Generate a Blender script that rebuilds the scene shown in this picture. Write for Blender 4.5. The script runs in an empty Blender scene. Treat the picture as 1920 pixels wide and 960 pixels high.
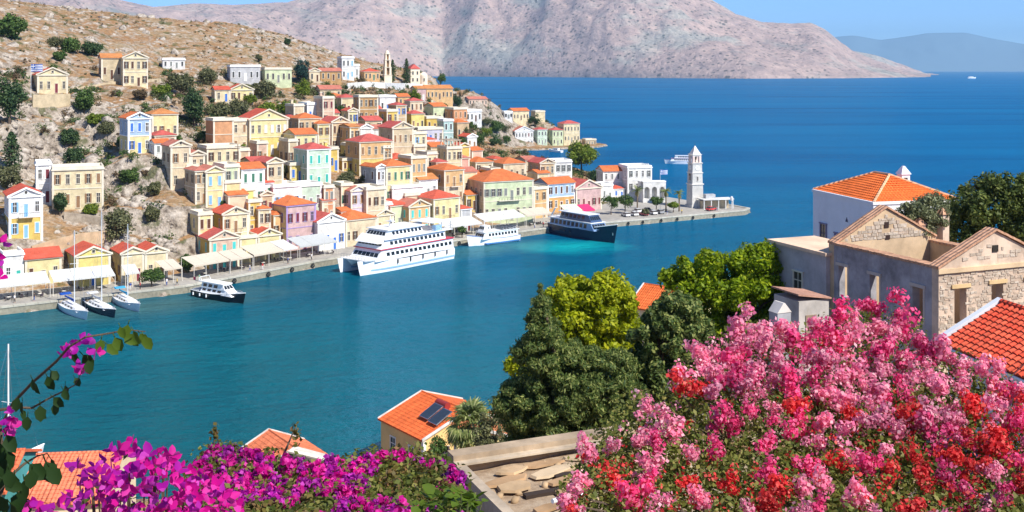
import bpy, math, random
import numpy as np
from mathutils import Vector, Matrix

# ------------------------------------------------------------------ camera, sky, sun, exposure
SC = bpy.context.scene
COL = SC.collection
R = math.radians
random.seed(7)
rng = np.random.default_rng(7)

H, F, V0 = 50.0, 2000.0, 130.0        # eye height, focal length and horizon row, in pixels of a 1920 x 960 frame
cam_data = bpy.data.cameras.new('camera')
cam = bpy.data.objects.new('camera', cam_data)
COL.objects.link(cam)
cam.location = (0, 0, H)
cam.rotation_euler = (R(90), 0, 0)
cam_data.sensor_width = 36.0
cam_data.lens = 36.0 * F / 1920.0
cam_data.shift_y = -(480.0 - V0) / 1920.0
cam_data.clip_start = 0.1
cam_data.clip_end = 200000.0
SC.camera = cam

SUN_AZ, SUN_EL = 131.0, 47.0           # compass bearing (from +Y, clockwise) and height of the sun
sun_dir = Vector((math.sin(R(SUN_AZ)) * math.cos(R(SUN_EL)), math.cos(R(SUN_AZ)) * math.cos(R(SUN_EL)), math.sin(R(SUN_EL))))
world = bpy.data.worlds.new('World')
SC.world = world
world.use_nodes = True
wn = world.node_tree.nodes
sky = wn.new('ShaderNodeTexSky')
sky.sky_type = 'NISHITA'
sky.sun_disc = False
sky.sun_elevation = R(SUN_EL)
sky.sun_rotation = R(SUN_AZ)
sky.altitude = 5000
sky.air_density = 1.0
sky.dust_density = 0.0
sky.ozone_density = 8.0
world.node_tree.links.new(sky.outputs['Color'], wn['Background'].inputs['Color'])
wn['Background'].inputs['Strength'].default_value = 0.13

sun_data = bpy.data.lights.new('sun', 'SUN')
sun_data.energy = 4.4
sun_data.angle = R(0.5)
sun_data.color = (1.0, 0.95, 0.86)
sun = bpy.data.objects.new('sun', sun_data)
COL.objects.link(sun)
sun.rotation_euler = sun_dir.to_track_quat('Z', 'Y').to_euler()
sun.location = (200, -200, 300)

SC.view_settings.view_transform = 'Standard'
SC.view_settings.look = 'None'
SC.view_settings.exposure = 0.66
SC.view_settings.gamma = 1.0
SC.view_settings.use_curve_mapping = False
SC.cycles.max_bounces = 6
SC.cycles.transparent_max_bounces = 8
SC.cycles.use_denoising = True

# ------------------------------------------------------------------ helpers
def W(u, v, Y):
    """A point seen at (u, v) of the 1920 x 960 frame, Y metres away."""
    return Vector(((u - 960.0) / F * Y, Y, H - (v - V0) / F * Y))

def srgb(r, g, b):
    def c(x):
        x /= 255.0
        return x / 12.92 if x <= 0.04045 else ((x + 0.055) / 1.055) ** 2.4
    return (c(r), c(g), c(b), 1.0)

def col4(c, k=1.0):
    return (min(1, c[0] * k), min(1, c[1] * k), min(1, c[2] * k), 1.0)

class NT:
    """Small wrapper to write node materials briefly."""
    def __init__(self, name):
        self.mat = bpy.data.materials.new(name)
        self.mat.use_nodes = True
        self.t = self.mat.node_tree
        self.b = self.t.nodes['Principled BSDF']
        self.out = self.t.nodes['Material Output']
    def n(self, typ, **kw):
        nd = self.t.nodes.new(typ)
        for k, v in kw.items():
            setattr(nd, k, v)
        return nd
    def l(self, a, b):
        self.t.links.new(a, b)
    def noise(self, vec, scale, detail=4, rough=0.6, w=None):
        nd = self.n('ShaderNodeTexNoise')
        nd.inputs['Scale'].default_value = scale
        nd.inputs['Detail'].default_value = detail
        nd.inputs['Roughness'].default_value = rough
        if vec is not None:
            self.l(vec, nd.inputs['Vector'])
        return nd.outputs['Fac']
    def ramp(self, fac, stops, interp='LINEAR'):
        nd = self.n('ShaderNodeValToRGB')
        nd.color_ramp.interpolation = interp
        el = nd.color_ramp.elements
        while len(el) < len(stops):
            el.new(0.5)
        for e, (p, c) in zip(el, stops):
            e.position = p
            e.color = c
        self.l(fac, nd.inputs['Fac'])
        return nd.outputs['Color']
    def mix(self, fac, a, b, typ='MIX'):
        nd = self.n('ShaderNodeMix', data_type='RGBA', blend_type=typ)
        for val, sock in ((fac, nd.inputs[0]), (a, nd.inputs[6]), (b, nd.inputs[7])):
            if isinstance(val, (int, float)):
                sock.default_value = val
            elif isinstance(val, tuple):
                sock.default_value = val
            else:
                self.l(val, sock)
        return nd.outputs[2]
    def math(self, op, a, b=0.5, clamp=False):
        nd = self.n('ShaderNodeMath', operation=op, use_clamp=clamp)
        for val, sock in ((a, nd.inputs[0]), (b, nd.inputs[1])):
            if isinstance(val, (int, float)):
                sock.default_value = val
            else:
                self.l(val, sock)
        return nd.outputs[0]
    def bump(self, h, strength=0.3, dist=0.1):
        nd = self.n('ShaderNodeBump')
        nd.inputs['Strength'].default_value = strength
        nd.inputs['Distance'].default_value = dist
        self.l(h, nd.inputs['Height'])
        self.l(nd.outputs['Normal'], self.b.inputs['Normal'])
        return nd
    def coord(self, kind='Object', scale=None):
        tc = self.n('ShaderNodeTexCoord')
        o = tc.outputs[kind]
        if scale:
            mp = self.n('ShaderNodeMapping')
            mp.inputs['Scale'].default_value = scale
            self.l(o, mp.inputs['Vector'])
            o = mp.outputs['Vector']
        return o
    def pos(self, scale=None):
        g = self.n('ShaderNodeNewGeometry')
        o = g.outputs['Position']
        if scale:
            mp = self.n('ShaderNodeMapping')
            mp.inputs['Scale'].default_value = scale
            self.l(o, mp.inputs['Vector'])
            o = mp.outputs['Vector']
        return o

_mats = {}
def paint(c, rough=0.85, dirt=0.34, key=None):
    """Plaster or paint: patchy tone and faint weather stains over one colour."""
    k = ('paint', tuple(round(x, 3) for x in c), rough, dirt)
    if k in _mats:
        return _mats[k]
    m = NT('plaster')
    p = m.pos()
    n1 = m.noise(p, 0.55, 5, 0.65)
    n2 = m.noise(m.pos((2.2, 2.2, 0.5)), 1.0, 4, 0.7)
    a = m.ramp(n1, [(0.3, col4(c, 1 - dirt)), (0.62, col4(c, 1.0)), (0.85, col4(c, 1.06))])
    stain = col4((c[0] * 0.62 + 0.02, c[1] * 0.58 + 0.02, c[2] * 0.5 + 0.02), 1)
    f = m.ramp(n2, [(0.56, (0, 0, 0, 1)), (0.78, (dirt * 1.6, dirt * 1.6, dirt * 1.6, 1))])
    m.l(m.mix(f, a, stain), m.b.inputs['Base Color'])
    m.b.inputs['Roughness'].default_value = rough
    m.b.inputs['Specular IOR Level'].default_value = 0.2
    m.bump(n1, 0.15, 0.05)
    _mats[k] = m.mat
    return m.mat

def plain(c, rough=0.6, metal=0.0, spec=0.4, name='surface'):
    k = ('plain', tuple(round(x, 3) for x in c), rough, metal, spec)
    if k in _mats:
        return _mats[k]
    m = NT(name)
    n1 = m.noise(m.coord('Object'), 3.0, 3)
    m.l(m.ramp(n1, [(0.3, col4(c, 0.85)), (0.7, col4(c, 1.05))]), m.b.inputs['Base Color'])
    m.b.inputs['Roughness'].default_value = rough
    m.b.inputs['Metallic'].default_value = metal
    m.b.inputs['Specular IOR Level'].default_value = spec
    _mats[k] = m.mat
    return m.mat

def tile_mat(c, per_metre=3.2):
    k = ('tile', tuple(round(x, 3) for x in c), per_metre)
    if k in _mats:
        return _mats[k]
    m = NT('clay_tiles')
    p = m.pos()
    n1 = m.noise(p, 0.5, 5, 0.7)
    n2 = m.noise(p, 4.0, 3, 0.7)
    a = m.ramp(n1, [(0.28, col4(c, 0.72)), (0.55, col4(c, 1.0)), (0.8, col4((c[0] * 1.1, c[1] * 1.25, c[2] * 1.35), 1.0))])
    b = m.ramp(n2, [(0.3, (0.72, 0.7, 0.68, 1)), (0.6, (1, 1, 1, 1))])
    m.l(m.mix(1.0, a, b, 'MULTIPLY'), m.b.inputs['Base Color'])
    m.b.inputs['Roughness'].default_value = 0.8
    m.b.inputs['Specular IOR Level'].default_value = 0.2
    wv = m.n('ShaderNodeTexWave', wave_type='BANDS', bands_direction='Y')
    wv.inputs['Scale'].default_value = per_metre * 0.32
    wv.inputs['Distortion'].default_value = 0.6
    m.l(m.coord('Object'), wv.inputs['Vector'])
    m.bump(wv.outputs['Fac'], 0.6, 0.12)
    _mats[k] = m.mat
    return m.mat

def leaf_mat(name, c1, c2, c3=None, trans=0.35, rough=0.55):
    """Leaves: tone varies from leaf to leaf, light passes through a little."""
    m = NT(name)
    g = m.n('ShaderNodeNewGeometry')
    stops = [(0.0, c1), (0.6, c2), (1.0, c3 or c2)]
    c = m.ramp(g.outputs['Random Per Island'], stops)
    n = m.noise(m.pos(), 0.6, 3)
    c = m.mix(1.0, c, m.ramp(n, [(0.35, (0.72, 0.75, 0.7, 1)), (0.65, (1.12, 1.08, 1.0, 1))]), 'MULTIPLY')
    m.l(c, m.b.inputs['Base Color'])
    m.b.inputs['Roughness'].default_value = rough
    m.b.inputs['Specular IOR Level'].default_value = 0.25
    tr = m.n('ShaderNodeBsdfTranslucent')
    m.l(c, tr.inputs['Color'])
    ms = m.n('ShaderNodeMixShader')
    ms.inputs[0].default_value = trans
    m.l(m.b.outputs[0], ms.inputs[1])
    m.l(tr.outputs[0], ms.inputs[2])
    m.l(ms.outputs[0], m.out.inputs['Surface'])
    return m.mat

class MB:
    """Collects faces; build() links them as one mesh object."""
    def __init__(self):
        self.v, self.f = [], []
    def poly(self, *pts):
        i = len(self.v)
        self.v.extend([tuple(p) for p in pts])
        self.f.append(tuple(range(i, i + len(pts))))
        return self
    def box(self, x0, y0, z0, x1, y1, z1):
        i = len(self.v)
        self.v += [(x0, y0, z0), (x1, y0, z0), (x1, y1, z0), (x0, y1, z0), (x0, y0, z1), (x1, y0, z1), (x1, y1, z1), (x0, y1, z1)]
        self.f += [(i, i + 3, i + 2, i + 1), (i + 4, i + 5, i + 6, i + 7), (i, i + 1, i + 5, i + 4), (i + 1, i + 2, i + 6, i + 5), (i + 2, i + 3, i + 7, i + 6), (i + 3, i, i + 4, i + 7)]
        return self
    def hexa(self, a, b):
        """Two matching loops joined by sides and capped."""
        i, n = len(self.v), len(a)
        self.v += [tuple(p) for p in a] + [tuple(p) for p in b]
        self.f.append(tuple(i + k for k in reversed(range(n))))
        self.f.append(tuple(i + n + k for k in range(n)))
        for k in range(n):
            q = (k + 1) % n
            self.f.append((i + k, i + q, i + n + q, i + n + k))
        return self
    def tube(self, pts, rad, seg=6, cap=True):
        pts = [Vector(p) for p in pts]
        if not hasattr(rad, '__len__'):
            rad = [rad] * len(pts)
        i0 = len(self.v)
        up = Vector((0, 0, 1))
        for k, p in enumerate(pts):
            d = (pts[min(k + 1, len(pts) - 1)] - pts[max(k - 1, 0)])
            d = d.normalized() if d.length > 1e-9 else Vector((0, 0, 1))
            a = d.cross(up)
            if a.length < 0.05:
                a = d.cross(Vector((1, 0, 0)))
            a.normalize()
            b = d.cross(a)
            for s in range(seg):
                t = 2 * math.pi * s / seg
                q = p + (a * math.cos(t) + b * math.sin(t)) * rad[k]
                self.v.append(tuple(q))
        for k in range(len(pts) - 1):
            for s in range(seg):
                q = (s + 1) % seg
                a0 = i0 + k * seg
                self.f.append((a0 + s, a0 + seg + s, a0 + seg + q, a0 + q))
        if cap:
            self.f.append(tuple(i0 + s for s in range(seg)))
            e = i0 + (len(pts) - 1) * seg
            self.f.append(tuple(e + s for s in reversed(range(seg))))
        return self
    def lathe(self, prof, seg=12, c=(0, 0, 0)):
        i0 = len(self.v)
        for r, z in prof:
            for s in range(seg):
                t = 2 * math.pi * s / seg
                self.v.append((c[0] + r * math.cos(t), c[1] + r * math.sin(t), c[2] + z))
        for k in range(len(prof) - 1):
            for s in range(seg):
                q = (s + 1) % seg
                a0 = i0 + k * seg
                self.f.append((a0 + s, a0 + q, a0 + seg + q, a0 + seg + s))
        self.f.append(tuple(i0 + s for s in reversed(range(seg))))
        e = i0 + (len(prof) - 1) * seg
        self.f.append(tuple(e + s for s in range(seg)))
        return self
    def mesh(self, name, mat, smooth=False):
        me = bpy.data.meshes.new(name)
        me.from_pydata(self.v, [], self.f)
        if mat:
            me.materials.append(mat)
        if smooth:
            me.polygons.foreach_set('use_smooth', [True] * len(me.polygons))
        me.update()
        return me
    def build(self, name, mat, parent=None, smooth=False):
        return put(name, self.mesh(name, mat, smooth), parent)

def put(name, me, parent=None, loc=None, rot=None, scale=None):
    o = bpy.data.objects.new(name, me)
    COL.objects.link(o)
    if parent is not None:
        o.parent = parent
    if loc is not None:
        o.location = loc
    if rot is not None:
        o.rotation_euler = rot
    if scale is not None:
        o.scale = scale
    return o

def tag(o, label=None, cat=None, group=None, kind=None):
    if label: o['label'] = label
    if cat: o['category'] = cat
    if group: o['group'] = group
    if kind: o['kind'] = kind
    return o

def empty(name, loc, rz=0.0, label=None, cat=None, group=None):
    o = put(name, None, None, loc, (0, 0, rz))
    o.empty_display_size = 0.5
    return tag(o, label, cat, group)

def np_mesh(name, verts, faces, mat, smooth=False):
    """A mesh from an (n, 3) array and an (m, k) array of corners."""
    me = bpy.data.meshes.new(name)
    n, m, k = len(verts), len(faces), faces.shape[1]
    me.vertices.add(n)
    me.vertices.foreach_set('co', np.asarray(verts, np.float32).ravel())
    me.loops.add(m * k)
    me.loops.foreach_set('vertex_index', np.asarray(faces, np.int32).ravel())
    me.polygons.add(m)
    me.polygons.foreach_set('loop_start', np.arange(0, m * k, k, dtype=np.int32))
    if mat:
        me.materials.append(mat)
    me.update(calc_edges=True)
    me.validate()
    if smooth:
        me.polygons.foreach_set('use_smooth', np.ones(m, dtype=bool))
    return me

def tps_fit(P, z, lam=0.02):
    P = np.asarray(P, float)
    n = len(P)
    d = np.linalg.norm(P[:, None] - P[None], axis=2) / 100.0
    K = np.where(d > 0, d * d * np.log(d + 1e-12), 0.0) + lam * np.eye(n)
    A = np.zeros((n + 3, n + 3))
    A[:n, :n] = K
    A[:n, n] = 1
    A[:n, n + 1:] = P / 100.0
    A[n:, :n] = A[:n, n:].T
    w = np.linalg.solve(A, np.concatenate([np.asarray(z, float), np.zeros(3)]))
    def f(x, y):
        x = np.asarray(x, float); y = np.asarray(y, float)
        r = w[n] + w[n + 1] * x / 100.0 + w[n + 2] * y / 100.0
        for i in range(n):
            d2 = ((x - P[i, 0]) ** 2 + (y - P[i, 1]) ** 2) / 1e4
            r = r + w[i] * 0.5 * d2 * np.log(d2 + 1e-20)
        return r
    return f

def vnoise(x, y, seed=0):
    """Value noise in numpy, 0..1."""
    x = np.asarray(x, float); y = np.asarray(y, float)
    xi = np.floor(x); yi = np.floor(y)
    fx = x - xi; fy = y - yi
    fx = fx * fx * (3 - 2 * fx); fy = fy * fy * (3 - 2 * fy)
    def h(a, b):
        s = np.sin(a * 127.1 + b * 311.7 + seed * 74.7) * 43758.5453
        return s - np.floor(s)
    return (h(xi, yi) * (1 - fx) + h(xi + 1, yi) * fx) * (1 - fy) + (h(xi, yi + 1) * (1 - fx) + h(xi + 1, yi + 1) * fx) * fy

def fbm(x, y, oct=4, seed=0):
    a, s, t = 1.0, 0.0, 0.0
    for k in range(oct):
        s = s + a * vnoise(x * 2 ** k, y * 2 ** k, seed + k)
        t += a
        a *= 0.5
    return s / t

def seg_dist(x, y, poly, closed=False):
    x = np.asarray(x, float); y = np.asarray(y, float)
    best = np.full(np.shape(x), 1e9)
    n = len(poly)
    for k in range(n if closed else n - 1):
        ax, ay = poly[k]; bx, by = poly[(k + 1) % n]
        dx, dy = bx - ax, by - ay
        t = np.clip(((x - ax) * dx + (y - ay) * dy) / (dx * dx + dy * dy), 0, 1)
        best = np.minimum(best, np.hypot(x - ax - t * dx, y - ay - t * dy))
    return best

def inside(x, y, poly):
    x = np.asarray(x, float); y = np.asarray(y, float)
    r = np.zeros(np.shape(x), bool)
    n = len(poly)
    for k in range(n):
        ax, ay = poly[k]; bx, by = poly[(k + 1) % n]
        c = (ay > y) != (by > y)
        with np.errstate(divide='ignore', invalid='ignore'):
            xx = (bx - ax) * (y - ay) / (by - ay + 1e-30) + ax
        r ^= c & (x < xx)
    return r
# ------------------------------------------------------------------ the setting: sea, far mountains, town hill, near hill
def sea_material():
    m = NT('sea_water')
    g = m.n('ShaderNodeNewGeometry')
    sp = m.n('ShaderNodeSeparateXYZ')
    m.l(g.outputs['Position'], sp.inputs[0])
    x, y = sp.outputs[0], sp.outputs[1]
    # the harbour basin is shallow and green, the open channel deep and blue
    t = m.math('ADD', m.math('MULTIPLY', y, 1 / 420.0), m.math('MULTIPLY', x, 1 / 900.0))
    n0 = m.noise(m.pos(), 0.012, 3, 0.5)
    t = m.math('ADD', t, m.math('MULTIPLY', m.math('SUBTRACT', n0, 0.5), 0.35))
    deep = m.ramp(m.math('MULTIPLY', t, 0.5), [(0.10, (0.003, 0.108, 0.132, 1)), (0.26, (0.0015, 0.106, 0.165, 1)), (0.40, (0.0008, 0.112, 0.22, 1)), (0.7, (0.0005, 0.112, 0.265, 1)), (1.0, (0.0006, 0.115, 0.275, 1))])
    # broad wind lanes
    n1 = m.noise(m.pos((0.0016, 0.009, 1)), 1.0, 4, 0.6)
    deep = m.mix(1.0, deep, m.ramp(n1, [(0.35, (0.66, 0.76, 0.84, 1)), (0.62, (1.2, 1.16, 1.1, 1))]), 'MULTIPLY')
    # pale sand shelf off the quay below the ferries
    def spot(cx, cy, rx, ry, rot):
        mp = m.n('ShaderNodeMapping', vector_type='TEXTURE')
        mp.inputs['Location'].default_value = (cx, cy, 0)
        mp.inputs['Rotation'].default_value = (0, 0, rot)
        mp.inputs['Scale'].default_value = (rx, ry, 1e5)
        m.l(g.outputs['Position'], mp.inputs['Vector'])
        ln = m.n('ShaderNodeVectorMath', operation='LENGTH')
        m.l(mp.outputs['Vector'], ln.inputs[0])
        d = m.math('ADD', ln.outputs['Value'], m.math('MULTIPLY', m.math('SUBTRACT', m.noise(m.pos(), 0.09, 4, 0.6), 0.5), 0.9))
        return m.ramp(d, [(0.15, (1, 1, 1, 1)), (1.0, (0, 0, 0, 1))])
    deep = m.mix(spot(17, 301, 20, 15, 0.2), deep, (0.006, 0.36, 0.40, 1))
    deep = m.mix(m.math('MULTIPLY', spot(-6, 297, 24, 13, 0.75), 0.55), deep, (0.10, 0.27, 0.25, 1))
    deep = m.mix(m.math('MULTIPLY', spot(-80, 222, 46, 13, 0.62), 0.5), deep, (0.09, 0.17, 0.14, 1))  # grey-green reflection along the left quay, put into the water colour
    w1 = m.noise(m.pos((0.42, 0.85, 1)), 0.55, 4, 0.55)
    w2 = m.noise(m.pos((0.25, 0.5, 1)), 0.16, 3, 0.5)
    w3 = m.noise(m.pos((0.6, 1.6, 1)), 1.5, 3, 0.6)
    h = m.math('ADD', m.math('MULTIPLY', w1, 0.5), m.math('ADD', m.math('MULTIPLY', w2, 1.0), m.math('MULTIPLY', w3, 0.24)))
    # body colour under a thin reflection, as through a polarising filter
    bn = m.bump(h, 1.0, 2.4)
    df = m.n('ShaderNodeBsdfDiffuse')
    m.l(deep, df.inputs['Color'])
    gl = m.n('ShaderNodeBsdfGlossy')
    gl.inputs['Color'].default_value = (0.42, 0.74, 1.0, 1)
    gl.inputs['Roughness'].default_value = 0.08
    m.l(bn.outputs['Normal'], gl.inputs['Normal']); m.l(bn.outputs['Normal'], df.inputs['Normal'])
    fr = m.n('ShaderNodeFresnel')
    fr.inputs['IOR'].default_value = 1.33
    m.l(bn.outputs['Normal'], fr.inputs['Normal'])
    ms = m.n('ShaderNodeMixShader')
    m.l(m.math('MINIMUM', m.math('MULTIPLY', fr.outputs[0], 0.85), 0.33), ms.inputs[0])
    m.l(df.outputs[0], ms.inputs[1]); m.l(gl.outputs[0], ms.inputs[2])
    m.l(ms.outputs[0], m.out.inputs['Surface'])
    return m.mat

# the sea: one sheet out to the horizon
sea = MB().poly((-38000, -1400, 0), (38000, -1400, 0), (38000, 33000, 0), (-38000, 33000, 0)).build('sea', sea_material())
tag(sea, kind='structure')

def interp(u, pts):
    return np.interp(u, [p[0] for p in pts], [p[1] for p in pts])

def mountain_material():
    m = NT('bare_limestone_mountain')
    p = m.pos()
    n1 = m.noise(m.pos((1, 1, 2.2)), 0.0016, 7, 0.62)
    base = m.ramp(n1, [(0.30, (0.38, 0.37, 0.33, 1)), (0.42, (0.54, 0.40, 0.355, 1)), (0.52, (0.62, 0.46, 0.40, 1)), (0.60, (0.53, 0.48, 0.42, 1)), (0.75, (0.43, 0.43, 0.39, 1))])
    n2 = m.noise(p, 0.012, 5, 0.7)
    base = m.mix(1.0, base, m.ramp(n2, [(0.3, (0.62, 0.64, 0.68, 1)), (0.65, (1.12, 1.1, 1.06, 1))]), 'MULTIPLY')
    vo = m.n('ShaderNodeTexVoronoi')
    vo.inputs['Scale'].default_value = 0.026
    m.l(p, vo.inputs['Vector'])
    n3 = m.noise(p, 0.004, 3)
    thr = m.math('ADD', vo.outputs['Distance'], m.math('MULTIPLY', m.math('SUBTRACT', n3, 0.5), -0.5))
    base = m.mix(m.ramp(thr, [(0.16, (0.7, 0.7, 0.7, 1)), (0.30, (0, 0, 0, 1))]), base, (0.055, 0.06, 0.04, 1))
    m.l(base, m.b.inputs['Base Color'])
    m.b.inputs['Roughness'].default_value = 0.95
    m.b.inputs['Specular IOR Level'].default_value = 0.17
    m.bump(m.noise(p, 0.01, 8, 0.7), 1.0, 60)
    return m.mat

def mountain(name, u0, u1, nu, base, ridge, depth, mat, rough, nt=60, fall=0.8, seed=0, wl=420.0):
    """A range: shore line and skyline are given by bearing, spurs and gullies by noise."""
    us = np.linspace(u0, u1, nu)
    th = (us - 960.0) / F
    yb = interp(us, base)
    vt = interp(us, ridge)
    yr = yb + depth
    zr = H - (vt - V0) / F * yr
    ts = np.concatenate([np.linspace(0, 1, nt), np.linspace(1.06, 1.5, 8)])
    T, U = np.meshgrid(ts, np.arange(nu), indexing='ij')
    Y = yb[U] + T * depth
    X = th[U] * Y
    up = np.clip(T, 0, 1) ** fall
    dn = np.clip((1.5 - T) / 0.5, 0, 1)
    Z = zr[U] * up * np.where(T > 1, dn, 1)
    env = np.clip(T * 6, 0, 1) * np.clip((1.0 - T) * 2.2, 0, 1)
    nz = 1 - np.abs(2 * fbm(X / wl, Y / (wl * 1.8), 5, seed) - 1)
    n2 = fbm(X / (wl * 0.35), Y / (wl * 0.5), 4, seed + 9)
    Z = Z * (1 + env * rough * (nz - 0.72)) + env * (n2 - 0.5) * rough * wl * 0.22 + (fbm(X / 60, Y / 60, 3, 5) - 0.5) * 10 * np.clip(T * 10, 0, 1)
    Z = np.where(T == 0, -20, Z)
    V = np.stack([X, Y, Z], -1).reshape(-1, 3)
    a = (np.arange(len(ts) - 1)[:, None] * nu + np.arange(nu - 1)[None]).ravel()
    Fc = np.stack([a, a + 1, a + nu + 1, a + nu], 1)
    return tag(put(name, np_mesh(name, V, Fc, mat, True)), kind='structure')

MM = mountain_material()
FARM = plain((0.17, 0.25, 0.32), 0.95, 0, 0.05, 'haze_tinted_far_island')  # blue of the distant haze put into the base colour
mountain('mountain', -420, 1745, 380,
         [(-420, 5200), (400, 6200), (830, 7600), (1000, 6900), (1200, 6200), (1400, 5700), (1600, 6000), (1745, 6900)],
         [(-420, -60), (0, -70), (180, -22), (225, 0), (290, 13), (370, 6), (430, 9), (540, 4), (600, -12), (700, -60), (900, -110), (1130, -90), (1250, -45), (1330, -4), (1380, 26), (1430, 41), (1475, 44), (1520, 42), (1548, 55), (1575, 78), (1600, 96), (1640, 112), (1690, 128), (1725, 138), (1745, 142)],
         1700, MM, 0.55, nt=90, seed=3, wl=520.0)
mountain('headland', 1500, 1760, 60,
         [(1500, 9200), (1760, 9600)], [(1500, 84), (1580, 92), (1640, 103), (1700, 124), (1735, 137), (1760, 140)],
         500, MM, 0.3, nt=16, seed=21)
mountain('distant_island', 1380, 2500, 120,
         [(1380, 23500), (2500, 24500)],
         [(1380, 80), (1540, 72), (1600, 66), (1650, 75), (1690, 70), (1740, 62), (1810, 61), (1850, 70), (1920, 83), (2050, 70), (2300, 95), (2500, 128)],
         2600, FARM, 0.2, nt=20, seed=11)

# -- town hill ------------------------------------------------------
QUAY = [(-190, 162), (-104, 217), (-73, 238), (-48.6, 270), (-16.5, 301), (11.4, 326), (37, 341), (80, 366)]
BACK = [(83, 372), (78, 386), (62, 402), (50, 424), (36, 442), (8, 458), (-10, 490), (-18, 540), (-22, 600), (-20, 640), (-8, 650), (14, 658), (40, 670), (57, 684), (63, 698), (50, 730), (20, 765), (-60, 810), (-200, 850), (-420, 860), (-420, 100)]
LAND = QUAY + BACK
_c = [(17, 450, 240), (40, 530, 232), (130, 375, 270), (100, 300, 295), (75, 190, 330), (0, 200, 310), (0, 100, 360), (0, 30, 410),
      (235, 147, 375), (180, 60, 450), (100, 33, 470), (220, 33, 500), (450, 49, 540), (330, 38, 540), (500, 60, 560), (560, 76, 560),
      (600, 93, 555), (630, 113, 545), (450, 128, 440), (300, 130, 420), (300, 180, 355), (285, 265, 300), (330, 330, 290),
      (330, 480, 247), (320, 305, 285), (240, 480, 247), (250, 380, 270), (500, 275, 340), (420, 310, 310), (400, 260, 335), (430, 200, 385),
      (560, 200, 400), (520, 155, 440), (640, 140, 520), (725, 152, 545), (800, 158, 560), (850, 168, 575), (660, 215, 420), (740, 205, 440),
      (800, 190, 480), (620, 335, 320), (600, 400, 290), (500, 330, 305), (480, 430, 268), (420, 430, 265), (380, 490, 250), (690, 390, 302),
      (700, 310, 345), (760, 340, 335), (800, 280, 390), (840, 310, 370), (840, 250, 440), (880, 222, 600), (900, 193, 660), (930, 197, 690),
      (960, 222, 698), (1020, 226, 705), (1000, 222, 700), (1060, 252, 702), (880, 262, 645), (960, 276, 664), (1000, 275, 672), (1040, 276, 680), (1080, 277, 688), (990, 245, 700), (1150, 372, 395), (950, 330, 400), (900, 300, 420),
      (1050, 340, 400), (1090, 325, 425), (820, 420, 312), (980, 405, 345)]
cp = [tuple(W(*c)) for c in _c]
cp += [(-180, 660, 52), (-100, 660, 33), (-60, 660, 28), (-330, 520, 96), (-330, 660, 80), (-330, 400, 95), (-250, 300, 62), (-210, 225, 30), (-170, 185, 6), (-100, 760, 10), (-30, 745, 16), (20, 735, 8), (-300, 800, 30), (-400, 250, 100),
       (0, 560, -6), (0, 606, -6), (30, 615, -6), (30, 560, -6), (80, 600, -8), (80, 450, -5)]
_tps = tps_fit([(p[0], p[1]) for p in cp], [p[2] for p in cp], 0.004)

def smooth(a, b, x):
    t = np.clip((x - a) / (b - a), 0, 1)
    return t * t * (3 - 2 * t)

def town_z(x, y, rough=True):
    x = np.asarray(x, float); y = np.asarray(y, float)
    z = _tps(x, y)
    ins = inside(x, y, LAND)
    dq = seg_dist(x, y, QUAY)
    db = seg_dist(x, y, BACK)
    zin = 0.9 + (np.maximum(z, 1.2) - 0.9) * smooth(12, 26, dq)
    zin = np.minimum(zin, 0.9 + np.maximum(db - 1.0, 0) * 2.2)
    out = -1.0 - 0.25 * np.minimum(dq, db)
    r = np.where(ins, zin, out)
    # limestone cliffs: the slope breaks into steps
    mask = np.exp(-((x + 82) ** 2 / 260 + (y - 266) ** 2 / 700)) + np.exp(-((x + 134) ** 2 / 900 + (y - 312) ** 2 / 800)) + np.exp(-((x + 104) ** 2 / 300 + (y - 288) ** 2 / 500)) + .8 * np.exp(-((x + 170) ** 2 / 700 + (y - 330) ** 2 / 900))
    q = (r + (fbm(x / 14.0, y / 14.0, 3, 17) - .5) * 7) / 8.0
    fq = q - np.floor(q)
    st = (np.floor(q) + smooth(.62, .95, fq) * .85 + .15 * fq) * 8.0 - (q * 8.0 - r)
    r = np.where(r > 3, r + (st - r) * np.clip(mask * 1.1, 0, 1) * smooth(3, 9, r), r)
    if rough:
        hill = smooth(5, 30, r)
        crag = 1 - np.abs(2 * fbm(x / 16.0, y / 16.0, 4, 4) - 1)
        r = r + hill * (crag - 0.7) * 5.0 * (0.35 + 1.6 * np.exp(-((x + 118) ** 2 + (y - 285) ** 2) / 2600.0)) + hill * (fbm(x / 4.5, y / 4.5, 3, 8) - 0.5) * 2.2
    return r

def town_z1(x, y):
    return float(town_z(np.array([x]), np.array([y]))[0])

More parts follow.
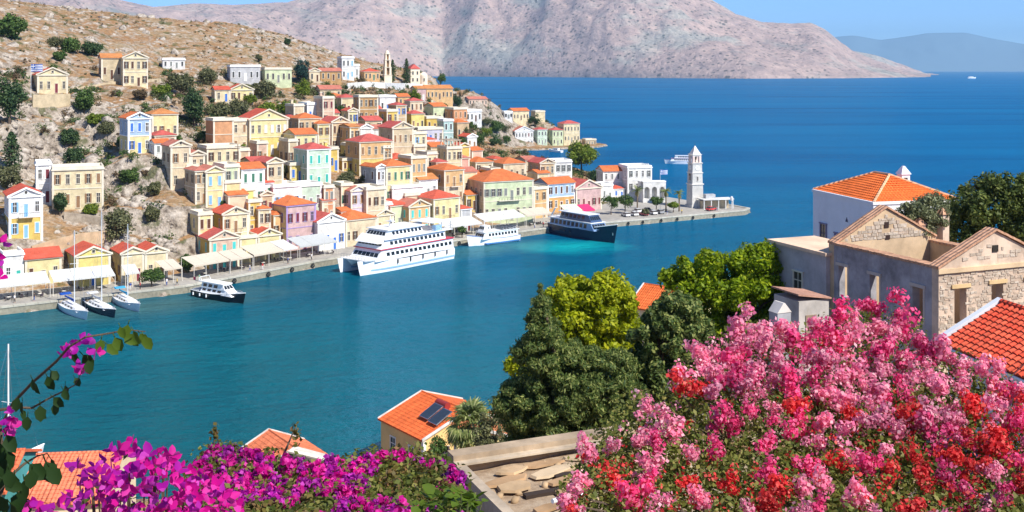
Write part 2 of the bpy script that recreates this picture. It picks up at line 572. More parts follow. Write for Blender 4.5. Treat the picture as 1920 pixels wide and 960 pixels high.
def land_material():
    m = NT('dry_hillside')
    p = m.pos()
    g = m.n('ShaderNodeNewGeometry')
    sp = m.n('ShaderNodeSeparateXYZ')
    m.l(g.outputs['True Normal'], sp.inputs[0])
    n1 = m.noise(p, 0.035, 5, 0.6)
    n2 = m.noise(p, 0.35, 5, 0.7)
    grass = m.ramp(n1, [(0.3, (0.24, 0.185, 0.115, 1)), (0.43, (0.35, 0.20, 0.095, 1)), (0.57, (0.38, 0.25, 0.135, 1)), (0.72, (0.33, 0.27, 0.17, 1))])
    rock = m.ramp(n2, [(0.33, (0.10, 0.08, 0.065, 1)), (0.47, (0.36, 0.31, 0.255, 1)), (0.65, (0.52, 0.465, 0.40, 1))])
    steep = m.math('ADD', m.math('MULTIPLY', sp.outputs[2], -1.0), m.math('ADD', m.math('MULTIPLY', n2, 0.8), 0.59), True)
    c = m.mix(m.ramp(steep, [(0.02, (0, 0, 0, 1)), (0.2, (1, 1, 1, 1))]), grass, rock)
    n3 = m.noise(p, 0.9, 4, 0.7)
    c = m.mix(1.0, c, m.ramp(n3, [(0.3, (0.6, 0.58, 0.55, 1)), (0.62, (1.15, 1.12, 1.1, 1))]), 'MULTIPLY')
    n4 = m.noise(p, 0.16, 4, 0.65)
    c = m.mix(m.ramp(n4, [(0.56, (0, 0, 0, 1)), (0.63, (0.8, 0.8, 0.8, 1))]), c, (0.095, 0.105, 0.04, 1))
    m.l(c, m.b.inputs['Base Color'])
    m.b.inputs['Roughness'].default_value = 0.95
    m.b.inputs['Specular IOR Level'].default_value = 0.1
    m.bump(m.math('ADD', n2, m.math('MULTIPLY', n3, 0.5)), 0.9, 1.6)
    return m.mat

LANDM = land_material()
def grid_land(name, x0, x1, y0, y1, step, fz, zmin=-4.0):
    xs = np.arange(x0, x1 + step, step); ys = np.arange(y0, y1 + step, step)
    X, Y = np.meshgrid(xs, ys, indexing='ij')
    jx = (vnoise(X * 0.77, Y * 0.77, 31) - 0.5) * step * 0.5
    jy = (vnoise(X * 0.77, Y * 0.77, 47) - 0.5) * step * 0.5
    X = X + jx; Y = Y + jy
    Z = fz(X, Y)
    nx, ny = X.shape
    V = np.stack([X, Y, Z], -1).reshape(-1, 3)
    a = (np.arange(nx - 1)[:, None] * ny + np.arange(ny - 1)[None]).ravel()
    Fc = np.stack([a, a + ny, a + ny + 1, a + 1], 1)
    keep = V[Fc][:, :, 2].max(1) > zmin
    o = put(name, np_mesh(name, V, Fc[keep], LANDM))
    return tag(o, kind='structure')
hill = grid_land('hill', -400, 92, 150, 850, 1.9, town_z, -3.0)

# -- quay -----------------------------------------------------------
def offset(poly, d):
    r = []
    for k in range(len(poly)):
        a = Vector(poly[max(k - 1, 0)]); b = Vector(poly[min(k + 1, len(poly) - 1)])
        t = (b - a).normalized()
        r.append((poly[k][0] - t.y * d, poly[k][1] + t.x * d))
    return r

def stone_mat(c1, c2, scale=0.6):
    m = NT('paving_stone')
    p = m.pos()
    n1 = m.noise(p, scale, 5, 0.7)
    n2 = m.noise(p, 0.08, 3)
    c = m.ramp(n1, [(0.3, c1), (0.7, c2)])
    c = m.mix(1.0, c, m.ramp(n2, [(0.35, (0.8, 0.8, 0.8, 1)), (0.65, (1.05, 1.05, 1.05, 1))]), 'MULTIPLY')
    m.l(c, m.b.inputs['Base Color'])
    m.b.inputs['Roughness'].default_value = 0.9
    m.bump(n1, 0.2, 0.1)
    return m.mat
PAVE = stone_mat((0.30, 0.28, 0.25, 1), (0.46, 0.43, 0.38, 1))
COPE = stone_mat((0.42, 0.40, 0.32, 1), (0.62, 0.59, 0.50, 1))
QWALL = stone_mat((0.22, 0.20, 0.15, 1), (0.40, 0.37, 0.28, 1), 1.2)
q0 = QUAY
qin = offset(QUAY, 17.0)
qin[-1] = (66, 394)
b = MB()
for k in range(len(q0) - 1):
    a, c = q0[k], q0[k + 1]
    d, e = qin[k + 1], qin[k]
    b.poly((a[0], a[1], 1.5), (c[0], c[1], 1.5), (d[0], d[1], 1.5), (e[0], e[1], 1.5))
# paved point round the clock tower
tip = [(80, 366), (83, 372), (77, 384), (66, 394)]
b.poly(*[(x, y, 1.5) for x, y in tip])
b.poly((66, 394, 1.5), (50, 420, 1.5), (14, 400, 1.5), (qin[5][0], qin[5][1], 1.5), (qin[6][0], qin[6][1], 1.5))
quay = tag(b.build('quay', PAVE), kind='structure')
b = MB()
ring = q0 + [(83, 372), (77, 384), (66, 394), (50, 420)]
for k in range(len(ring) - 1):
    a, c = ring[k], ring[k + 1]
    b.poly((a[0], a[1], -3), (c[0], c[1], -3), (c[0], c[1], 1.5), (a[0], a[1], 1.5))
b.build('quay_wall', QWALL, quay)
# coping stones along the edge, one by one
k_n = 0
for k in range(len(ring) - 2):
    a, c = Vector(ring[k]), Vector(ring[k + 1])
    L = (c - a).length
    n = max(1, round(L / 2.3))
    t = (c - a).normalized(); nn = Vector((-t.y, t.x))
    for i in range(n):
        if k_n >= 260: break
        p0 = a + t * (L * i / n + 0.03); p1 = a + t * (L * (i + 1) / n - 0.03)
        o = -0.12 + random.uniform(-0.03, 0.03)
        lo = [p0 + nn * o, p1 + nn * o, p1 + nn * 0.9, p0 + nn * 0.9]
        zt = 1.72 + random.uniform(-0.02, 0.02)
        MB().hexa([(q.x, q.y, 1.35) for q in lo], [(q.x, q.y, zt) for q in lo]).build('coping_stone', COPE, quay)
        k_n += 1
# ------------------------------------------------------------------ houses
C = dict(
    cream=srgb(246, 230, 200), pale=srgb(240, 222, 200), white=srgb(244, 244, 240), yellow=srgb(246, 226, 150), butter=srgb(248, 234, 186),
    ochre=srgb(240, 208, 124), peach=srgb(240, 196, 150), pink=srgb(238, 186, 178), rose=srgb(234, 202, 190), beige=srgb(222, 196, 168),
    sand=srgb(226, 208, 184), crimson=srgb(214, 26, 50), mint=srgb(214, 236, 212), aqua=srgb(196, 226, 222), skyblue=srgb(186, 212, 240), stone=srgb(196, 172, 146),
    terracotta=srgb(230, 172, 136), mauve=srgb(226, 192, 200), grey=srgb(206, 208, 210), palegreen=srgb(224, 236, 206), lilac=srgb(222, 222, 238), magenta=srgb(226, 170, 186), orange=srgb(236, 184, 124), tan=srgb(206, 166, 124))
for _k in C:                                  # pigments, not the sunlit look: a little darker and warmer
    _f = 0.84 if _k in ('white', 'grey') else 0.81
    C[_k] = (C[_k][0] * _f, C[_k][1] * _f * .985, C[_k][2] * _f * (.98 if _k in ('white', 'grey', 'skyblue', 'aqua', 'mint', 'lilac') else .86), 1)
RC = dict(red=srgb(212, 98, 76), orange=srgb(218, 122, 72), pinkred=srgb(202, 98, 90), ochre=srgb(208, 138, 84), brown=srgb(180, 112, 90), dusty=srgb(200, 124, 106))
SH = dict(blue=srgb(72, 120, 200), brown=srgb(96, 66, 50), green=srgb(70, 120, 96), teal=srgb(60, 176, 160), grey=srgb(130, 134, 130), white=srgb(226, 228, 226), wine=srgb(120, 50, 60), sky=srgb(130, 180, 225), tan=srgb(150, 116, 84), turq=srgb(80, 196, 190))
TRIM = paint(tuple(x * .8 for x in srgb(246, 236, 214)[:3]), 0.8, 0.15)
TRIMW = paint(srgb(245, 245, 242), 0.8, 0.08)
m = NT('window_glass')
m.b.inputs['Base Color'].default_value = (0.07, 0.065, 0.06, 1)
m.b.inputs['Roughness'].default_value = 0.12
GLASS = m.mat
IRON = plain((0.05, 0.05, 0.055), 0.5, 0.3, 0.4, 'iron')
WOODD = plain((0.16, 0.09, 0.05), 0.6, 0, 0.3, 'brown_wood')
SLAB = paint(srgb(232, 224, 210), 0.85, 0.2)

_wm = {}
def win_mesh(w, h, what, mat):
    k = (round(w, 2), round(h, 2), what, mat.name)
    if k in _wm:
        return _wm[k]
    b = MB()
    t = 0.11
    if what == 'frame':                       # moulded surround standing proud of the wall
        b.box(-w / 2 - t, -0.09, 0, -w / 2, 0.02, h); b.box(w / 2, -0.09, 0, w / 2 + t, 0.02, h)
        b.box(-w / 2 - t - .06, -0.13, h, w / 2 + t + .06, 0.02, h + t); b.box(-w / 2 - t - .06, -0.15, -0.12, w / 2 + t + .06, 0.02, 0)
    elif what == 'pane':
        b.box(-w / 2, -0.02, 0, w / 2, 0.015, h)
    elif what == 'shutter':
        for q in range(5):
            b.box(0, -0.10 + 0.012 * (q % 2), h * q / 5, w * 0.46, -0.05, h * (q + 1) / 5 - 0.015)
    elif what == 'bars':
        b.box(-0.03, -0.04, 0, 0.03, -0.021, h); b.box(-w / 2, -0.04, h * 0.62, -0.032, -0.021, h * 0.66); b.box(0.032, -0.04, h * 0.62, w / 2, -0.021, h * 0.66)
    elif what == 'leaf':
        b.box(-w / 2, -0.06, 0, w / 2, 0.015, h); b.box(-w * .38, -0.075, h * .1, -w * .06, -0.06, h * .9); b.box(w * .06, -0.075, h * .1, w * .38, -0.06, h * .9)
    _wm[k] = b.mesh({'frame': 'window', 'leaf': 'door'}.get(what, what), mat)
    return _wm[k]

def add_window(root, x, y, z, rz, w, h, trim, shut, near, closed, door=False):
    fr = put('door' if door else 'window', win_mesh(w, h, 'frame', trim), root, (x, y, z), (0, 0, rz))
    if door:
        put('leaf', win_mesh(w, h, 'leaf', shut), fr)
        return
    if closed:
        put('shutter', win_mesh(w * 1.08, h, 'shutter', shut), fr, (-w / 2, 0, 0))
        put('shutter', win_mesh(w * 1.08, h, 'shutter', shut), fr, (0.005, 0, 0))
        return
    put('pane', win_mesh(w, h, 'pane', GLASS), fr)
    if near:
        put('glazing_bars', win_mesh(w, h, 'bars', trim), fr)
        if shut is not None and (int(x * 7 + z * 3) % 5) < 2:
            put('shutter', win_mesh(w, h, 'shutter', shut), fr, (-w / 2 - w * 0.47, -0.05, 0))
            put('shutter', win_mesh(w, h, 'shutter', shut), fr, (w / 2 + 0.01, -0.05, 0))

def ray_seat(u, v, h, y0=None, y1=760.0):
    """Where a thing h metres tall standing on the hill has its top seen at (u, v)."""
    ys = np.arange(205.0 if y0 is None else y0, y1, 0.5)
    xs = (u - 960.0) / F * ys
    zr = H - (v - V0) / F * ys
    g = np.maximum(town_z(xs, ys), 1.5) + h
    g = np.where(inside(xs, ys, LAND), g, -99)
    if h > 3: g = np.where(seg_dist(xs, ys, QUAY) > 12.5, g, -99)     # houses keep off the quay
    ok = np.nonzero(zr <= g)[0]
    i = ok[0] if len(ok) else int(np.argmin(zr - g))
    return float(xs[i]), float(ys[i]), float(zr[i])

STOREY = 4.65
HOUSES, BOXES = [], []
def house(uc, ur, ve, st, roof, wall, roofc, label, shut='brown', yaw=36.0, D=None, wall2=None, trim=None, h=None, chim=False, balc=False, name='house', cat='house', y=None, win=True, ww=0.78, side=None, apex=None, closed=0.25, sidewin=True, parapet=0.6, group='houses of the harbour town'):
    """One town house from the pixel of its near front eave corner, its right front edge and its storeys."""
    rnd = random.Random(int(uc * 31 + ve * 7))
    h = h or STOREY * st + 0.4
    if y is None:
        X, Y, Z = ray_seat(uc, ve, h)
    else:
        X, Y, Z = W(uc, ve, y)
    yw = R(yaw)
    dx, dy = math.cos(yw), math.sin(yw)
    k = (ur - 960.0) / F
    w = (k * Y - X) / (dx - k * dy)
    w = max(3.0, min(w, 60.0))
    if D is None:
        D = min(11.0, max(5.5, w * 0.95))
    near = Y < 420
    root = empty(name, (X, Y, Z - h), yw, label, cat, group)
    WM = paint(C[wall]); W2 = paint(C[wall2]) if wall2 else None
    TM = trim or (TRIMW if wall in ('white', 'grey', 'mint', 'skyblue', 'aqua') else TRIM)
    SM = plain(SH[shut], 0.6, 0, 0.3, 'painted_wood') if shut else None
    RM = tile_mat(RC[roofc]) if roofc else None
    below = 4.5
    gable = roof == 'ped'
    rise = (apex if apex is not None else (0.23 * w if gable else 0.2 * min(w, D)))
    rise = min(rise, 4.2)
    # walls
    b = MB()
    split = h / max(1, int(st + .3)) if (W2 and st >= 1.7) else None
    z_low = -below
    if split:
        MB().box(0, 0, z_low, w, D, split).build('lower_wall', W2, root)
        z_low = split
    b.box(0, 0, z_low, w, D, h)
    if gable:
        b.poly((0, 0, h), (w, 0, h), (w / 2, 0, h + rise)); b.poly((0, D, h), (w / 2, D, h + rise), (w, D, h))
    b.build('wall', WM, root)
    if side:                                  # flank painted another colour
        MB().box(-.035, .06, -3, -.001, D - .06, h - .345).build('side_wall', paint(C[side]), root)
    # eaves cornice and string courses
    e = 0.28
    cor = MB().box(-e, -e, h - 0.34, w + e, -0.001, h).box(-e, 0, h - 0.34, -0.001, D, h).box(w + .001, 0, h - 0.34, w + e, D, h)
    if roof == 'flat':
        for (x0, y0, x1, y1) in ((-.06, -.06, w + .06, .24), (-.06, .241, .24, D), (w - .24, .241, w + .06, D), (.241, D - .24, w - .241, D)):
            cor.box(x0, y0, h + .001, x1, y1, h + parapet)
    cor.build('cornice', TM, root)
    rows = max(1, int(st + 0.3))
    for s in range(1, rows):
        zz = h * s / rows
        MB().box(-.1, -.1, zz - .12, w + .1, -.001, zz + .1).box(-.1, 0, zz - .12, -.001, D, zz + .1).build('string_course', TM, root)
    # corner pilasters
    if near:
        for (x0, x1) in ((-.07, .45), (w - .45, w + .07)):
            MB().box(x0, -.07, -1.0, x1, -.001, h - .341).build('pilaster', TM, root)
    # roof
    o = 0.42
    if gable:
        s = rise / (w / 2)
        for sx in (0, 1):
            xa, xb = (-o, w / 2) if sx == 0 else (w + o, w / 2)
            za, zb = h - o * s + .02, h + rise + .02
            lo = [(xa, -.16, za), (xb, -.16, zb), (xb, D + .3, zb), (xa, D + .3, za)]
            if sx: lo = lo[::-1]
            MB().hexa(lo, [(p[0], p[1], p[2] + .2) for p in lo]).build('roof', RM, root)
        for sx in (0, 1):                     # raking cornice of the pediment
            xa = -o - .05 if sx == 0 else w + o + .05
            za = h - (o + .05) * s
            lo = [(xa, -.42, za), (w / 2, -.42, h + rise), (w / 2, -.162, h + rise), (xa, -.162, za)]
            if sx: lo = lo[::-1]
            MB().hexa(lo, [(p[0], p[1], p[2] + .42) for p in lo]).build('raking_cornice', TM, root)
    elif roof == 'hip':
        m_ = min(w, D) / 2
        if w >= D: r0, r1 = (m_, D / 2), (w - m_, D / 2)
        else: r0, r1 = (w / 2, m_), (w / 2, D - m_)
        if abs(w - D) < .2: r1 = (r0[0] + .05, r0[1])
        z0, z1 = h + .02, h + rise + .15
        A, B, Cc, Dd = (-o, -o, z0), (w + o, -o, z0), (w + o, D + o, z0), (-o, D + o, z0)
        P, Q = (r0[0], r0[1], z1), (r1[0], r1[1], z1)
        b = MB()
        if w >= D: b.poly(A, B, Q, P).poly(Cc, Dd, P, Q).poly(Dd, A, P).poly(B, Cc, Q)
        else: b.poly(A, B, P).poly(B, Cc, Q, P).poly(Cc, Dd, Q).poly(Dd, A, P, Q)
        b.poly(Dd, Cc, B, A)
        b.build('roof', RM, root)
    elif roof == 'side':
        s = rise / (D / 2)
        for sy in (0, 1):
            ya, yb = (-o, D / 2) if sy == 0 else (D + o, D / 2)
            za, zb = h - o * s + .02, h + rise + .02
            lo = [(-.3, ya, za), (w + .3, ya, za), (w + .3, yb, zb), (-.3, yb, zb)]
            if sy: lo = lo[::-1]
            MB().hexa(lo, [(p[0], p[1], p[2] + .2) for p in lo]).build('roof', RM, root)
        MB().poly((0, 0, h), (0, D / 2, h + rise), (0, D, h)).poly((w, 0, h), (w, D, h), (w, D / 2, h + rise)).build('gable_wall', WM, root)
    else:
        MB().box(.241, .241, h - .2, w - .241, D - .241, h + .06).build('roof_terrace', SLAB if not roofc else RM, root)
    # openings
    if win:
        n = max(2, int(round(w / 2.15)))
        if n > 14: n = 14
        rows = max(1, int(st + 0.3))
        fh = h / rows
        wh = min(2.3, fh * 0.5)
        for s in range(rows):
            zb = fh * s + fh * 0.25
            for i in range(n):
                x = w * (i + 0.5) / n
                door = (s == 0 and i == n // 2) or (balc and s == rows - 1 and i == n // 2)
                if door:
                    add_window(root, x, 0, fh * s + .12, 0, ww * 1.05, wh + fh * .12, TM, SM or WOODD, near, False, True)
                else:
                    add_window(root, x, 0, zb, 0, ww, wh, TM, SM, near, rnd.random() < closed and SM is not None)
            if sidewin:
                for i in range(max(1, int(D / 3.4))):
                    y_ = D * (i + 0.5) / max(1, int(D / 3.4))
                    add_window(root, -.036 if side else 0, y_, zb, -math.pi / 2, ww, wh, TM, SM, near, rnd.random() < closed and SM is not None)
        if gable and w > 5:
            fr = put('attic_window', win_mesh(.6, .7, 'frame', TM), root, (w / 2, 0, h + rise * .28))
            put('pane', win_mesh(.6, .7, 'pane', GLASS), fr)
    if balc:
        zb = h * (rows - 1) / rows - .02
        x0, x1 = w * .28, w * .72
        bs = MB().box(x0, -1.1, zb, x1, -.101, zb + .14).build('balcony', SLAB, root)
        rl = MB()
        for i in range(9):
            x = x0 + (x1 - x0) * i / 8
            rl.box(x - .025, -1.08, zb + .14, x + .025, -1.03, zb + 1.05)
        rl.box(x0, -1.1, zb + 1.051, x1, -1.02, zb + 1.12)
        rl.build('railing', IRON, bs)
    if chim:
        cx, cy = w * .3, D * .6
        zc = h + rise * (.5 if roof in ('hip', 'ped', 'side') else .1)
        c = MB().box(cx - .4, cy - .4, zc - .8, cx + .4, cy + .4, zc + 1.6).build('chimney', WM, root)
        MB().box(cx - .52, cy - .52, zc + 1.601, cx + .52, cy + .52, zc + 1.8).build('chimney_cap', TM, c)
    HOUSES.append((label, X, Y, Z - h, w, D, h))
    BOXES.append((min(uc - 8, ur), max(ur, uc), ve - 8, ve + h * F / Y))
    return root
# ------------------------------------------------------------------ the town, roughly from the far left to the right
hs = house
hs(70, 127, 140, 1.25, 'ped', 'cream', 'red', 'cream villa with red roof beside a blue and white flag, left hillside', 'wine', 30, 13, h=6.0)
hs(231, 277, 108, 2, 'ped', 'cream', 'ochre', 'cream two-storey gabled villa beside the upper hillside road', 'brown', 28, 8)
hs(190, 229, 108, 1.2, 'side', 'sand', 'ochre', 'low ochre-roofed wing joined to the left of the upper cream villa', 'brown', 28, 7, h=7.5)
hs(305, 347, 111, 1, 'flat', 'white', None, 'small flat white house alone below the dry brown hill', 'grey', 22, 6, h=3.6)
hs(432, 488, 124, 1, 'flat', 'grey', None, 'long pale grey flat-roofed building below the brown hill', 'white', 24, 8, h=6.0)
hs(497, 547, 129, 1, 'flat', 'palegreen', 'dusty', 'long off-white building with pinkish flat roof below the brown hill', 'grey', 24, 8, h=5.6)
hs(580, 600, 133, 1, 'ped', 'pale', 'dusty', 'tiny pale gabled house beside the round dark tree on the ridge', 'brown', 30, 6, h=4.6)
hs(601, 640, 133, 1, 'side', 'tan', 'dusty', 'low house with dusty pink roof on the ridge', 'brown', 26, 6, h=4.2)
hs(641, 664, 108, 2, 'flat', 'white', None, 'tall white cubic house on the ridge against the far mountain', 'sky', 26, 7)
hs(655, 674, 122, 1, 'flat', 'white', None, 'white annex stepped down beside the tall cubic ridge house', 'grey', 26, 6)
hs(683, 712, 134, 1, 'hip', 'peach', 'red', 'house with a broad bright red roof left of the bell tower', 'green', 24, 8, h=4.4)
hs(432, 475, 168, 1, 'ped', 'butter', 'red', 'butter-yellow house with red gables above the olive trees', 'brown', 26, 8, h=4.6)
hs(403, 431, 168, 1, 'side', 'cream', 'red', 'cream wing with low red roof left of the butter-yellow gabled house', 'blue', 26, 7, h=4.4)
hs(600, 640, 167, 1, 'side', 'sand', 'dusty', 'long low house with faded pink roof amid trees near the ridge', 'brown', 26, 7, h=4.0)
hs(640, 668, 183, 1, 'hip', 'cream', 'pinkred', 'cream house with small red roof and dark purple doorway', 'wine', 30, 7, h=6.4)
hs(673, 709, 181, 2, 'flat', 'tan', None, 'tan stone house with two window rows in the upper town', 'brown', 26, 7, closed=0)
hs(712, 742, 181, 1.5, 'flat', 'white', None, 'white and blue house left of the small peach house', 'blue', 30, 7, h=6.5)
hs(746, 768, 181, 1, 'side', 'peach', 'orange', 'small peach house with green shutters under the churchyard', 'green', 30, 6, h=4.6)
hs(800, 849, 166, 1, 'side', 'peach', 'ochre', 'long peach house with ochre roof near the end of the ridge', 'brown', 26, 8, h=5.6)
hs(779, 799, 166, 1, 'side', 'mauve', 'ochre', 'mauve and white house adjoining the long peach ridge house', 'white', 26, 6, h=5.8)
hs(879, 914, 186, 1, 'side', 'rose', 'dusty', 'dusty pink house on the seaward skyline of the ridge', 'grey', 28, 7, h=4.2)
hs(874, 903, 208, 1, 'flat', 'white', None, 'white house with dark openings in the trees above the inlet', 'brown', 28, 7, h=5.0)
hs(946, 961, 210, 1, 'flat', 'white', None, 'small white cube with one dark window on the rocky seaward slope', 'grey', 28, 5, h=4.4, ww=1.5)
hs(962, 992, 208, 1, 'side', 'cream', 'orange', 'cream house with orange roof on the seaward slope', 'brown', 28, 8, h=6.2)
hs(1004, 1022, 209, 1.5, 'flat', 'cream', None, 'tall blank cream house right of the dark round tree on the seaward slope', None, 26, 7, h=7, win=False)
hs(966, 1000, 246, 2, 'ped', 'white', 'dusty', 'white gabled waterfront house with pink door across the inlet', 'wine', 20, 8, y=672)
hs(1008, 1026, 243, 2, 'hip', 'mint', 'pinkred', 'pale mint waterfront house across the inlet', 'grey', 22, 8, y=676)
hs(1036, 1056, 244, 2, 'hip', 'palegreen', 'pinkred', 'pale green waterfront house with a pink roof across the inlet', 'grey', 22, 8, y=680)
hs(1057, 1087, 232, 2.5, 'hip', 'cream', 'pinkred', 'big cream house with pink roof at the far headland', 'grey', 24, 9, y=684)
hs(1098, 1118, 262, 1, 'flat', 'sand', 'dusty', 'low sand-coloured shed at the tip of the far headland', 'grey', 20, 6, y=693, h=4)
# upper middle town
hs(576, 600, 195, 1.3, 'flat', 'white', None, 'white house with two tall blue windows in the upper town', 'blue', 34, 8, h=6.6, closed=1)
hs(600, 614, 204, 1, 'side', 'mint', 'pinkred', 'narrow house with pinkish roof right of the blue-windowed white house', 'grey', 34, 6, h=4)
hs(560, 602, 222, 2, 'hip', 'beige', 'orange', 'beige three-bay house with orange roof left of the crimson house', 'brown', 36, 8, closed=0)
hs(622, 655, 229, 2, 'ped', 'beige', 'pinkred', 'house with a crimson red side wall and beige pedimented front', 'brown', 38, 9, side='crimson')
hs(656, 674, 238, 2, 'side', 'peach', 'ochre', 'narrow peach house with ochre roof right of the crimson house', 'brown', 36, 8, wall2='ochre')
hs(676, 698, 240, 1.6, 'ped', 'white', 'dusty', 'little white gabled house with a wine-red door in mid town', 'wine', 36, 7)
hs(685, 716, 226, 1, 'side', 'sand', 'pinkred', 'low house with wide pink-red roof above the little white gabled house', 'brown', 34, 7, h=4)
hs(736, 775, 240, 2.6, 'ped', 'sand', 'pinkred', 'tall sand-coloured house with broad pediment and pink-red roof', 'tan', 34, 10, closed=0.5)
hs(776, 800, 250, 2, 'flat', 'cream', None, 'plain cream block right of the broad pediment house', 'sky', 34, 7)
hs(801, 818, 262, 1.3, 'hip', 'white', 'red', 'white house with small bright red roof below the pergola house', 'grey', 34, 7)
hs(800, 831, 221, 1, 'flat', 'ochre', None, 'ochre-yellow flat house in the upper right town', 'brown', 26, 7, h=5.4)
hs(784, 831, 242, 1.2, 'flat', 'lilac', None, 'lilac-white terrace house with blue windows below the ochre-yellow flat house', 'blue', 26, 7, h=5.4)
hs(832, 850, 226, 2, 'flat', 'aqua', None, 'pale aqua house beside the ochre-yellow flat house', 'green', 26, 7)
perg = hs(838, 866, 278, 2, 'flat', 'cream', None, 'cream house under a stone pergola terrace near the inlet', 'brown', 28, 8, closed=0)
hs(468, 540, 224, 2.3, 'ped', 'butter', 'red', 'large butter-yellow mansion with long red roof in the middle of the slope', 'white', 32, 12, wall2='yellow', closed=.7)
hs(434, 466, 226, 2, 'flat', 'pale', None, 'pale cream house with paired windows left of the butter-yellow mansion', 'tan', 34, 8)
hs(400, 438, 225, 1.8, 'flat', 'terracotta', None, 'windowless terracotta pink block left of the paired-window house', 'brown', 34, 7, win=False)
hs(240, 283, 222, 2, 'ped', 'skyblue', 'orange', 'light blue gabled house on the left rocky slope', 'blue', 34, 9, wall2='butter')
hs(285, 334, 214, 1.6, 'hip', 'butter', 'ochre', 'yellow house with ochre roof right of the light blue gabled house', 'tan', 34, 8)
hs(290, 330, 254, 1, 'hip', 'rose', 'pinkred', 'low rose house with pink-red roof just below the light blue house', 'grey', 34, 7, h=3.8)
hs(290, 318, 268, .9, 'side', 'white', 'orange', 'white shed with orange roof at the foot of the light blue house', 'grey', 34, 5, h=3.4)
hs(320, 357, 274, 2.4, 'ped', 'pale', None or 'dusty', 'tall pale stone house with pediment above the grey cliff', 'tan', 34, 8, closed=0)
hs(358, 384, 290, 2, 'ped', 'sand', 'dusty', 'sand gabled house right of the tall pale cliff house', 'brown', 34, 8, closed=0)
hs(388, 450, 277, 2, 'flat', 'cream', None, 'long cream house with a row of dark windows in the mid left town', 'brown', 34, 8, closed=0)
hs(553, 594, 252, 2, 'side', 'butter', 'orange', 'buttery house with orange roof behind the mint green house', 'brown', 34, 9)
hs(576, 620, 280, 2.3, 'hip', 'mint', 'pinkred', 'mint green house with teal shutters and a red pyramid roof', 'teal', 36, 9, closed=.8)
hs(674, 735, 266, 2.2, 'hip', 'peach', 'pinkred', 'broad peach house with yellow ground floor in mid town', 'tan', 34, 10, wall2='yellow')
hs(386, 420, 322, 2, 'ped', 'butter', 'dusty', 'butter gabled house with pale blue shutters above the cliff path', 'sky', 36, 8, closed=.8)
hs(366, 385, 320, 1.8, 'hip', 'sand', 'dusty', 'sand house with faded red roof at the cliff edge', 'ochre' if False else 'tan', 36, 8)
hs(421, 449, 312, 2, 'flat', 'palegreen', None, 'pale green-white house behind the wooden pole', 'grey', 36, 8)
hs(412, 446, 297, .9, 'side', 'white', 'pinkred', 'small white house with a narrow pink-red roof in the left town', 'grey', 36, 5, h=3)
hs(453, 496, 317, 2, 'side', 'white', 'orange', 'white house with orange roof and grey-green shutters', 'green', 36, 8)
hs(470, 500, 303, 1.2, 'side', 'cream', 'pinkred', 'cream house with long pink-red roof above the white shuttered house', 'brown', 36, 7)
hs(501, 531, 305, 2, 'ped', 'sand', 'pinkred', 'sand pedimented house right of the long pink-red roof', 'brown', 36, 8)
hs(481, 512, 343, 1, 'side', 'white', 'red', 'white terrace house with a thin red roof in the left centre', 'green', 36, 6, h=4.2)
hs(513, 562, 350, 1.4, 'flat', 'white', None, 'long white house behind the purple-trimmed corner house', 'sky', 36, 8)
hs(563, 603, 348, 1.4, 'flat', 'mint', None, 'pale mint flat house behind the purple-trimmed corner house', 'grey', 36, 7)
hs(428, 464, 366, 1.6, 'side', 'pale', 'orange', 'pale house with small orange roof left of centre', 'teal', 36, 8)
hs(466, 490, 378, 2, 'flat', 'ochre', None, 'narrow ochre house with dark windows left of the purple-trimmed house', 'brown', 36, 7)
hs(418, 466, 402, 2, 'ped', 'cream', 'red', 'cream pedimented house with ochre side wall above the pink quay house', 'tan', 36, 9, balc=True, closed=0, side='ochre')
hs(372, 398, 402, 2, 'flat', 'butter', None, 'butter-yellow flat house between the cliff and the pink quay house', 'brown', 36, 6)
hs(706, 722, 314, 2, 'ped', 'grey', 'orange', 'grey gabled house with orange roof in the centre of town', 'brown', 38, 9)
hs(724, 770, 312, 2.3, 'hip', 'butter', 'orange', 'pale yellow two-storey house with orange roof in the centre of town', 'green', 36, 9, closed=.4)
hs(736, 772, 298, 1, 'hip', 'tan', 'red', 'brown house with flat red roof behind the pale yellow centre house', 'brown', 36, 8, h=4)
hs(771, 800, 296, 2.4, 'flat', 'peach', None, 'peach house with long dark windows in the centre of town', 'grey', 36, 8, closed=.6)
hs(801, 820, 288, 2, 'flat', 'cream', None, 'narrow cream house left of the terracotta pink gable', 'brown', 36, 7)
hs(833, 870, 319, 2.2, 'hip', 'peach', 'orange', 'peach mansion with balcony and orange roof left of the long ferry terrace hotel', 'tan', 38, 10, balc=True, wall2='pale', closed=.5)
hs(786, 820, 337, 1.2, 'side', 'white', 'ochre', 'white house with grey shutters above the long white wall', 'grey', 36, 7)
hs(736, 795, 352, 1.3, 'flat', 'white', None, 'long blank white building in the centre', 'grey', 36, 7, win=False)
hs(658, 685, 358, 2, 'ped', 'lilac', 'dusty', 'small white-blue gabled house under the stone retaining wall', 'tan', 38, 8)
hs(687, 723, 355, 2.6, 'flat', 'pale', None, 'tall pale house with irregular windows right of the white-blue gable', 'brown', 36, 9, closed=.3)
hs(862, 880, 296, 1.4, 'hip', 'pink', 'dusty', 'small pink house with sand roof above the hotel', 'wine', 30, 7)
hs(892, 924, 304, 1, 'hip', 'sand', 'orange', 'house under a wide orange roof behind the hotel', 'brown', 30, 9, h=4.5)
hs(944, 985, 307, 1.3, 'hip', 'pale', 'orange', 'pale house with stacked orange roofs behind the hotel', 'brown', 28, 10, h=6)
hs(985, 1008, 300, 1.4, 'side', 'sand', 'dusty', 'sand house with sloping brown roof by the inlet', 'brown', 28, 8, h=6)
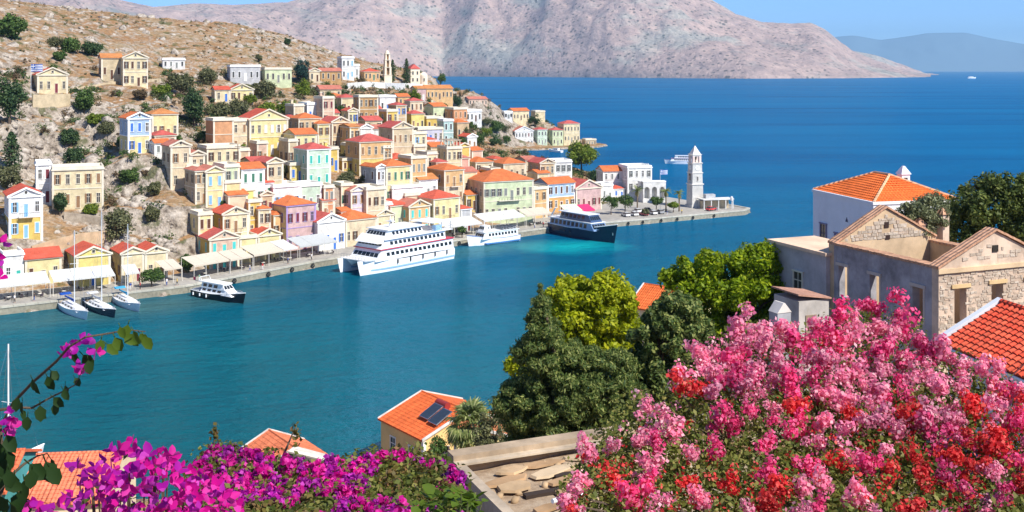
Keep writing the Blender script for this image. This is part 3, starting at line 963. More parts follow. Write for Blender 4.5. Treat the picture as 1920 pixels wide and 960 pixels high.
hs(1013, 1040, 306, 2, 'ped', 'beige', 'pinkred', 'beige gabled house with three windows by the inlet', 'brown', 28, 9, closed=0)
hs(1041, 1072, 303, 2, 'flat', 'white', None, 'white cube house with four windows behind the waterfront', 'grey', 18, 8, closed=0)
_p = HOUSES[-1]
def pergola(hx):
    lb, X, Y, Z, w, D, h = hx
    root = empty('pergola', (X, Y, Z + h + .06), R(28), 'pale stone pergola on the roof terrace of the cream house near the inlet', 'pergola')
    M = paint(srgb(226, 208, 184), .9, .3)
    for i in range(5):
        for yy in (.5, D * .7):
            MB().box(.3 + (w - .9) * i / 4, yy, 0, .6 + (w - .9) * i / 4, yy + .3, 2.3).build('post', M, root)
    for yy in (.5, D * .7):
        MB().box(0, yy - .05, 2.301, w, yy + .35, 2.55).build('beam', M, root)
    for i in range(11):
        MB().box(.1 + (w - .4) * i / 10, 0, 2.551, .28 + (w - .4) * i / 10, D * .85, 2.68).build('rafter', M, root)
pergola([q for q in HOUSES if 'pergola' in q[0] and q[0].startswith('cream house under')][0])
# waterfront row
hs(17, 80, 369, 2, 'ped', 'white', 'red', 'white and yellow house with blue balcony door at the left edge', 'sky', 30, 12, wall2='ochre', balc=True, closed=.6)
hs(68, 96, 308, 2, 'flat', 'white', None, 'white block at the left end of the ruined cream mansion', 'wine', 26, 8)
hs(98, 194, 318, 2, 'flat', 'cream', None, 'long flat-topped cream mansion on the left slope', 'tan', 24, 9, closed=.3)
hs(6, 44, 478, 1.4, 'flat', 'white', None, 'white quay house with a pink side wall at the left edge', 'teal', 34, 8, side='pink')
hs(47, 115, 486, 1.2, 'side', 'butter', 'red', 'low yellow quay house with a long red front roof slope', 'brown', 34, 8)
hs(143, 207, 481, 1.4, 'ped', 'yellow', 'red', 'yellow pedimented quay house with blue shutters', 'blue', 34, 10, closed=.8)
hs(228, 270, 476, 1.4, 'ped', 'cream', 'red', 'cream gabled quay house with wine-red doors, left twin', 'wine', 34, 9)
hs(272, 314, 474, 1.4, 'ped', 'cream', 'red', 'cream gabled quay house with brown shopfront, right twin', 'tan', 34, 9)
hs(393, 448, 449, 1.8, 'ped', 'rose', 'pinkred', 'pink pedimented quay house with turquoise shutters', 'turq', 36, 9, balc=True, closed=.9, side='ochre')
hs(450, 482, 446, 1.3, 'flat', 'butter', None, 'small flat butter house right of the pink quay house', 'brown', 36, 7)
hs(484, 526, 442, 1.4, 'ped', 'butter', 'red', 'butter quay house with red gabled roof left of the purple-trimmed house', 'tan', 36, 9, closed=.3)
hs(537, 592, 386, 2.5, 'hip', 'mauve', 'orange', 'yellow and pink corner house with purple cornice and orange hip roof', 'wine', 42, 13, side='butter', trim=paint(srgb(172, 150, 196), .8, .1), closed=.2)
hs(596, 646, 417, 1.6, 'ped', 'white', 'pinkred', 'white gabled quay house with bright blue window', 'blue', 40, 9, closed=.5)
hs(648, 706, 413, 1.5, 'hip', 'pale', 'orange', 'pale cream quay house with orange roof behind the catamaran bow', 'brown', 40, 9, closed=0)
hs(707, 738, 404, 1.2, 'ped', 'cream', 'orange', 'small cream house with orange gable roof behind the catamaran bridge', 'tan', 40, 8)
hs(732, 766, 386, 1.4, 'hip', 'palegreen', 'red', 'pale green house with a red hip roof behind the catamaran', 'grey', 40, 9)
hs(767, 806, 388, 1.8, 'ped', 'peach', 'dusty', 'peach gabled house with turquoise doors behind the catamaran stern', 'turq', 40, 9, closed=.9)
hs(813, 862, 373, 2.6, 'hip', 'butter', 'red', 'tall pale yellow house with red hip roof behind the catamaran stern', 'tan', 40, 10, balc=True, closed=.2)
hs(864, 884, 392, 1.5, 'hip', 'grey', 'red', 'narrow grey kiosk house with pink shutters left of the hotel', 'wine', 38, 6)
hs(907, 1000, 341, 2.6, 'hip', 'palegreen', 'orange', 'large neoclassical hotel with orange hip roof on the quay', 'grey', 26, 15, closed=.15, balc=True, ww=.95, side='pale')
hs(1001, 1026, 354, 2, 'flat', 'peach', None, 'narrow peach house right of the neoclassical hotel', 'orange' if False else 'tan', 34, 8)
hs(1027, 1078, 345, 1.9, 'side', 'skyblue', 'orange', 'blue house with orange shopfront and long roof on the quay', 'brown', 34, 8, wall2='orange')
hs(1080, 1128, 354, 1.6, 'ped', 'mauve', 'pinkred', 'mauve gabled house with pink-red roof right of the blue quay house', 'wine', 34, 9)
hs(1128, 1149, 347, 1.2, 'flat', 'white', None, 'small white office with tall windows behind the parked cars', 'grey', 24, 6)
hs(1150, 1171, 354, .9, 'hip', 'white', 'red', 'low kiosk with a terracotta roof beside the small white office', 'blue', 24, 5, h=3.4)

# houses half hidden between the rows
hs(482, 502, 268, 1.3, 'flat', 'rose', None, 'small rose block below the left end of the butter-yellow mansion', 'tan', 34, 6)
hs(541, 556, 264, 1.6, 'flat', 'sand', None, 'narrow sand house left of the mint green house', 'brown', 36, 7)
hs(655, 673, 272, 1.1, 'flat', 'yellow', None, 'yellow block under the narrow peach house', 'brown', 36, 6)
hs(604, 628, 376, 1.2, 'side', 'pale', 'dusty', 'pale house with dusty roof right of the purple-trimmed house', 'tan', 38, 7)
hs(640, 657, 396, 1.1, 'side', 'sand', 'orange', 'small sand house with orange roof above the white gabled quay house', 'brown', 38, 6)
hs(719, 735, 276, 2, 'flat', 'tan', None, 'narrow tan house left of the broad pediment house', 'brown', 36, 7, closed=0)
hs(776, 799, 274, 1.5, 'flat', 'pale', None, 'pale block below the plain cream block', 'grey', 34, 6)
hs(818, 838, 304, 1.8, 'hip', 'rose', 'pinkred', 'rose house with pink-red roof left of the balcony mansion', 'brown', 36, 7)
hs(868, 894, 322, 1.6, 'side', 'cream', 'dusty', 'cream house with dusty roof behind the left end of the hotel', 'brown', 32, 7)
hs(926, 944, 298, 1.2, 'hip', 'sand', 'red', 'small sand house with red roof between the orange roofs', 'brown', 28, 7, h=4.6)
hs(422, 452, 342, 1.5, 'flat', 'butter', None, 'butter-coloured block below the pale green-white house', 'brown', 36, 7)
hs(452, 478, 356, 1.2, 'flat', 'yellow', None, 'plain yellow block below the grey-green shuttered house', 'tan', 36, 6)
hs(350, 372, 312, 1.4, 'flat', 'pale', None, 'pale flat house at the top of the grey cliff', 'brown', 34, 6, closed=0)
hs(700, 735, 385, 1.2, 'flat', 'white', None, 'white house behind the small cream orange-gabled house', 'grey', 38, 7)
hs(760, 786, 366, 1.2, 'flat', 'pale', None, 'pale house between the red hip roofs behind the catamaran', 'tan', 38, 6)
hs(642, 662, 300, 1.0, 'flat', 'ochre', None, 'low ochre terrace house below the crimson house', 'brown', 36, 6, h=3.6)
hs(808, 836, 275, 1.2, 'side', 'pale', 'orange', 'pale house with orange roof left of the pergola house', 'brown', 32, 7)
hs(1008, 1030, 325, 1.3, 'side', 'cream', 'orange', 'cream house with orange roof behind the narrow peach house', 'grey', 30, 7)
hs(690, 716, 205, 1.0, 'side', 'peach', 'red', 'peach cottage with red roof below the tan stone house', 'brown', 30, 6, h=4)
hs(610, 636, 212, 1.0, 'side', 'cream', 'pinkred', 'cream cottage with pink-red roof behind the crimson house', 'brown', 32, 6, h=4)

# small houses crowding the gaps, each named by its nearest landmark
ANCH = {'mint green house': (598, 305), 'crimson house': (622, 248), 'butter-yellow mansion': (505, 248), 'purple-trimmed corner house': (562, 420), 'bell tower': (726, 150), 'church': (785, 150),
        'neoclassical hotel': (950, 375), 'pink quay house': (420, 470), 'ochre-yellow flat house': (816, 232), 'terracotta block': (420, 240), 'pergola house': (852, 295), 'balcony mansion': (850, 342),
        'pale yellow centre house': (746, 330), 'broad pediment house': (756, 262), 'tan stone house': (691, 196), 'blue-windowed white house': (588, 205), 'long cream house': (420, 290), 'white-blue gable': (671, 372),
        'inlet': (930, 285), 'long blank white building': (765, 362), 'tall pale house': (705, 378), 'pale aqua house': (841, 236), 'turquoise-doored house': (786, 400), 'long peach ridge house': (825, 175)}
_zone = [(392, 290), (445, 238), (560, 185), (655, 168), (850, 195), (905, 300), (1000, 330), (870, 395), (700, 398), (610, 392), (490, 420), (405, 395)]
_rn = random.Random(91)
_used = set()
_names = {'cream': 'cream', 'pale': 'pale', 'peach': 'peach', 'butter': 'butter-yellow', 'sand': 'sand-coloured', 'white': 'white', 'ochre': 'ochre', 'rose': 'rose', 'palegreen': 'pale green', 'beige': 'beige', 'tan': 'tan', 'yellow': 'yellow', 'terracotta': 'terracotta'}
_n = 0
for _try in range(2600):
    if _n >= 46: break
    u, v = _rn.uniform(392, 1000), _rn.uniform(168, 420)
    if not inside(np.array([u]), np.array([v]), _zone)[0]: continue
    if 602 < u < 664 and 282 < v < 345: continue
    if 640 < u < 712 and 315 < v < 348: continue
    wpx = _rn.uniform(17, 27)
    a0, a1, b0, b1 = u - 5, u + wpx, v - 6, v + 26
    if any(min(a1, q1) - max(a0, q0) > .45 * min(a1 - a0, q1 - q0) and min(b1, r1) - max(b0, r0) > .42 * (b1 - b0) for q0, q1, r0, r1 in BOXES): continue
    an = min(ANCH, key=lambda k_: (ANCH[k_][0] - u) ** 2 + (ANCH[k_][1] - v) ** 2)
    dx_, dy_ = u - ANCH[an][0], v - ANCH[an][1]
    dr = ('right of' if dx_ > 0 else 'left of') if abs(dx_) > abs(dy_) else ('below' if dy_ > 0 else 'above')
    wl_, rf_ = _rn.choice(list(_names)), _rn.choice([('ped', 'red'), ('hip', 'orange'), ('flat', None), ('side', 'dusty'), ('hip', 'pinkred'), ('side', 'orange'), ('flat', None)])
    lb = 'small %s house with %s roof %s the %s' % (_names[wl_], {'red': 'red gable', 'orange': 'orange', None: 'flat', 'dusty': 'faded', 'pinkred': 'pink-red'}[rf_[1]], dr, an)
    if lb in _used: continue
    _used.add(lb)
    hs(u, u + wpx, v, _rn.choice([1, 1.4, 2]), rf_[0], wl_, rf_[1], lb, _rn.choice(['brown', 'tan', 'green', 'blue', 'grey', 'wine']), _rn.uniform(30, 40), _rn.uniform(5.5, 8), name='small_house', group='small houses crowding the slope', closed=.3, chim=_rn.random() < .25)
    _n += 1
# ------------------------------------------------------------------ foliage generators
def leaf_cloud(centres, radii, n_per, size, seed=0, flat=0.85, droop=0.0, aspect=0.55, squash=1.0):
    """Leaf-sized faces spread over many clumps; returns vertices and quads."""
    r = np.random.default_rng(seed)
    cs = np.repeat(np.asarray(centres, float), n_per, axis=0)
    rs = np.repeat(np.asarray(radii, float), n_per)
    n = len(cs)
    d = r.normal(size=(n, 3)); d /= np.linalg.norm(d, axis=1)[:, None]
    rad = rs * (r.random(n) ** 0.45)
    p = cs + d * rad[:, None] * np.array([1, 1, squash])
    nrm = d * flat + r.normal(size=(n, 3)) * 0.6
    nrm[:, 2] += 0.35
    nrm /= np.linalg.norm(nrm, axis=1)[:, None]
    t = np.cross(nrm, r.normal(size=(n, 3)))
    t[:, 2] -= droop
    t /= np.linalg.norm(t, axis=1)[:, None] + 1e-9
    s = np.cross(nrm, t)
    L = size * (0.6 + 0.8 * r.random(n))[:, None]
    a, b = t * L * 0.5, s * L * 0.5 * aspect
    V = np.stack([p - a, p + b - a * 0.1, p + a, p - b - a * 0.1], 1).reshape(-1, 3)
    Fc = np.arange(n * 4).reshape(n, 4)
    return V, Fc

def crown_clumps(rx, ry, rz, n, seed, cr=0.36, zbias=0.0, hollow=0.45):
    r = np.random.default_rng(seed)
    d = r.normal(size=(n, 3)); d /= np.linalg.norm(d, axis=1)[:, None]
    rad = hollow + (1 - hollow) * r.random(n) ** 0.6
    ph = np.arctan2(d[:, 1], d[:, 0])
    rad = rad * (0.82 + 0.26 * np.sin(2 * ph + seed) + 0.16 * np.sin(5 * ph + 2 * seed) * d[:, 2])
    c = d * rad[:, None] * np.array([rx, ry, rz]) * (1 - cr * 0.6)
    c[:, 2] += zbias
    R_ = cr * (rx + ry + rz) / 3 * (0.6 + 0.7 * r.random(n))
    return c, R_

LM = dict(
    dark=leaf_mat('dark_leaves', (0.03, 0.065, 0.028, 1), (0.065, 0.125, 0.05, 1), (0.13, 0.19, 0.07, 1), 0.35),
    mid=leaf_mat('green_leaves', (0.05, 0.10, 0.03, 1), (0.10, 0.18, 0.04, 1), (0.17, 0.24, 0.07, 1), 0.35),
    olive=leaf_mat('olive_leaves', (0.09, 0.10, 0.045, 1), (0.16, 0.17, 0.08, 1), (0.25, 0.25, 0.13, 1), 0.3),
    bright=leaf_mat('bright_leaves', (0.10, 0.16, 0.02, 1), (0.20, 0.28, 0.03, 1), (0.32, 0.38, 0.06, 1), 0.4),
    brown=leaf_mat('dry_scrub', (0.09, 0.06, 0.035, 1), (0.15, 0.10, 0.055, 1), (0.20, 0.15, 0.08, 1), 0.2),
    blue=leaf_mat('blue_green_leaves', (0.015, 0.04, 0.05, 1), (0.03, 0.08, 0.075, 1), (0.05, 0.12, 0.08, 1), 0.25))
def bark(c=(0.12, 0.085, 0.06)):
    k = ('bark', c)
    if k not in _mats:
        m = NT('bark')
        n = m.noise(m.coord('Object', (3, 3, 0.7)), 2.0, 5, 0.7)
        m.l(m.ramp(n, [(0.3, col4(c, 0.5)), (0.7, col4(c, 1.3))]), m.b.inputs['Base Color'])
        m.b.inputs['Roughness'].default_value = 0.95
        m.bump(n, 0.8, 0.1)
        _mats[k] = m.mat
    return _mats[k]
BARK = bark()

def trunk_mb(hgt, r0, spread, seed, n_limb=5, top=0.75, lean=0.06):
    rn = random.Random(seed)
    b = MB()
    pts, rad = [], []
    ax, ay = rn.uniform(-lean, lean), rn.uniform(-lean, lean)
    for i in range(6):
        t = i / 5
        pts.append((ax * hgt * t * t + rn.uniform(-.04, .04) * r0 * 4, ay * hgt * t * t, hgt * t * top - .4))
        rad.append(r0 * (1 - .75 * t))
    b.tube(pts, rad, 7)
    for i in range(n_limb):
        t = rn.uniform(.35, .95)
        k = min(4, int(t * 5)); p = Vector(pts[k]).lerp(Vector(pts[k + 1]), t * 5 - k)
        a = 2 * math.pi * (i + rn.random()) / n_limb
        L = spread * rn.uniform(.5, .85)
        e = p + Vector((math.cos(a) * L, math.sin(a) * L, hgt * rn.uniform(.12, .3)))
        mid = p.lerp(e, .5) + Vector((0, 0, -.08 * L))
        rr = r0 * (1 - .75 * t) * .6
        b.tube([p, mid, e], [rr, rr * .65, rr * .2], 5)
    return b

def hill_tree(u, v, ru, rv, mat, label, name='tree', shape='round', group='trees on the town hill', y=None):
    """A tree seen with its crown centred at (u, v), ru by rv pixels."""
    seed = int(u * 13 + v * 5)
    if y is None:
        X, Y, Z = ray_seat(u, v + rv * 1.1, 0.0)
    else:
        X, Y, Z = W(u, v + rv * 1.1, y)
    k = Y / F
    rx, rz = ru * k, rv * k
    root = empty(name, (X, Y, Z), random.Random(seed).uniform(0, 6.28), label, 'tree' if shape != 'bush' else 'bush', group)
    hgt = rz * 2.15
    trunk_mb(hgt, max(.12, rz * .07), rx * .8, seed, 5).build('trunk', BARK, root)
    if shape == 'cypress':
        cs, rs = [], []
        for i in range(26):
            t = (i + .5) / 26
            w_ = rx * (1 - abs(t - .35) ** 1.4 * 1.5)
            a = i * 2.4
            cs.append((math.cos(a) * w_ * .35, math.sin(a) * w_ * .35, hgt * (.06 + .92 * t))); rs.append(max(.25, w_ * .7))
        V, Fc = leaf_cloud(cs, rs, 60, max(.35, rx * .22), seed)
    else:
        n = 46 if ru > 14 else 26
        cs, rs = crown_clumps(rx, rx * .9, rz * .95, n, seed, .36, hollow=.25)
        cs = cs + np.array([0, 0, hgt * .5])
        V, Fc = leaf_cloud(cs, rs, 110 if ru > 14 else 70, max(.45, rx * .13), seed, aspect=.75)
    put('crown', np_mesh('crown', V, Fc, LM[mat]), root)
    return root

# ------------------------------------------------------------------ quayside
def quay_pt(u, s):
    """The point s metres in from the quay edge that is seen in column u."""
    q = offset(QUAY, s)
    best = None
    for k in range(len(q) - 1):
        for i in range(60):
            t = i / 60
            x = q[k][0] * (1 - t) + q[k + 1][0] * t; y = q[k][1] * (1 - t) + q[k + 1][1] * t
            d = abs(960 + F * x / y - u)
            if best is None or d < best[0]:
                best = (d, x, y)
    return best[1], best[2]

def canvas(c):
    return plain(c, 0.9, 0, 0.1, 'canvas')
def awning(u0, u1, s0, s1, z0, z1, c, label):
    a, b_ = quay_pt(u0, s0), quay_pt(u1, s0)
    L = math.hypot(b_[0] - a[0], b_[1] - a[1]); rz = math.atan2(b_[1] - a[1], b_[0] - a[0])
    root = empty('awning', (a[0], a[1], 1.5), rz, label, 'awning', 'cafe awnings along the quay')
    D = s1 - s0
    n = max(2, int(L / 3.2))
    for i in range(n):                         # canvas bays, each sagging a little
        x0, x1 = L * i / n + .03, L * (i + 1) / n - .03
        d = random.uniform(0, .12)
        mb = MB()
        lo = [(x0, 0, z0), (x1, 0, z0), (x1, D * .5, (z0 + z1) / 2 - d), (x0, D * .5, (z0 + z1) / 2 - d)]
        hi = [(x0, D * .5, (z0 + z1) / 2 - d), (x1, D * .5, (z0 + z1) / 2 - d), (x1, D, z1), (x0, D, z1)]
        mb.hexa(lo, [(p[0], p[1], p[2] + .06) for p in lo]).hexa(hi, [(p[0], p[1], p[2] + .06) for p in hi])
        mb.build('canvas', canvas(c), root)
    MB().box(0, -.05, z0 - .32, L, -.005, z0 + .04).build('valance', canvas(c), root)
    for i in range(n + 1):
        x = L * i / n
        MB().box(x - .05, .02, 0, x + .05, .12, z0 - .002).build('post', plain(srgb(220, 215, 205), .6), root)
        if i % 2 == 0:
            MB().box(x - .05, D - .15, 0, x + .05, D - .05, z1 - .002).build('post', plain(srgb(220, 215, 205), .6), root)
    return root
CW, CC, CG = (0.62, 0.62, 0.60), (0.60, 0.53, 0.43), (0.48, 0.50, 0.50)
awning(-40, 95, 5.5, 10.5, 3.3, 4.7, CW, 'long white awning at the left edge of the quay')
awning(97, 218, 5.5, 10.5, 3.3, 4.7, CW, 'long white awning behind the moored sailing boats')
awning(236, 264, 6, 10, 3.2, 4.4, CW, 'short white awning left of the round quay bush')
awning(306, 344, 6, 10.5, 3.2, 4.5, CC, 'small cream awning right of the round quay bush')
awning(364, 430, 5, 10, 3.2, 4.6, CC, 'cream awning in front of the pink quay house')
awning(432, 476, 4.5, 9.5, 3.2, 4.6, CC, 'cream awning right of the pink quay house')
awning(478, 530, 5, 10.5, 3.2, 4.8, CC, 'wide cream awning left of the purple-trimmed corner house')
awning(532, 560, 5, 10.5, 3.3, 4.8, CW, 'pale awning below the purple-trimmed corner house')
awning(562, 632, 5, 11, 3.4, 4.9, CG, 'grey-white awning left of the catamaran bow')
awning(836, 905, 4.5, 10, 3.3, 4.8, CW, 'white awning between the catamaran and the small white ferry')
awning(908, 985, 6, 11, 3.5, 5.0, CW, 'long white awning below the neoclassical hotel')
awning(987, 1036, 6, 11, 3.5, 4.9, CC, 'cream awning left of the navy ferry')
awning(1062, 1092, 8, 12, 3.5, 5.0, srgb(214, 232, 190)[:3], 'pale green awning behind the navy ferry')
awning(1094, 1116, 8, 12, 3.2, 4.6, srgb(214, 60, 110)[:3], 'magenta awning right of the pale green awning')

# clock tower on the point
def clock_tower():
    X, Y = W(1303, 388, 376).x, 376.0
    root = empty('clock_tower', (X, Y, 1.5), R(18), 'tall square stone clock tower with pyramid spire on the harbour point', 'clock tower')
    M = stone_mat((0.50, 0.48, 0.44, 1), (0.72, 0.70, 0.66, 1), 1.5)
    M2 = paint(srgb(236, 228, 218), .8, .15)
    def stage(name, z0, z1, w0, w1, m):
        a = [(-w0, -w0, z0), (w0, -w0, z0), (w0, w0, z0), (-w0, w0, z0)]
        c = [(-w1, -w1, z1), (w1, -w1, z1), (w1, w1, z1), (-w1, w1, z1)]
        return MB().hexa(a, c).build(name, m, root)
    stage('plinth', -.5, .9, 2.6, 2.5, M)
    stage('shaft', .901, 8.0, 2.2, 2.05, M)
    stage('cornice', 8.001, 8.35, 2.3, 2.35, M2)
    s2 = stage('middle_stage', 8.351, 12.0, 1.98, 1.92, M)
    stage('cornice', 12.001, 12.3, 2.1, 2.15, M2)
    s3 = stage('clock_stage', 12.301, 15.4, 1.85, 1.8, M)
    stage('cornice', 15.401, 15.7, 2.0, 2.1, M2)
    for rz in range(4):
        f = put('clock_face', MB().lathe([(.85, 0), (.85, .1), (.7, .12), (.02, .12)], 20).mesh('clock_face', plain(srgb(240, 238, 230), .6)), root)
        a = rz * math.pi / 2
        f.location = (1.84 * math.sin(a), -1.84 * math.cos(a), 13.9); f.rotation_euler = (math.pi / 2, 0, a)
        MB().box(-.04, 0, .125, .04, .5, .15).box(.041, -.04, .125, .38, .04, .15).build('clock_hand', IRON, f)
        w_ = put('slit_window', win_mesh(.5, 1.5, 'frame', M2), root, (2.0 * math.sin(a), -2.0 * math.cos(a), 9.4), (0, 0, a))
        put('pane', win_mesh(.5, 1.5, 'pane', GLASS), w_)
    put('door', win_mesh(1.2, 2.4, 'frame', M2), root, (0, -2.26, 1.0))
    put('leaf', win_mesh(1.2, 2.4, 'leaf', WOODD), root.children[-1])
    # belfry: four corner piers and arched heads
    for sx in (-1, 1):
        for sy in (-1, 1):
            MB().box(sx * 1.25 - .38, sy * 1.25 - .38, 15.701, sx * 1.25 + .38, sy * 1.25 + .38, 18.0).build('belfry_pier', paint(srgb(232, 208, 196), .8, .15), root)
    MB().box(-1.63, -1.63, 18.001, 1.63, 1.63, 18.4).build('belfry_lintel', M2, root)
    MB().lathe([(.55, 0), (.5, .5), (.3, .9), (.05, 1.0)], 12, (0, 0, 16.7)).build('bell', plain((.2, .15, .06), .4, .8), root)
    stage('cornice', 18.401, 18.65, 1.8, 1.85, M2)
    MB().hexa([(-1.55, -1.55, 18.651), (1.55, -1.55, 18.651), (1.55, 1.55, 18.651), (-1.55, 1.55, 18.651)], [(-.08, -.08, 21.6), (.08, -.08, 21.6), (.08, .08, 21.6), (-.08, .08, 21.6)]).build('spire', M2, root)
    MB().tube([(0, 0, 21.5), (0, 0, 22.6)], .05, 5).build('finial', IRON, root)
clock_tower()

def arcade(root, w, n, h, z0, d, mat, name='arch_bay'):
    """Arched bays in a wall, each bay a part."""
    bw = w / n
    for i in range(n):
        x0 = i * bw
        pr = bw * .16
        b = MB()
        xa, xb = x0 + pr, x0 + bw - pr
        r = (xb - xa) / 2
        zs = z0 + h * .55
        b.box(x0 + .002, 0, z0, xa, d, zs); b.box(xb, 0, z0, x0 + bw - .002, d, zs)
        k = 10
        for yy, flip in ((0, 0), (d, 1)):
            for j in range(k):
                a0, a1 = math.pi * j / k, math.pi * (j + 1) / k
                p0 = (xb - r + r * math.cos(a0), yy, zs + min(r, h * .38) * math.sin(a0)); p1 = (xb - r + r * math.cos(a1), yy, zs + min(r, h * .38) * math.sin(a1))
                q0, q1 = (x0 + bw - .002 - (bw - .004) * j / k, yy, z0 + h), (x0 + bw - .002 - (bw - .004) * (j + 1) / k, yy, z0 + h)
                b.poly(*( (p0, q0, q1, p1) if flip else (p0, p1, q1, q0)))
        for j in range(k):
            a0, a1 = math.pi * j / k, math.pi * (j + 1) / k
            p0 = (xb - r + r * math.cos(a0), zs + min(r, h * .38) * math.sin(a0)); p1 = (xb - r + r * math.cos(a1), zs + min(r, h * .38) * math.sin(a1))
            b.poly((p0[0], 0, p0[1]), (p0[0], d, p0[1]), (p1[0], d, p1[1]), (p1[0], 0, p1[1]))
        b.poly((x0 + .002, 0, zs), (xa, 0, zs), (x0 + .002, 0, z0 + h)).poly((xb, 0, zs), (x0 + bw - .002, 0, zs), (x0 + bw - .002, 0, z0 + h))
        b.poly((x0 + .002, 0, z0 + h), (x0 + bw - .002, 0, z0 + h), (x0 + bw - .002, d, z0 + h), (x0 + .002, d, z0 + h))
        b.build(name, mat, root)

# white harbour office with battlements and arcade
r_ = hs(1177, 1222, 314, 2, 'flat', 'white', None, 'white harbour office block with battlements behind the palm trees', 'grey', 14, 10, y=396, h=9.5, cat='building', name='harbour_office', closed=0)
wq = HOUSES[-1][4]
for i in range(9):
    x = wq * (.12 + .8 * i / 9)
    MB().box(x, -.05, 10.101, x + wq * .045, .24, 10.8).build('merlon', paint(C['white']), r_)
hs(1131, 1176, 321, 1.7, 'side', 'white', 'orange', 'white wing with orange roof left of the harbour office', 'grey', 14, 8, y=400, h=8.2, cat='building', name='harbour_wing')
X, Y, Z = W(1206, 338, 388)
ar = empty('arcade', (X, Y, 1.5), R(10), 'white arcaded porch with three round arches right of the harbour office', 'arcade')
arcade(ar, 8.6, 3, 6.0, 1.4, 2.6, paint(C['white']))
MB().box(-.1, 2.61, -1, 8.7, 6.5, 7.4).build('back_wall', paint(C['white']), ar)
MB().box(-.1, -.1, -1, 8.7, 2.6, 1.39).build('base', paint(C['white']), ar)
MB().box(-.1, -.1, 7.41, 8.7, 2.6, 7.75).build('parapet', TRIMW, ar)
# pavilion with flat white canopy beside the clock tower
X, Y = quay_pt(1318, 9)
pv = empty('pavilion', (X, Y, 1.5), R(14), 'open pavilion with flat white roof beside the clock tower', 'pavilion')
MB().box(0, 0, 3.2, 11.5, 5, 3.5).build('roof_slab', paint(C['white']), pv)
MB().box(2.0, 2.5, 3.501, 5.6, 4.6, 4.9).build('upper_room', paint(C['grey']), pv)
for i in range(5):
    for yy in (.2, 4.5):
        MB().box(.2 + i * 2.7, yy, 0, .5 + i * 2.7, yy + .3, 3.199).build('post', paint(C['white']), pv)
MB().box(.6, 3.0, 0, 10.8, 4.4, 2.6).build('counter', paint(C['sand']), pv)
# beacon on the point
b = MB().tube([(0, 0, 0), (0, 0, 3.2)], .12, 8).lathe([(.5, 3.2), (.5, 4.3), (.2, 4.7)], 10)
X, Y = quay_pt(1372, 4)
tag(b.build('harbour_beacon', plain(srgb(225, 222, 220), .5)), 'small white beacon on a post at the tip of the quay', 'beacon').location = (X, Y, 1.5)

# flags
def flag(x, y, z, h, w, name, label, rz=0.3):
    f = empty(name, (x, y, z), rz, label, 'flag')
    MB().tube([(0, 0, 0), (0, 0, h)], [.07, .04], 6).build('pole', plain(srgb(230, 230, 230), .4), f)
    bl, wh = plain(srgb(30, 84, 170), .8), plain(srgb(238, 238, 240), .8)
    hh = w * .66
    for i in range(9):
        mb = MB()
        z1 = h - .1 - hh * i / 9; z0 = h - .1 - hh * (i + 1) / 9
        for j in range(8):
            xa, xb = .08 + w * j / 8, .08 + w * (j + 1) / 8
            ya, yb = .12 * math.sin(j * .9), .12 * math.sin((j + 1) * .9)
            lo = [(xa, ya - .01, z0), (xb, yb - .01, z0), (xb, yb + .01, z0), (xa, ya + .01, z0)]
            mb.hexa(lo, [(p[0], p[1], z1) for p in lo])
        mb.build('stripe', bl if i % 2 == 0 else wh, f)
    MB().box(.081, -.03, h - .1 - hh * 5 / 9, w * .37, .26, h - .1).build('canton', bl, f)
    MB().box(w * .37 * .5 - .02, -.035, h - .1 - hh * 5 / 9, w * .37 * .5 + .16, -.031, h - .1).box(.082, -.039, h - .1 - hh * .34, w * .368, -.0355, h - .1 - hh * .24).build('white_cross', wh, f)
X, Y, Z = ray_seat(58, 188, 0)
flag(X, Y, Z, 11, 3.4, 'flag', 'blue and white striped flag on a pole beside the cream villa', 0.0)
X, Y = quay_pt(1238, 14)
flag(X, Y, 1.5, 14.2, 2.6, 'flag', 'small blue and white flag above the harbour office porch', 0.2)

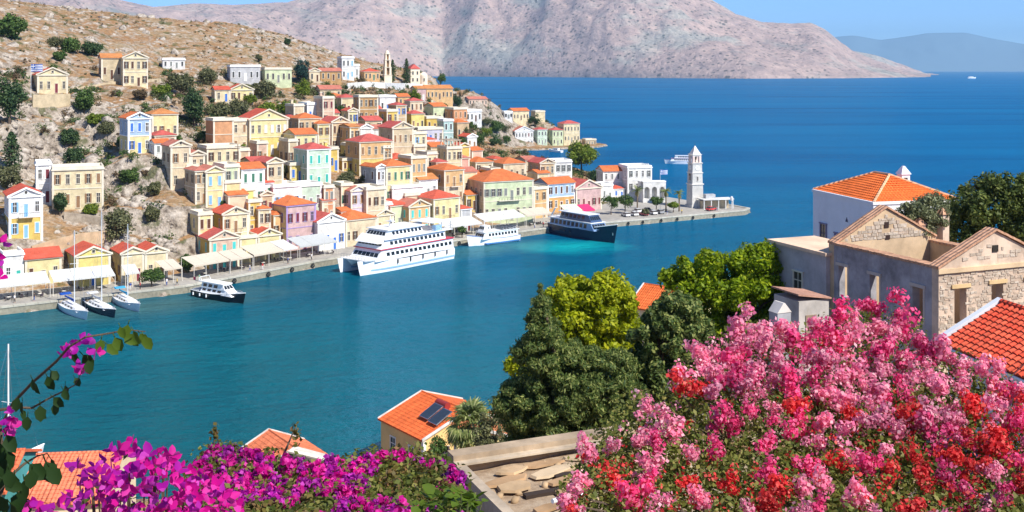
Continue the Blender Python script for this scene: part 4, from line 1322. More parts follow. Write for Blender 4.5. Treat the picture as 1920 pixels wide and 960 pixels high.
# church, bell tower and churchyard wall on the ridge
def church():
    X, Y, Z = ray_seat(770, 158, 0)
    cr = empty('church', (X, Y, Z), R(20), 'cream church with red roof and apse on the ridge right of the bell tower', 'church')
    M = paint(srgb(244, 226, 200), .85, .2)
    MB().box(0, 0, -4, 5.0, 9, 8).build('nave', M, cr)
    MB().hexa([(-.3, -.3, 8.001), (5.3, -.3, 8.001), (5.3, 9.3, 8.001), (-.3, 9.3, 8.001)], [(2.4, 2.4, 10.4), (2.6, 2.4, 10.4), (2.6, 6.6, 10.4), (2.4, 6.6, 10.4)]).build('roof', tile_mat(RC['pinkred']), cr)
    MB().box(5.001, 1.5, -4, 9.2, 8, 5.2).build('aisle', M, cr)
    MB().lathe([(2.2, -4), (2.2, 4.6), (1.9, 5.3), (1.0, 6.0), (.05, 6.2)], 14, (7.2, 1.4, 0)).build('apse', M, cr)
    for x in (1.2, 3.6):
        for z in (1.5, 5.0):
            add_window(cr, x, 0, z, 0, .8, 1.7, TRIM, None, False, False)
    add_window(cr, 7.0, -.82, 1.6, 0, .6, 1.5, TRIM, None, False, False)
    X, Y, Z = ray_seat(726, 154, 0)
    bt = empty('bell_tower', (X, Y, Z), R(22), 'slender tiered cream bell tower on the ridge', 'bell tower')
    z, w = -3.0, 2.0
    for i, (hh, ww_) in enumerate(((6.4, 2.0), (3.6, 1.75), (3.4, 1.5), (2.8, 1.2))):
        if i == 0:
            MB().box(-ww_, -ww_, z, ww_, ww_, z + hh).build('base', M, bt)
        else:
            for sx in (-1, 1):
                for sy in (-1, 1):
                    MB().box(sx * ww_ * .72 - ww_ * .28, sy * ww_ * .72 - ww_ * .28, z, sx * ww_ * .72 + ww_ * .28, sy * ww_ * .72 + ww_ * .28, z + hh).build('pier', M, bt)
            MB().box(-ww_ * .4, -ww_ * .4, z, ww_ * .4, ww_ * .4, z + hh * .999).build('core', paint(srgb(150, 120, 90), .9, .3), bt)
        z += hh
        MB().box(-ww_ - .15, -ww_ - .15, z + .001, ww_ + .15, ww_ + .15, z + .35).build('cornice', TRIM, bt)
        z += .352
    MB().lathe([(1.15, 0), (1.05, .6), (.6, 1.3), (.1, 1.7)], 12, (0, 0, z)).build('cupola', M, bt)
    MB().box(-.05, -.05, z + 1.6, .05, .05, z + 2.9).box(-.35, -.04, z + 2.2, -.051, .04, z + 2.32).box(.051, -.04, z + 2.2, .35, .04, z + 2.32).build('cross', IRON, bt)
church()

def poly_wall(name, pts, h, th, mat, label, cat='wall', down=3.0):
    """A wall along points seen on the hill, one solid run per stretch."""
    seats = [ray_seat(u, v, h) for u, v in pts]
    root = empty(name, (seats[0][0], seats[0][1], seats[0][2] - h), 0, label, cat)
    o = Vector((seats[0][0], seats[0][1], seats[0][2] - h))
    for k in range(len(seats) - 1):
        a, c = Vector(seats[k]) - o, Vector(seats[k + 1]) - o
        t = Vector((c.x - a.x, c.y - a.y, 0)).normalized(); n = Vector((-t.y, t.x, 0)) * th
        lo = [(a.x, a.y, a.z - h - down), (c.x, c.y, c.z - h - down), (c.x + n.x, c.y + n.y, c.z - h - down), (a.x + n.x, a.y + n.y, a.z - h - down)]
        hi = [(a.x, a.y, a.z), (c.x, c.y, c.z), (c.x + n.x, c.y + n.y, c.z), (a.x + n.x, a.y + n.y, a.z)]
        MB().hexa(lo, hi).build('wall_run', mat, root)
    return root
RUBBLE = stone_mat((0.26, 0.21, 0.16, 1), (0.50, 0.43, 0.34, 1), 0.9)
poly_wall('churchyard_wall', [(652, 156), (690, 153), (722, 155), (760, 156), (800, 158), (828, 161)], 2.6, .5, paint(C['white']), 'long white churchyard wall on the ridge below the bell tower')
poly_wall('retaining_wall', [(62, 178), (96, 177), (132, 176)], 3.4, .6, paint(C['sand']), 'pale retaining wall under the cream villa with the flag')
poly_wall('stone_retaining_wall', [(594, 352), (625, 350), (655, 358)], 5.0, .8, RUBBLE, 'brown stone retaining wall left of the white-blue gabled house')
poly_wall('terrace_wall', [(120, 398), (160, 402), (215, 412)], 2.2, .6, RUBBLE, 'rough stone terrace wall above the yellow quay houses')
poly_wall('road_wall', [(128, 166), (170, 160), (215, 153), (260, 150), (302, 147)], 1.0, .5, paint(C['sand']), 'low pale wall along the upper hillside road')
poly_wall('lower_terrace_wall', [(60, 462), (100, 450), (150, 438), (205, 432)], 3.0, .6, paint(C['beige']), 'sloping stair wall behind the low yellow quay house')

# parked cars near the point
def car(x, y, rz, c, label):
    root = empty('parked_car', (x, y, 1.5), rz, label, 'car', 'cars parked behind the point')
    pm = plain(c, .3, .1, .5, 'car_paint')
    prof = [(-2.0, .35), (-2.05, .7), (-1.9, .88), (1.0, .92), (1.9, .8), (2.05, .6), (2.0, .35)]
    MB().hexa([(x_, -.82, z) for x_, z in prof], [(x_, .82, z) for x_, z in prof]).build('body', pm, root)
    lo = [(-1.6, -.76, .925), (.85, -.76, .925), (.85, .76, .925), (-1.6, .76, .925)]
    hi = [(-1.25, -.62, 1.42), (.25, -.62, 1.42), (.25, .62, 1.42), (-1.25, .62, 1.42)]
    MB().hexa(lo, hi).build('cabin_glass', GLASS, root)
    MB().box(-1.28, -.64, 1.421, .28, .64, 1.47).build('roof', pm, root)
    for sx in (-1.25, 1.25):
        for sy in (-.72, .72):
            MB().tube([(sx, sy - .12, .33), (sx, sy + .12, .33)], .33, 10).build('wheel', plain((.03, .03, .03), .8), root)
for i, (u, s, c, nm) in enumerate([(1172, 9, (.75, .75, .76), 'silver car parked at the left end of the row by the navy ferry'), (1190, 9, (.8, .8, .8), 'white car parked second from the navy ferry'), (1206, 8, (.55, .1, .12), 'dark red car parked in the row near the navy ferry'), (1222, 8.5, (.8, .8, .8), 'white car parked fourth from the navy ferry'), (1238, 9, (.35, .36, .38), 'grey car parked at the clock tower end of the row'), (1195, 15, (.8, .8, .82), 'white car parked in the second row under the tree'), (1214, 15, (.05, .05, .06), 'black car parked in the second row by the tree'), (1334, 6, (.65, .08, .08), 'red car beside the flat-roofed pavilion')]):
    x, y = quay_pt(u, s)
    car(x, y, R(110 if i < 7 else 40), c, nm)
# ------------------------------------------------------------------ trees and scrub of the town
ht_ = hill_tree
ht_(18, 182, 34, 46, 'dark', 'big dark green tree at the left edge beside the cream villa')
ht_(22, 48, 38, 24, 'mid', 'broad green tree on the skyline at the left edge')
ht_(104, 78, 16, 12, 'olive', 'olive green shrub left of the upper scrub patch', 'bush', 'bush')
ht_(132, 84, 28, 13, 'mid', 'green thicket left of the upper cream villa')
ht_(172, 90, 22, 14, 'dark', 'dark green thicket just left of the upper cream villa')
ht_(112, 105, 16, 9, 'mid', 'low green bush above the red-roofed villa', 'bush', 'bush')
ht_(158, 186, 26, 26, 'mid', 'round green tree right of the red-roofed villa')
ht_(22, 292, 24, 44, 'dark', 'tall dark conifer at the left edge above the white and yellow house', 'conifer', 'cypress')
ht_(133, 254, 20, 22, 'dark', 'dark green tree on the left rock face, upper of two')
ht_(138, 290, 20, 20, 'dark', 'dark green tree on the left rock face, lower of two')
ht_(12, 330, 30, 26, 'olive', 'olive shrub mass behind the white and yellow house')
ht_(112, 378, 20, 24, 'dark', 'dark round tree right of the white and yellow house')
ht_(222, 416, 34, 34, 'olive', 'large olive tree behind the sailing boat masts')
ht_(243, 328, 22, 14, 'mid', 'green bush on the slope right of the long cream mansion', 'bush', 'bush')
ht_(305, 286, 13, 9, 'bright', 'bright green bush under the light blue house', 'bush', 'bush')
ht_(232, 262, 18, 10, 'mid', 'low green bush left of the light blue house', 'bush', 'bush')
ht_(200, 240, 20, 14, 'olive', 'olive shrub on the slope left of the light blue house', 'bush', 'bush')
ht_(364, 198, 27, 40, 'dark', 'very dark tall tree above the terracotta block')
ht_(338, 152, 30, 24, 'olive', 'olive tree behind the very dark tall tree')
ht_(388, 140, 24, 16, 'olive', 'olive tree below the pale grey flat building')
ht_(410, 206, 30, 14, 'olive', 'grey-green olive tree below the butter-yellow gabled house')
ht_(450, 200, 24, 14, 'olive', 'olive tree above the paired-window house')
ht_(496, 166, 26, 18, 'olive', 'dull green tree below the off-white building')
ht_(500, 203, 26, 13, 'bright', 'bright green bush above the butter-yellow mansion, left one', 'bush', 'bush')
ht_(537, 201, 24, 13, 'bright', 'bright green bush above the butter-yellow mansion, right one', 'bush', 'bush')
ht_(566, 132, 18, 26, 'blue', 'round very dark tree on the ridge below the brown hill')
ht_(568, 166, 20, 18, 'bright', 'yellow-green tree below the round dark ridge tree')
ht_(510, 136, 12, 9, 'mid', 'small green tree between the two long pale buildings')
ht_(617, 186, 16, 22, 'mid', 'green tree behind the blue-windowed white house')
ht_(457, 285, 10, 20, 'bright', 'slim bright green tree right of the long cream house')
ht_(385, 254, 22, 13, 'mid', 'green bush below the terracotta block, left one', 'bush', 'bush')
ht_(410, 256, 16, 11, 'mid', 'green bush below the terracotta block, right one', 'bush', 'bush')
ht_(540, 318, 14, 14, 'olive', 'dull green tree left of the mint green house')
ht_(420, 383, 10, 13, 'mid', 'bright little tree left of the pale orange-roofed house')
ht_(608, 332, 16, 12, 'brown', 'brown dry shrub below the mint green house', 'bush', 'bush')
ht_(650, 334, 24, 12, 'olive', 'olive shrub above the stone retaining wall, left one', 'bush', 'bush')
ht_(694, 338, 26, 14, 'olive', 'olive shrub above the stone retaining wall, right one', 'bush', 'bush')
ht_(705, 242, 9, 12, 'mid', 'small green tree left of the broad pediment house')
ht_(350, 492, 16, 17, 'mid', 'green quay tree beside the small cream awning')
ht_(736, 132, 9, 20, 'dark', 'dark cypress right of the bell tower', 'cypress', 'cypress')
ht_(762, 134, 10, 24, 'dark', 'tall dark cypress left of the church', 'cypress', 'cypress')
ht_(826, 146, 12, 12, 'mid', 'green tree at the right end of the churchyard wall')
ht_(778, 180, 16, 16, 'bright', 'light green tree below the church')
ht_(758, 204, 14, 12, 'dark', 'dark bushy tree beside the white and blue house')
ht_(826, 203, 20, 11, 'mid', 'green tree above the ochre-yellow flat house')
ht_(858, 188, 14, 16, 'dark', 'dark tree right of the long peach ridge house')
ht_(720, 212, 12, 8, 'mid', 'small green tree below the white and blue house')
ht_(866, 218, 14, 10, 'olive', 'grey-green tree left of the white house with dark openings')
ht_(872, 246, 16, 14, 'olive', 'olive tree above the inlet, left one')
ht_(900, 258, 14, 13, 'mid', 'green tree above the inlet, middle one')
ht_(930, 236, 15, 13, 'mid', 'round green tree above the inlet, right one')
ht_(946, 240, 12, 9, 'olive', 'dull green tree left of the white waterfront house')
ht_(1001, 224, 14, 13, 'dark', 'dark round tree in front of the blank cream house')
ht_(1062, 255, 9, 8, 'olive', 'small grey-green tree before the big cream headland house')
ht_(1090, 288, 33, 26, 'bright', 'large yellow-green pine beside the inlet', 'pine_tree', y=425)
ht_(1118, 330, 22, 14, 'dark', 'dark tree left of the harbour office wing', y=418)
ht_(538, 76, 8, 8, 'dark', 'single dark bush on the brown hill skyline', 'bush', 'bush')
ht_(486, 108, 9, 8, 'olive', 'small olive bush on the brown hillside', 'bush', 'bush')
ht_(884, 234, 13, 10, 'mid', 'green tree right of the white house with dark openings, left one')
ht_(913, 226, 12, 9, 'olive', 'olive tree right of the white house with dark openings, right one')
ht_(912, 246, 13, 10, 'bright', 'light green tree in the middle of the slope above the inlet')
ht_(950, 260, 11, 9, 'mid', 'green tree just left of the white waterfront house')
ht_(926, 264, 12, 8, 'dark', 'dark tree at the water edge of the inlet')
ht_(868, 264, 13, 9, 'mid', 'green tree beside the pergola terrace')
ht_(300, 168, 20, 13, 'bright', 'light green tree below the upper hillside road')
ht_(262, 176, 16, 10, 'brown', 'brown dry tree below the upper hillside road')
ht_(180, 222, 18, 12, 'bright', 'yellow-green bush left of the light blue house', 'bush', 'bush')
ht_(250, 118, 12, 9, 'mid', 'green bush right of the upper cream villa', 'bush', 'bush')
ht_(290, 352, 18, 13, 'olive', 'olive bush on top of the grey cliff', 'bush', 'bush')
ht_(170, 392, 22, 9, 'bright', 'ochre-green bush below the long cream mansion', 'bush', 'bush')
ht_(286, 398, 18, 16, 'olive', 'olive tree halfway down the grey cliff')
ht_(330, 262, 14, 10, 'mid', 'green bush left of the tall pale stone house', 'bush', 'bush')
ht_(640, 205, 12, 10, 'mid', 'green tree below the purple-doored cream house')
ht_(470, 186, 16, 10, 'bright', 'light green bush right of the butter-yellow gabled house', 'bush', 'bush')
def quay_tree(u, s, h, r, mat, label, bush=False):
    x, y = quay_pt(u, s)
    seed = int(u * 3)
    root = empty('bush' if bush else 'tree', (x, y, 1.5), 0, label, 'bush' if bush else 'tree', 'trees on the quay')
    trunk_mb(h, .22, r * .8, seed).build('trunk', BARK, root)
    cs, rs = crown_clumps(r, r, h * (.42 if bush else .3), 24, seed, .36)
    V, Fc = leaf_cloud(cs + np.array([0, 0, h * (.52 if bush else .7)]), rs, 90, .5, seed)
    put('crown', np_mesh('crown', V, Fc, LM[mat]), root)
quay_tree(285, 4, 4.8, 2.9, 'mid', 'round clipped green bush on the quay right of the sailing boats', True)
quay_tree(868, 3, 3.4, 1.5, 'mid', 'small green quay tree between the catamaran and the small ferry')
quay_tree(1146, 15, 6.6, 3.6, 'mid', 'broad green quay tree right of the navy ferry, left one')
quay_tree(1172, 15, 6.4, 3.4, 'mid', 'broad green quay tree right of the navy ferry, right one')
quay_tree(1232, 12, 5.6, 2.6, 'mid', 'green tree in front of the arcaded porch')
quay_tree(1262, 9, 3.6, 2.2, 'bright', 'low light green tree left of the clock tower')
quay_tree(1212, 7, 2.6, 1.6, 'olive', 'low dark bush among the parked cars', True)

FROND = leaf_mat('palm_leaf', (0.16, 0.22, 0.07, 1), (0.34, 0.40, 0.14, 1), (0.52, 0.54, 0.26, 1), .45)
FRONDY = leaf_mat('dry_palm_leaf', (0.30, 0.26, 0.08, 1), (0.42, 0.36, 0.12, 1), (0.5, 0.42, 0.16, 1), .4)
def frond_mesh(L, dry=False, fan=False, seed=0):
    rn = random.Random(seed)
    b = MB()
    if fan:                                    # stalk ending in a pleated fan
        b.tube([(0, 0, 0), (L * .5, 0, L * .06)], [.03, .02], 4)
        c = Vector((L * .5, 0, L * .06))
        n = 22
        for i in range(n):
            a = R(-115 + 230 * i / (n - 1))
            l = L * .55 * (1 - .25 * abs(i - n / 2) / n) * rn.uniform(.85, 1.05)
            d = Vector((math.cos(a), math.sin(a), 0))
            s = Vector((-d.y, d.x, 0)) * .06 * L / 1.6
            tip = c + d * l + Vector((0, 0, -l * rn.uniform(.15, .5)))
            m_ = c + d * l * .6 + Vector((0, 0, .05))
            b.poly(c, m_ - s, tip, m_ + s)
    else:
        n = 16
        pts = [Vector((L * t, 0, L * (.45 * t - .75 * t * t))) for t in [i / n for i in range(n + 1)]]
        b.tube(pts, [.05 * (1 - i / n) + .008 for i in range(n + 1)], 4, False)
        for i in range(2, n + 1):
            t = i / n
            l = L * .3 * math.sin(math.pi * min(.97, t * .9 + .1))
            for s in (-1, 1):
                for q in (0, .5):
                    p = pts[i - 1].lerp(pts[i], q)
                    e = p + Vector((l * .45, s * l, -l * rn.uniform(.25, .5)))
                    w_ = Vector((.035 * L, 0, 0))
                    b.poly(p, p + w_, e)
    return b.mesh('frond', FRONDY if dry else FROND)

def palm(x, y, z, h, L, label, seed, fan=False, n=26, group=None):
    root = empty('palm_tree', (x, y, z), seed, label, 'palm tree', group)
    rn = random.Random(seed)
    pts = [(.12 * math.sin(i * .5) * h * .1, 0, h * i / 8 - .3) for i in range(9)]
    MB().tube(pts, [.28 - .012 * i + .02 * (i % 2) for i in range(9)], 8).build('trunk', bark((.2, .15, .1)), root)
    ms = [frond_mesh(L, False, fan, seed + i) for i in range(3)]; md = frond_mesh(L * .9, True, fan, seed + 9)
    top = pts[-1]
    for i in range(n):
        dry = i % 5 == 0
        el = rn.uniform(-1.25, -.6) if dry else rn.uniform(-.75, 1.1) if fan else rn.uniform(-.2, .9)
        put('frond', md if dry else ms[i % 3], root, (top[0], top[1], top[2] + rn.uniform(-.25, .15)), (rn.uniform(-.3, .3), -el, i * 2.399), (1,) * 3)
for i, (u, s, h, L, lb) in enumerate([(1196, 17, 7.5, 2.6, 'palm tree in front of the harbour office'), (1248, 12, 7.2, 2.4, 'tall palm tree right of the arcaded porch'), (1273, 10, 6.4, 2.2, 'palm tree standing free left of the clock tower')]):
    x, y = quay_pt(u, s)
    palm(x, y, 1.5, h, L, lb, 11 + i, False, 22, 'palm trees by the clock tower')

# scrub and loose rock over the hill: nobody could count these
def scatter(n, test, seed):
    r = np.random.default_rng(seed)
    out = []
    while len(out) < n:
        x = r.uniform(-330, 60, 4000); y = r.uniform(200, 720, 4000)
        z = town_z(x, y)
        ok = inside(x, y, LAND) & (z > 3.5) & test(x, y, z, r)
        # thin out where houses stand
        for (lb, X, Y, Z, w, D, h) in HOUSES:
            ok &= (np.hypot(x - X, y - Y) > max(w, D) * .9)
        for a in zip(x[ok], y[ok], z[ok]):
            out.append(a)
    return np.array(out[:n])
P = scatter(2300, lambda x, y, z, r: fbm(x / 26, y / 26, 3, 2) + r.random(len(x)) * .2 > .58, 5)
sz = 0.5 + 1.5 * rng.random(len(P)) ** 3
V, Fc = leaf_cloud(P + np.array([0, 0, .3]), sz, 26, .55, 6, squash=.7)
half = len(Fc) // 2
scr = np_mesh('scrub', V[:half * 4], Fc[:half], LM['olive'])
tag(put('scrub', scr), 'low grey-green scrub scattered over the dry hillside', 'scrub', kind='stuff')
scr2 = np_mesh('dry_scrub', V[half * 4:], Fc[half:] - half * 4, LM['brown'])
tag(put('dry_scrub', scr2), 'dry brown scrub scattered over the hillside', 'scrub', kind='stuff')

def rock_mesh(P, S, seed, mat, name):
    r = np.random.default_rng(seed)
    t = (1 + 5 ** .5) / 2
    iv = np.array([(-1, t, 0), (1, t, 0), (-1, -t, 0), (1, -t, 0), (0, -1, t), (0, 1, t), (0, -1, -t), (0, 1, -t), (t, 0, -1), (t, 0, 1), (-t, 0, -1), (-t, 0, 1)]) / 1.9
    ifc = np.array([(0, 11, 5), (0, 5, 1), (0, 1, 7), (0, 7, 10), (0, 10, 11), (1, 5, 9), (5, 11, 4), (11, 10, 2), (10, 7, 6), (7, 1, 8), (3, 9, 4), (3, 4, 2), (3, 2, 6), (3, 6, 8), (3, 8, 9), (4, 9, 5), (2, 4, 11), (6, 2, 10), (8, 6, 7), (9, 8, 1)])
    n = len(P)
    v = iv[None] * (1 + r.normal(size=(n, 12, 1)) * .22) * np.stack([S * r.uniform(.7, 1.3, n), S * r.uniform(.7, 1.3, n), S * r.uniform(.5, 1.1, n)], 1)[:, None, :] + P[:, None, :]
    f = ifc[None] + (np.arange(n) * 12)[:, None, None]
    return np_mesh(name, v.reshape(-1, 3), f.reshape(-1, 3), mat)
m = NT('grey_rock')
p_ = m.pos()
n_ = m.noise(p_, .8, 5, .7)
m.l(m.ramp(n_, [(.36, (.12, .095, .075, 1)), (.5, (.40, .345, .285, 1)), (.68, (.56, .50, .43, 1))]), m.b.inputs['Base Color'])
m.b.inputs['Roughness'].default_value = .95
m.bump(n_, .8, .4)
ROCK = m.mat
def craggy(x, y, z, r):
    c = 1.4 * np.exp(-((x + 112) ** 2 / 1500 + (y - 272) ** 2 / 700)) + .8 * np.exp(-((x + 150) ** 2 / 900 + (y - 318) ** 2 / 900)) + .9 * np.exp(-((x + 82) ** 2 / 150 + (y - 262) ** 2 / 420))
    return r.random(len(x)) < c * .9 + .06
P = scatter(3000, craggy, 9)
S = .45 + 2.1 * rng.random(len(P)) ** 2.6
rocks = put('rocks', rock_mesh(P - np.array([0, 0, .35]), S, 3, ROCK, 'rocks'))
tag(rocks, 'grey limestone boulders and outcrops strewn over the slope', 'rocks', kind='stuff')

# shrubs crowding between the houses, read as one mass
def between(x, y, z, r):
    u = 960 + F * x / y; v = V0 + F * (H - z) / y
    return (u > 0) & (u < 1100) & (v > 130) & (r.random(len(x)) < .25 + .6 * (fbm(x / 18, y / 18, 3, 12) > .5))
_save = list(HOUSES); HOUSES[:] = [(a, X + .3 * w, Y + .3 * D, Z, w * .62, D * .62, h) for a, X, Y, Z, w, D, h in HOUSES]
P = scatter(1500, between, 31)
HOUSES[:] = _save
for i, mt in enumerate(('olive', 'mid', 'brown', 'dark')):
    q = P[i::4]
    cs = np.repeat(q, 5, axis=0) + np.random.default_rng(i).normal(size=(len(q) * 5, 3)) * np.array([.9, .9, .35]) + np.array([0, 0, .7])
    V, Fc = leaf_cloud(cs, np.full(len(cs), .95) * np.repeat(np.random.default_rng(40 + i).uniform(.6, 1.5, len(q)), 5), 30, .5, 60 + i, aspect=.7)
    tag(put('shrubbery', np_mesh('shrubbery', V, Fc, LM[mt])), ('grey-green shrubs crowding between the town houses', 'fresh green shrubs crowding between the town houses', 'dry brown shrubs crowding between the town houses', 'dark evergreen shrubs crowding between the town houses')[i], 'shrubs', kind='stuff')
# ------------------------------------------------------------------ boats
GEL = plain(srgb(244, 245, 246), .25, 0, .5, 'white_gelcoat')
NAVY = plain(srgb(16, 30, 62), .25, 0, .5, 'navy_gelcoat')
DARKB = plain(srgb(18, 22, 30), .3, 0, .5, 'black_gelcoat')
BLUEP = plain(srgb(150, 190, 225), .35, 0, .5, 'pale_blue_paint')
REDP = plain(srgb(196, 60, 80), .5, 0, .4, 'red_paint')
TINT = plain((.02, .025, .03), .08, 0, .6, 'tinted_glass')
TEAK = plain(srgb(176, 140, 100), .7, 0, .2, 'teak')
CHROME = plain((.7, .7, .72), .25, .9, .5, 'steel')

def loft(sections, mat, name, parent, close_ends=True, smooth_=False):
    """Skin a row of equal-length outlines."""
    b = MB()
    n = len(sections[0])
    for s in sections: b.v += [tuple(p) for p in s]
    for k in range(len(sections) - 1):
        for i in range(n - 1):
            a = k * n + i
            b.f.append((a, a + 1, a + n + 1, a + n))
    if close_ends:
        b.f.append(tuple(reversed(range(n))))
        e = (len(sections) - 1) * n
        b.f.append(tuple(e + i for i in range(n)))
    return b.build(name, mat, parent, smooth_)

def hull(parent, L, B, fb, draft, mat, name='hull', sheer=.25, bowf=1.0, stern=.85, deck=None, boot=None):
    """A boat hull along +x (bow), with deck; fb is the freeboard amidships."""
    N = 14
    secs, edge = [], []
    for i in range(N + 1):
        t = i / N
        x = -L / 2 + L * t
        full = stern + (1 - stern) * min(1, t / .35) if t < .35 else max(.015, (1 - ((t - .35) / .65) ** (2.1 * bowf)))
        w = B / 2 * full
        z = fb * (1 + sheer * (t - .35) ** 2 * 2.2 * (1.8 if t > .35 else .6))
        rake = .1 * L * max(0, (t - .75) / .25) ** 2 * .6
        wl = w * (.86 if t < .9 else .6)
        secs.append([(x + rake, -w, z), (x + rake * .5, -(w + wl) / 2, z * .45), (x, -wl, 0), (x, -wl * .5, -draft), (x, wl * .5, -draft), (x, wl, 0), (x + rake * .5, (w + wl) / 2, z * .45), (x + rake, w, z)])
        edge.append(((x + rake, -w, z), (x + rake, w, z)))
    h = loft(secs, mat, name, parent)
    d = MB()
    for i in range(N):
        a, c = edge[i], edge[i + 1]
        d.poly((a[0][0], a[0][1] * .97, a[0][2] - .04), (c[0][0], c[0][1] * .97, c[0][2] - .04), (c[1][0], c[1][1] * .97, c[1][2] - .04), (a[1][0], a[1][1] * .97, a[1][2] - .04))
    d.build('deck', deck or GEL, parent)
    r = MB()
    for s in (0, 1):
        r.tube([Vector(e[s]) for e in edge], .06 * max(1, L / 14), 4)
    r.build('gunwale', boot or GEL, parent)
    return edge

def house_box(parent, name, x0, x1, w0, w1, z0, z1, rake0, rake1, mat, win=None, wz=None, nside=0, nfront=0, wmat=None):
    """A deckhouse with raked ends; windows are panes proud of the sides."""
    lo = [(x0, -w0, z0), (x1, -w0, z0), (x1, w0, z0), (x0, w0, z0)]
    hi = [(x0 + rake0, -w1, z1), (x1 - rake1, -w1, z1), (x1 - rake1, w1, z1), (x0 + rake0, w1, z1)]
    o = MB().hexa(lo, hi).build(name, mat, parent)
    if win:
        za, zb = z0 + (z1 - z0) * wz[0], z0 + (z1 - z0) * wz[1]
        def at(z): return (z - z0) / (z1 - z0)
        for s in (-1, 1):
            for i in range(nside):
                xa = x0 + .6 + (x1 - x0 - 1.6 - rake1) * i / nside; xb = xa + (x1 - x0 - 1.6 - rake1) / nside * .66
                ya, yb = s * (w0 + (w1 - w0) * at(za) + .025), s * (w0 + (w1 - w0) * at(zb) + .025)
                q = [(xa, ya, za), (xb, ya, za), (xb + .1, yb, zb), (xa + .1, yb, zb)]
                if s > 0: q = q[::-1]
                MB().hexa(q, [(p[0], p[1] - s * .05, p[2]) for p in q][::1]).build('window', wmat or TINT, o)
        for i in range(nfront):
            wa = w0 * .92; y0 = -wa + 2 * wa * i / nfront + .06; y1 = -wa + 2 * wa * (i + 1) / nfront - .06
            k = at(za); k2 = at(zb)
            q = [(x1 - rake1 * k + .03, y0, za), (x1 - rake1 * k + .03, y1, za), (x1 - rake1 * k2 + .03, y1 * w1 / w0, zb), (x1 - rake1 * k2 + .03, y0 * w1 / w0, zb)]
            MB().hexa(q, [(p[0] - .05, p[1], p[2]) for p in q]).build('windscreen', wmat or TINT, o)
    return o

def rails(parent, pts, h, name='railing', r=.03, every=1):
    b = MB()
    P_ = [Vector(p) for p in pts]
    for p in P_[::every]: b.tube([p, p + Vector((0, 0, h))], r, 4)
    b.tube([p + Vector((0, 0, h)) for p in P_], r, 4); b.tube([p + Vector((0, 0, h * .5)) for p in P_], r * .7, 4)
    return b.build(name, CHROME, parent)

def wl(u, v):
    Y = H * F / (v - V0)
    return Vector(((u - 960) / F * Y, Y, 0))

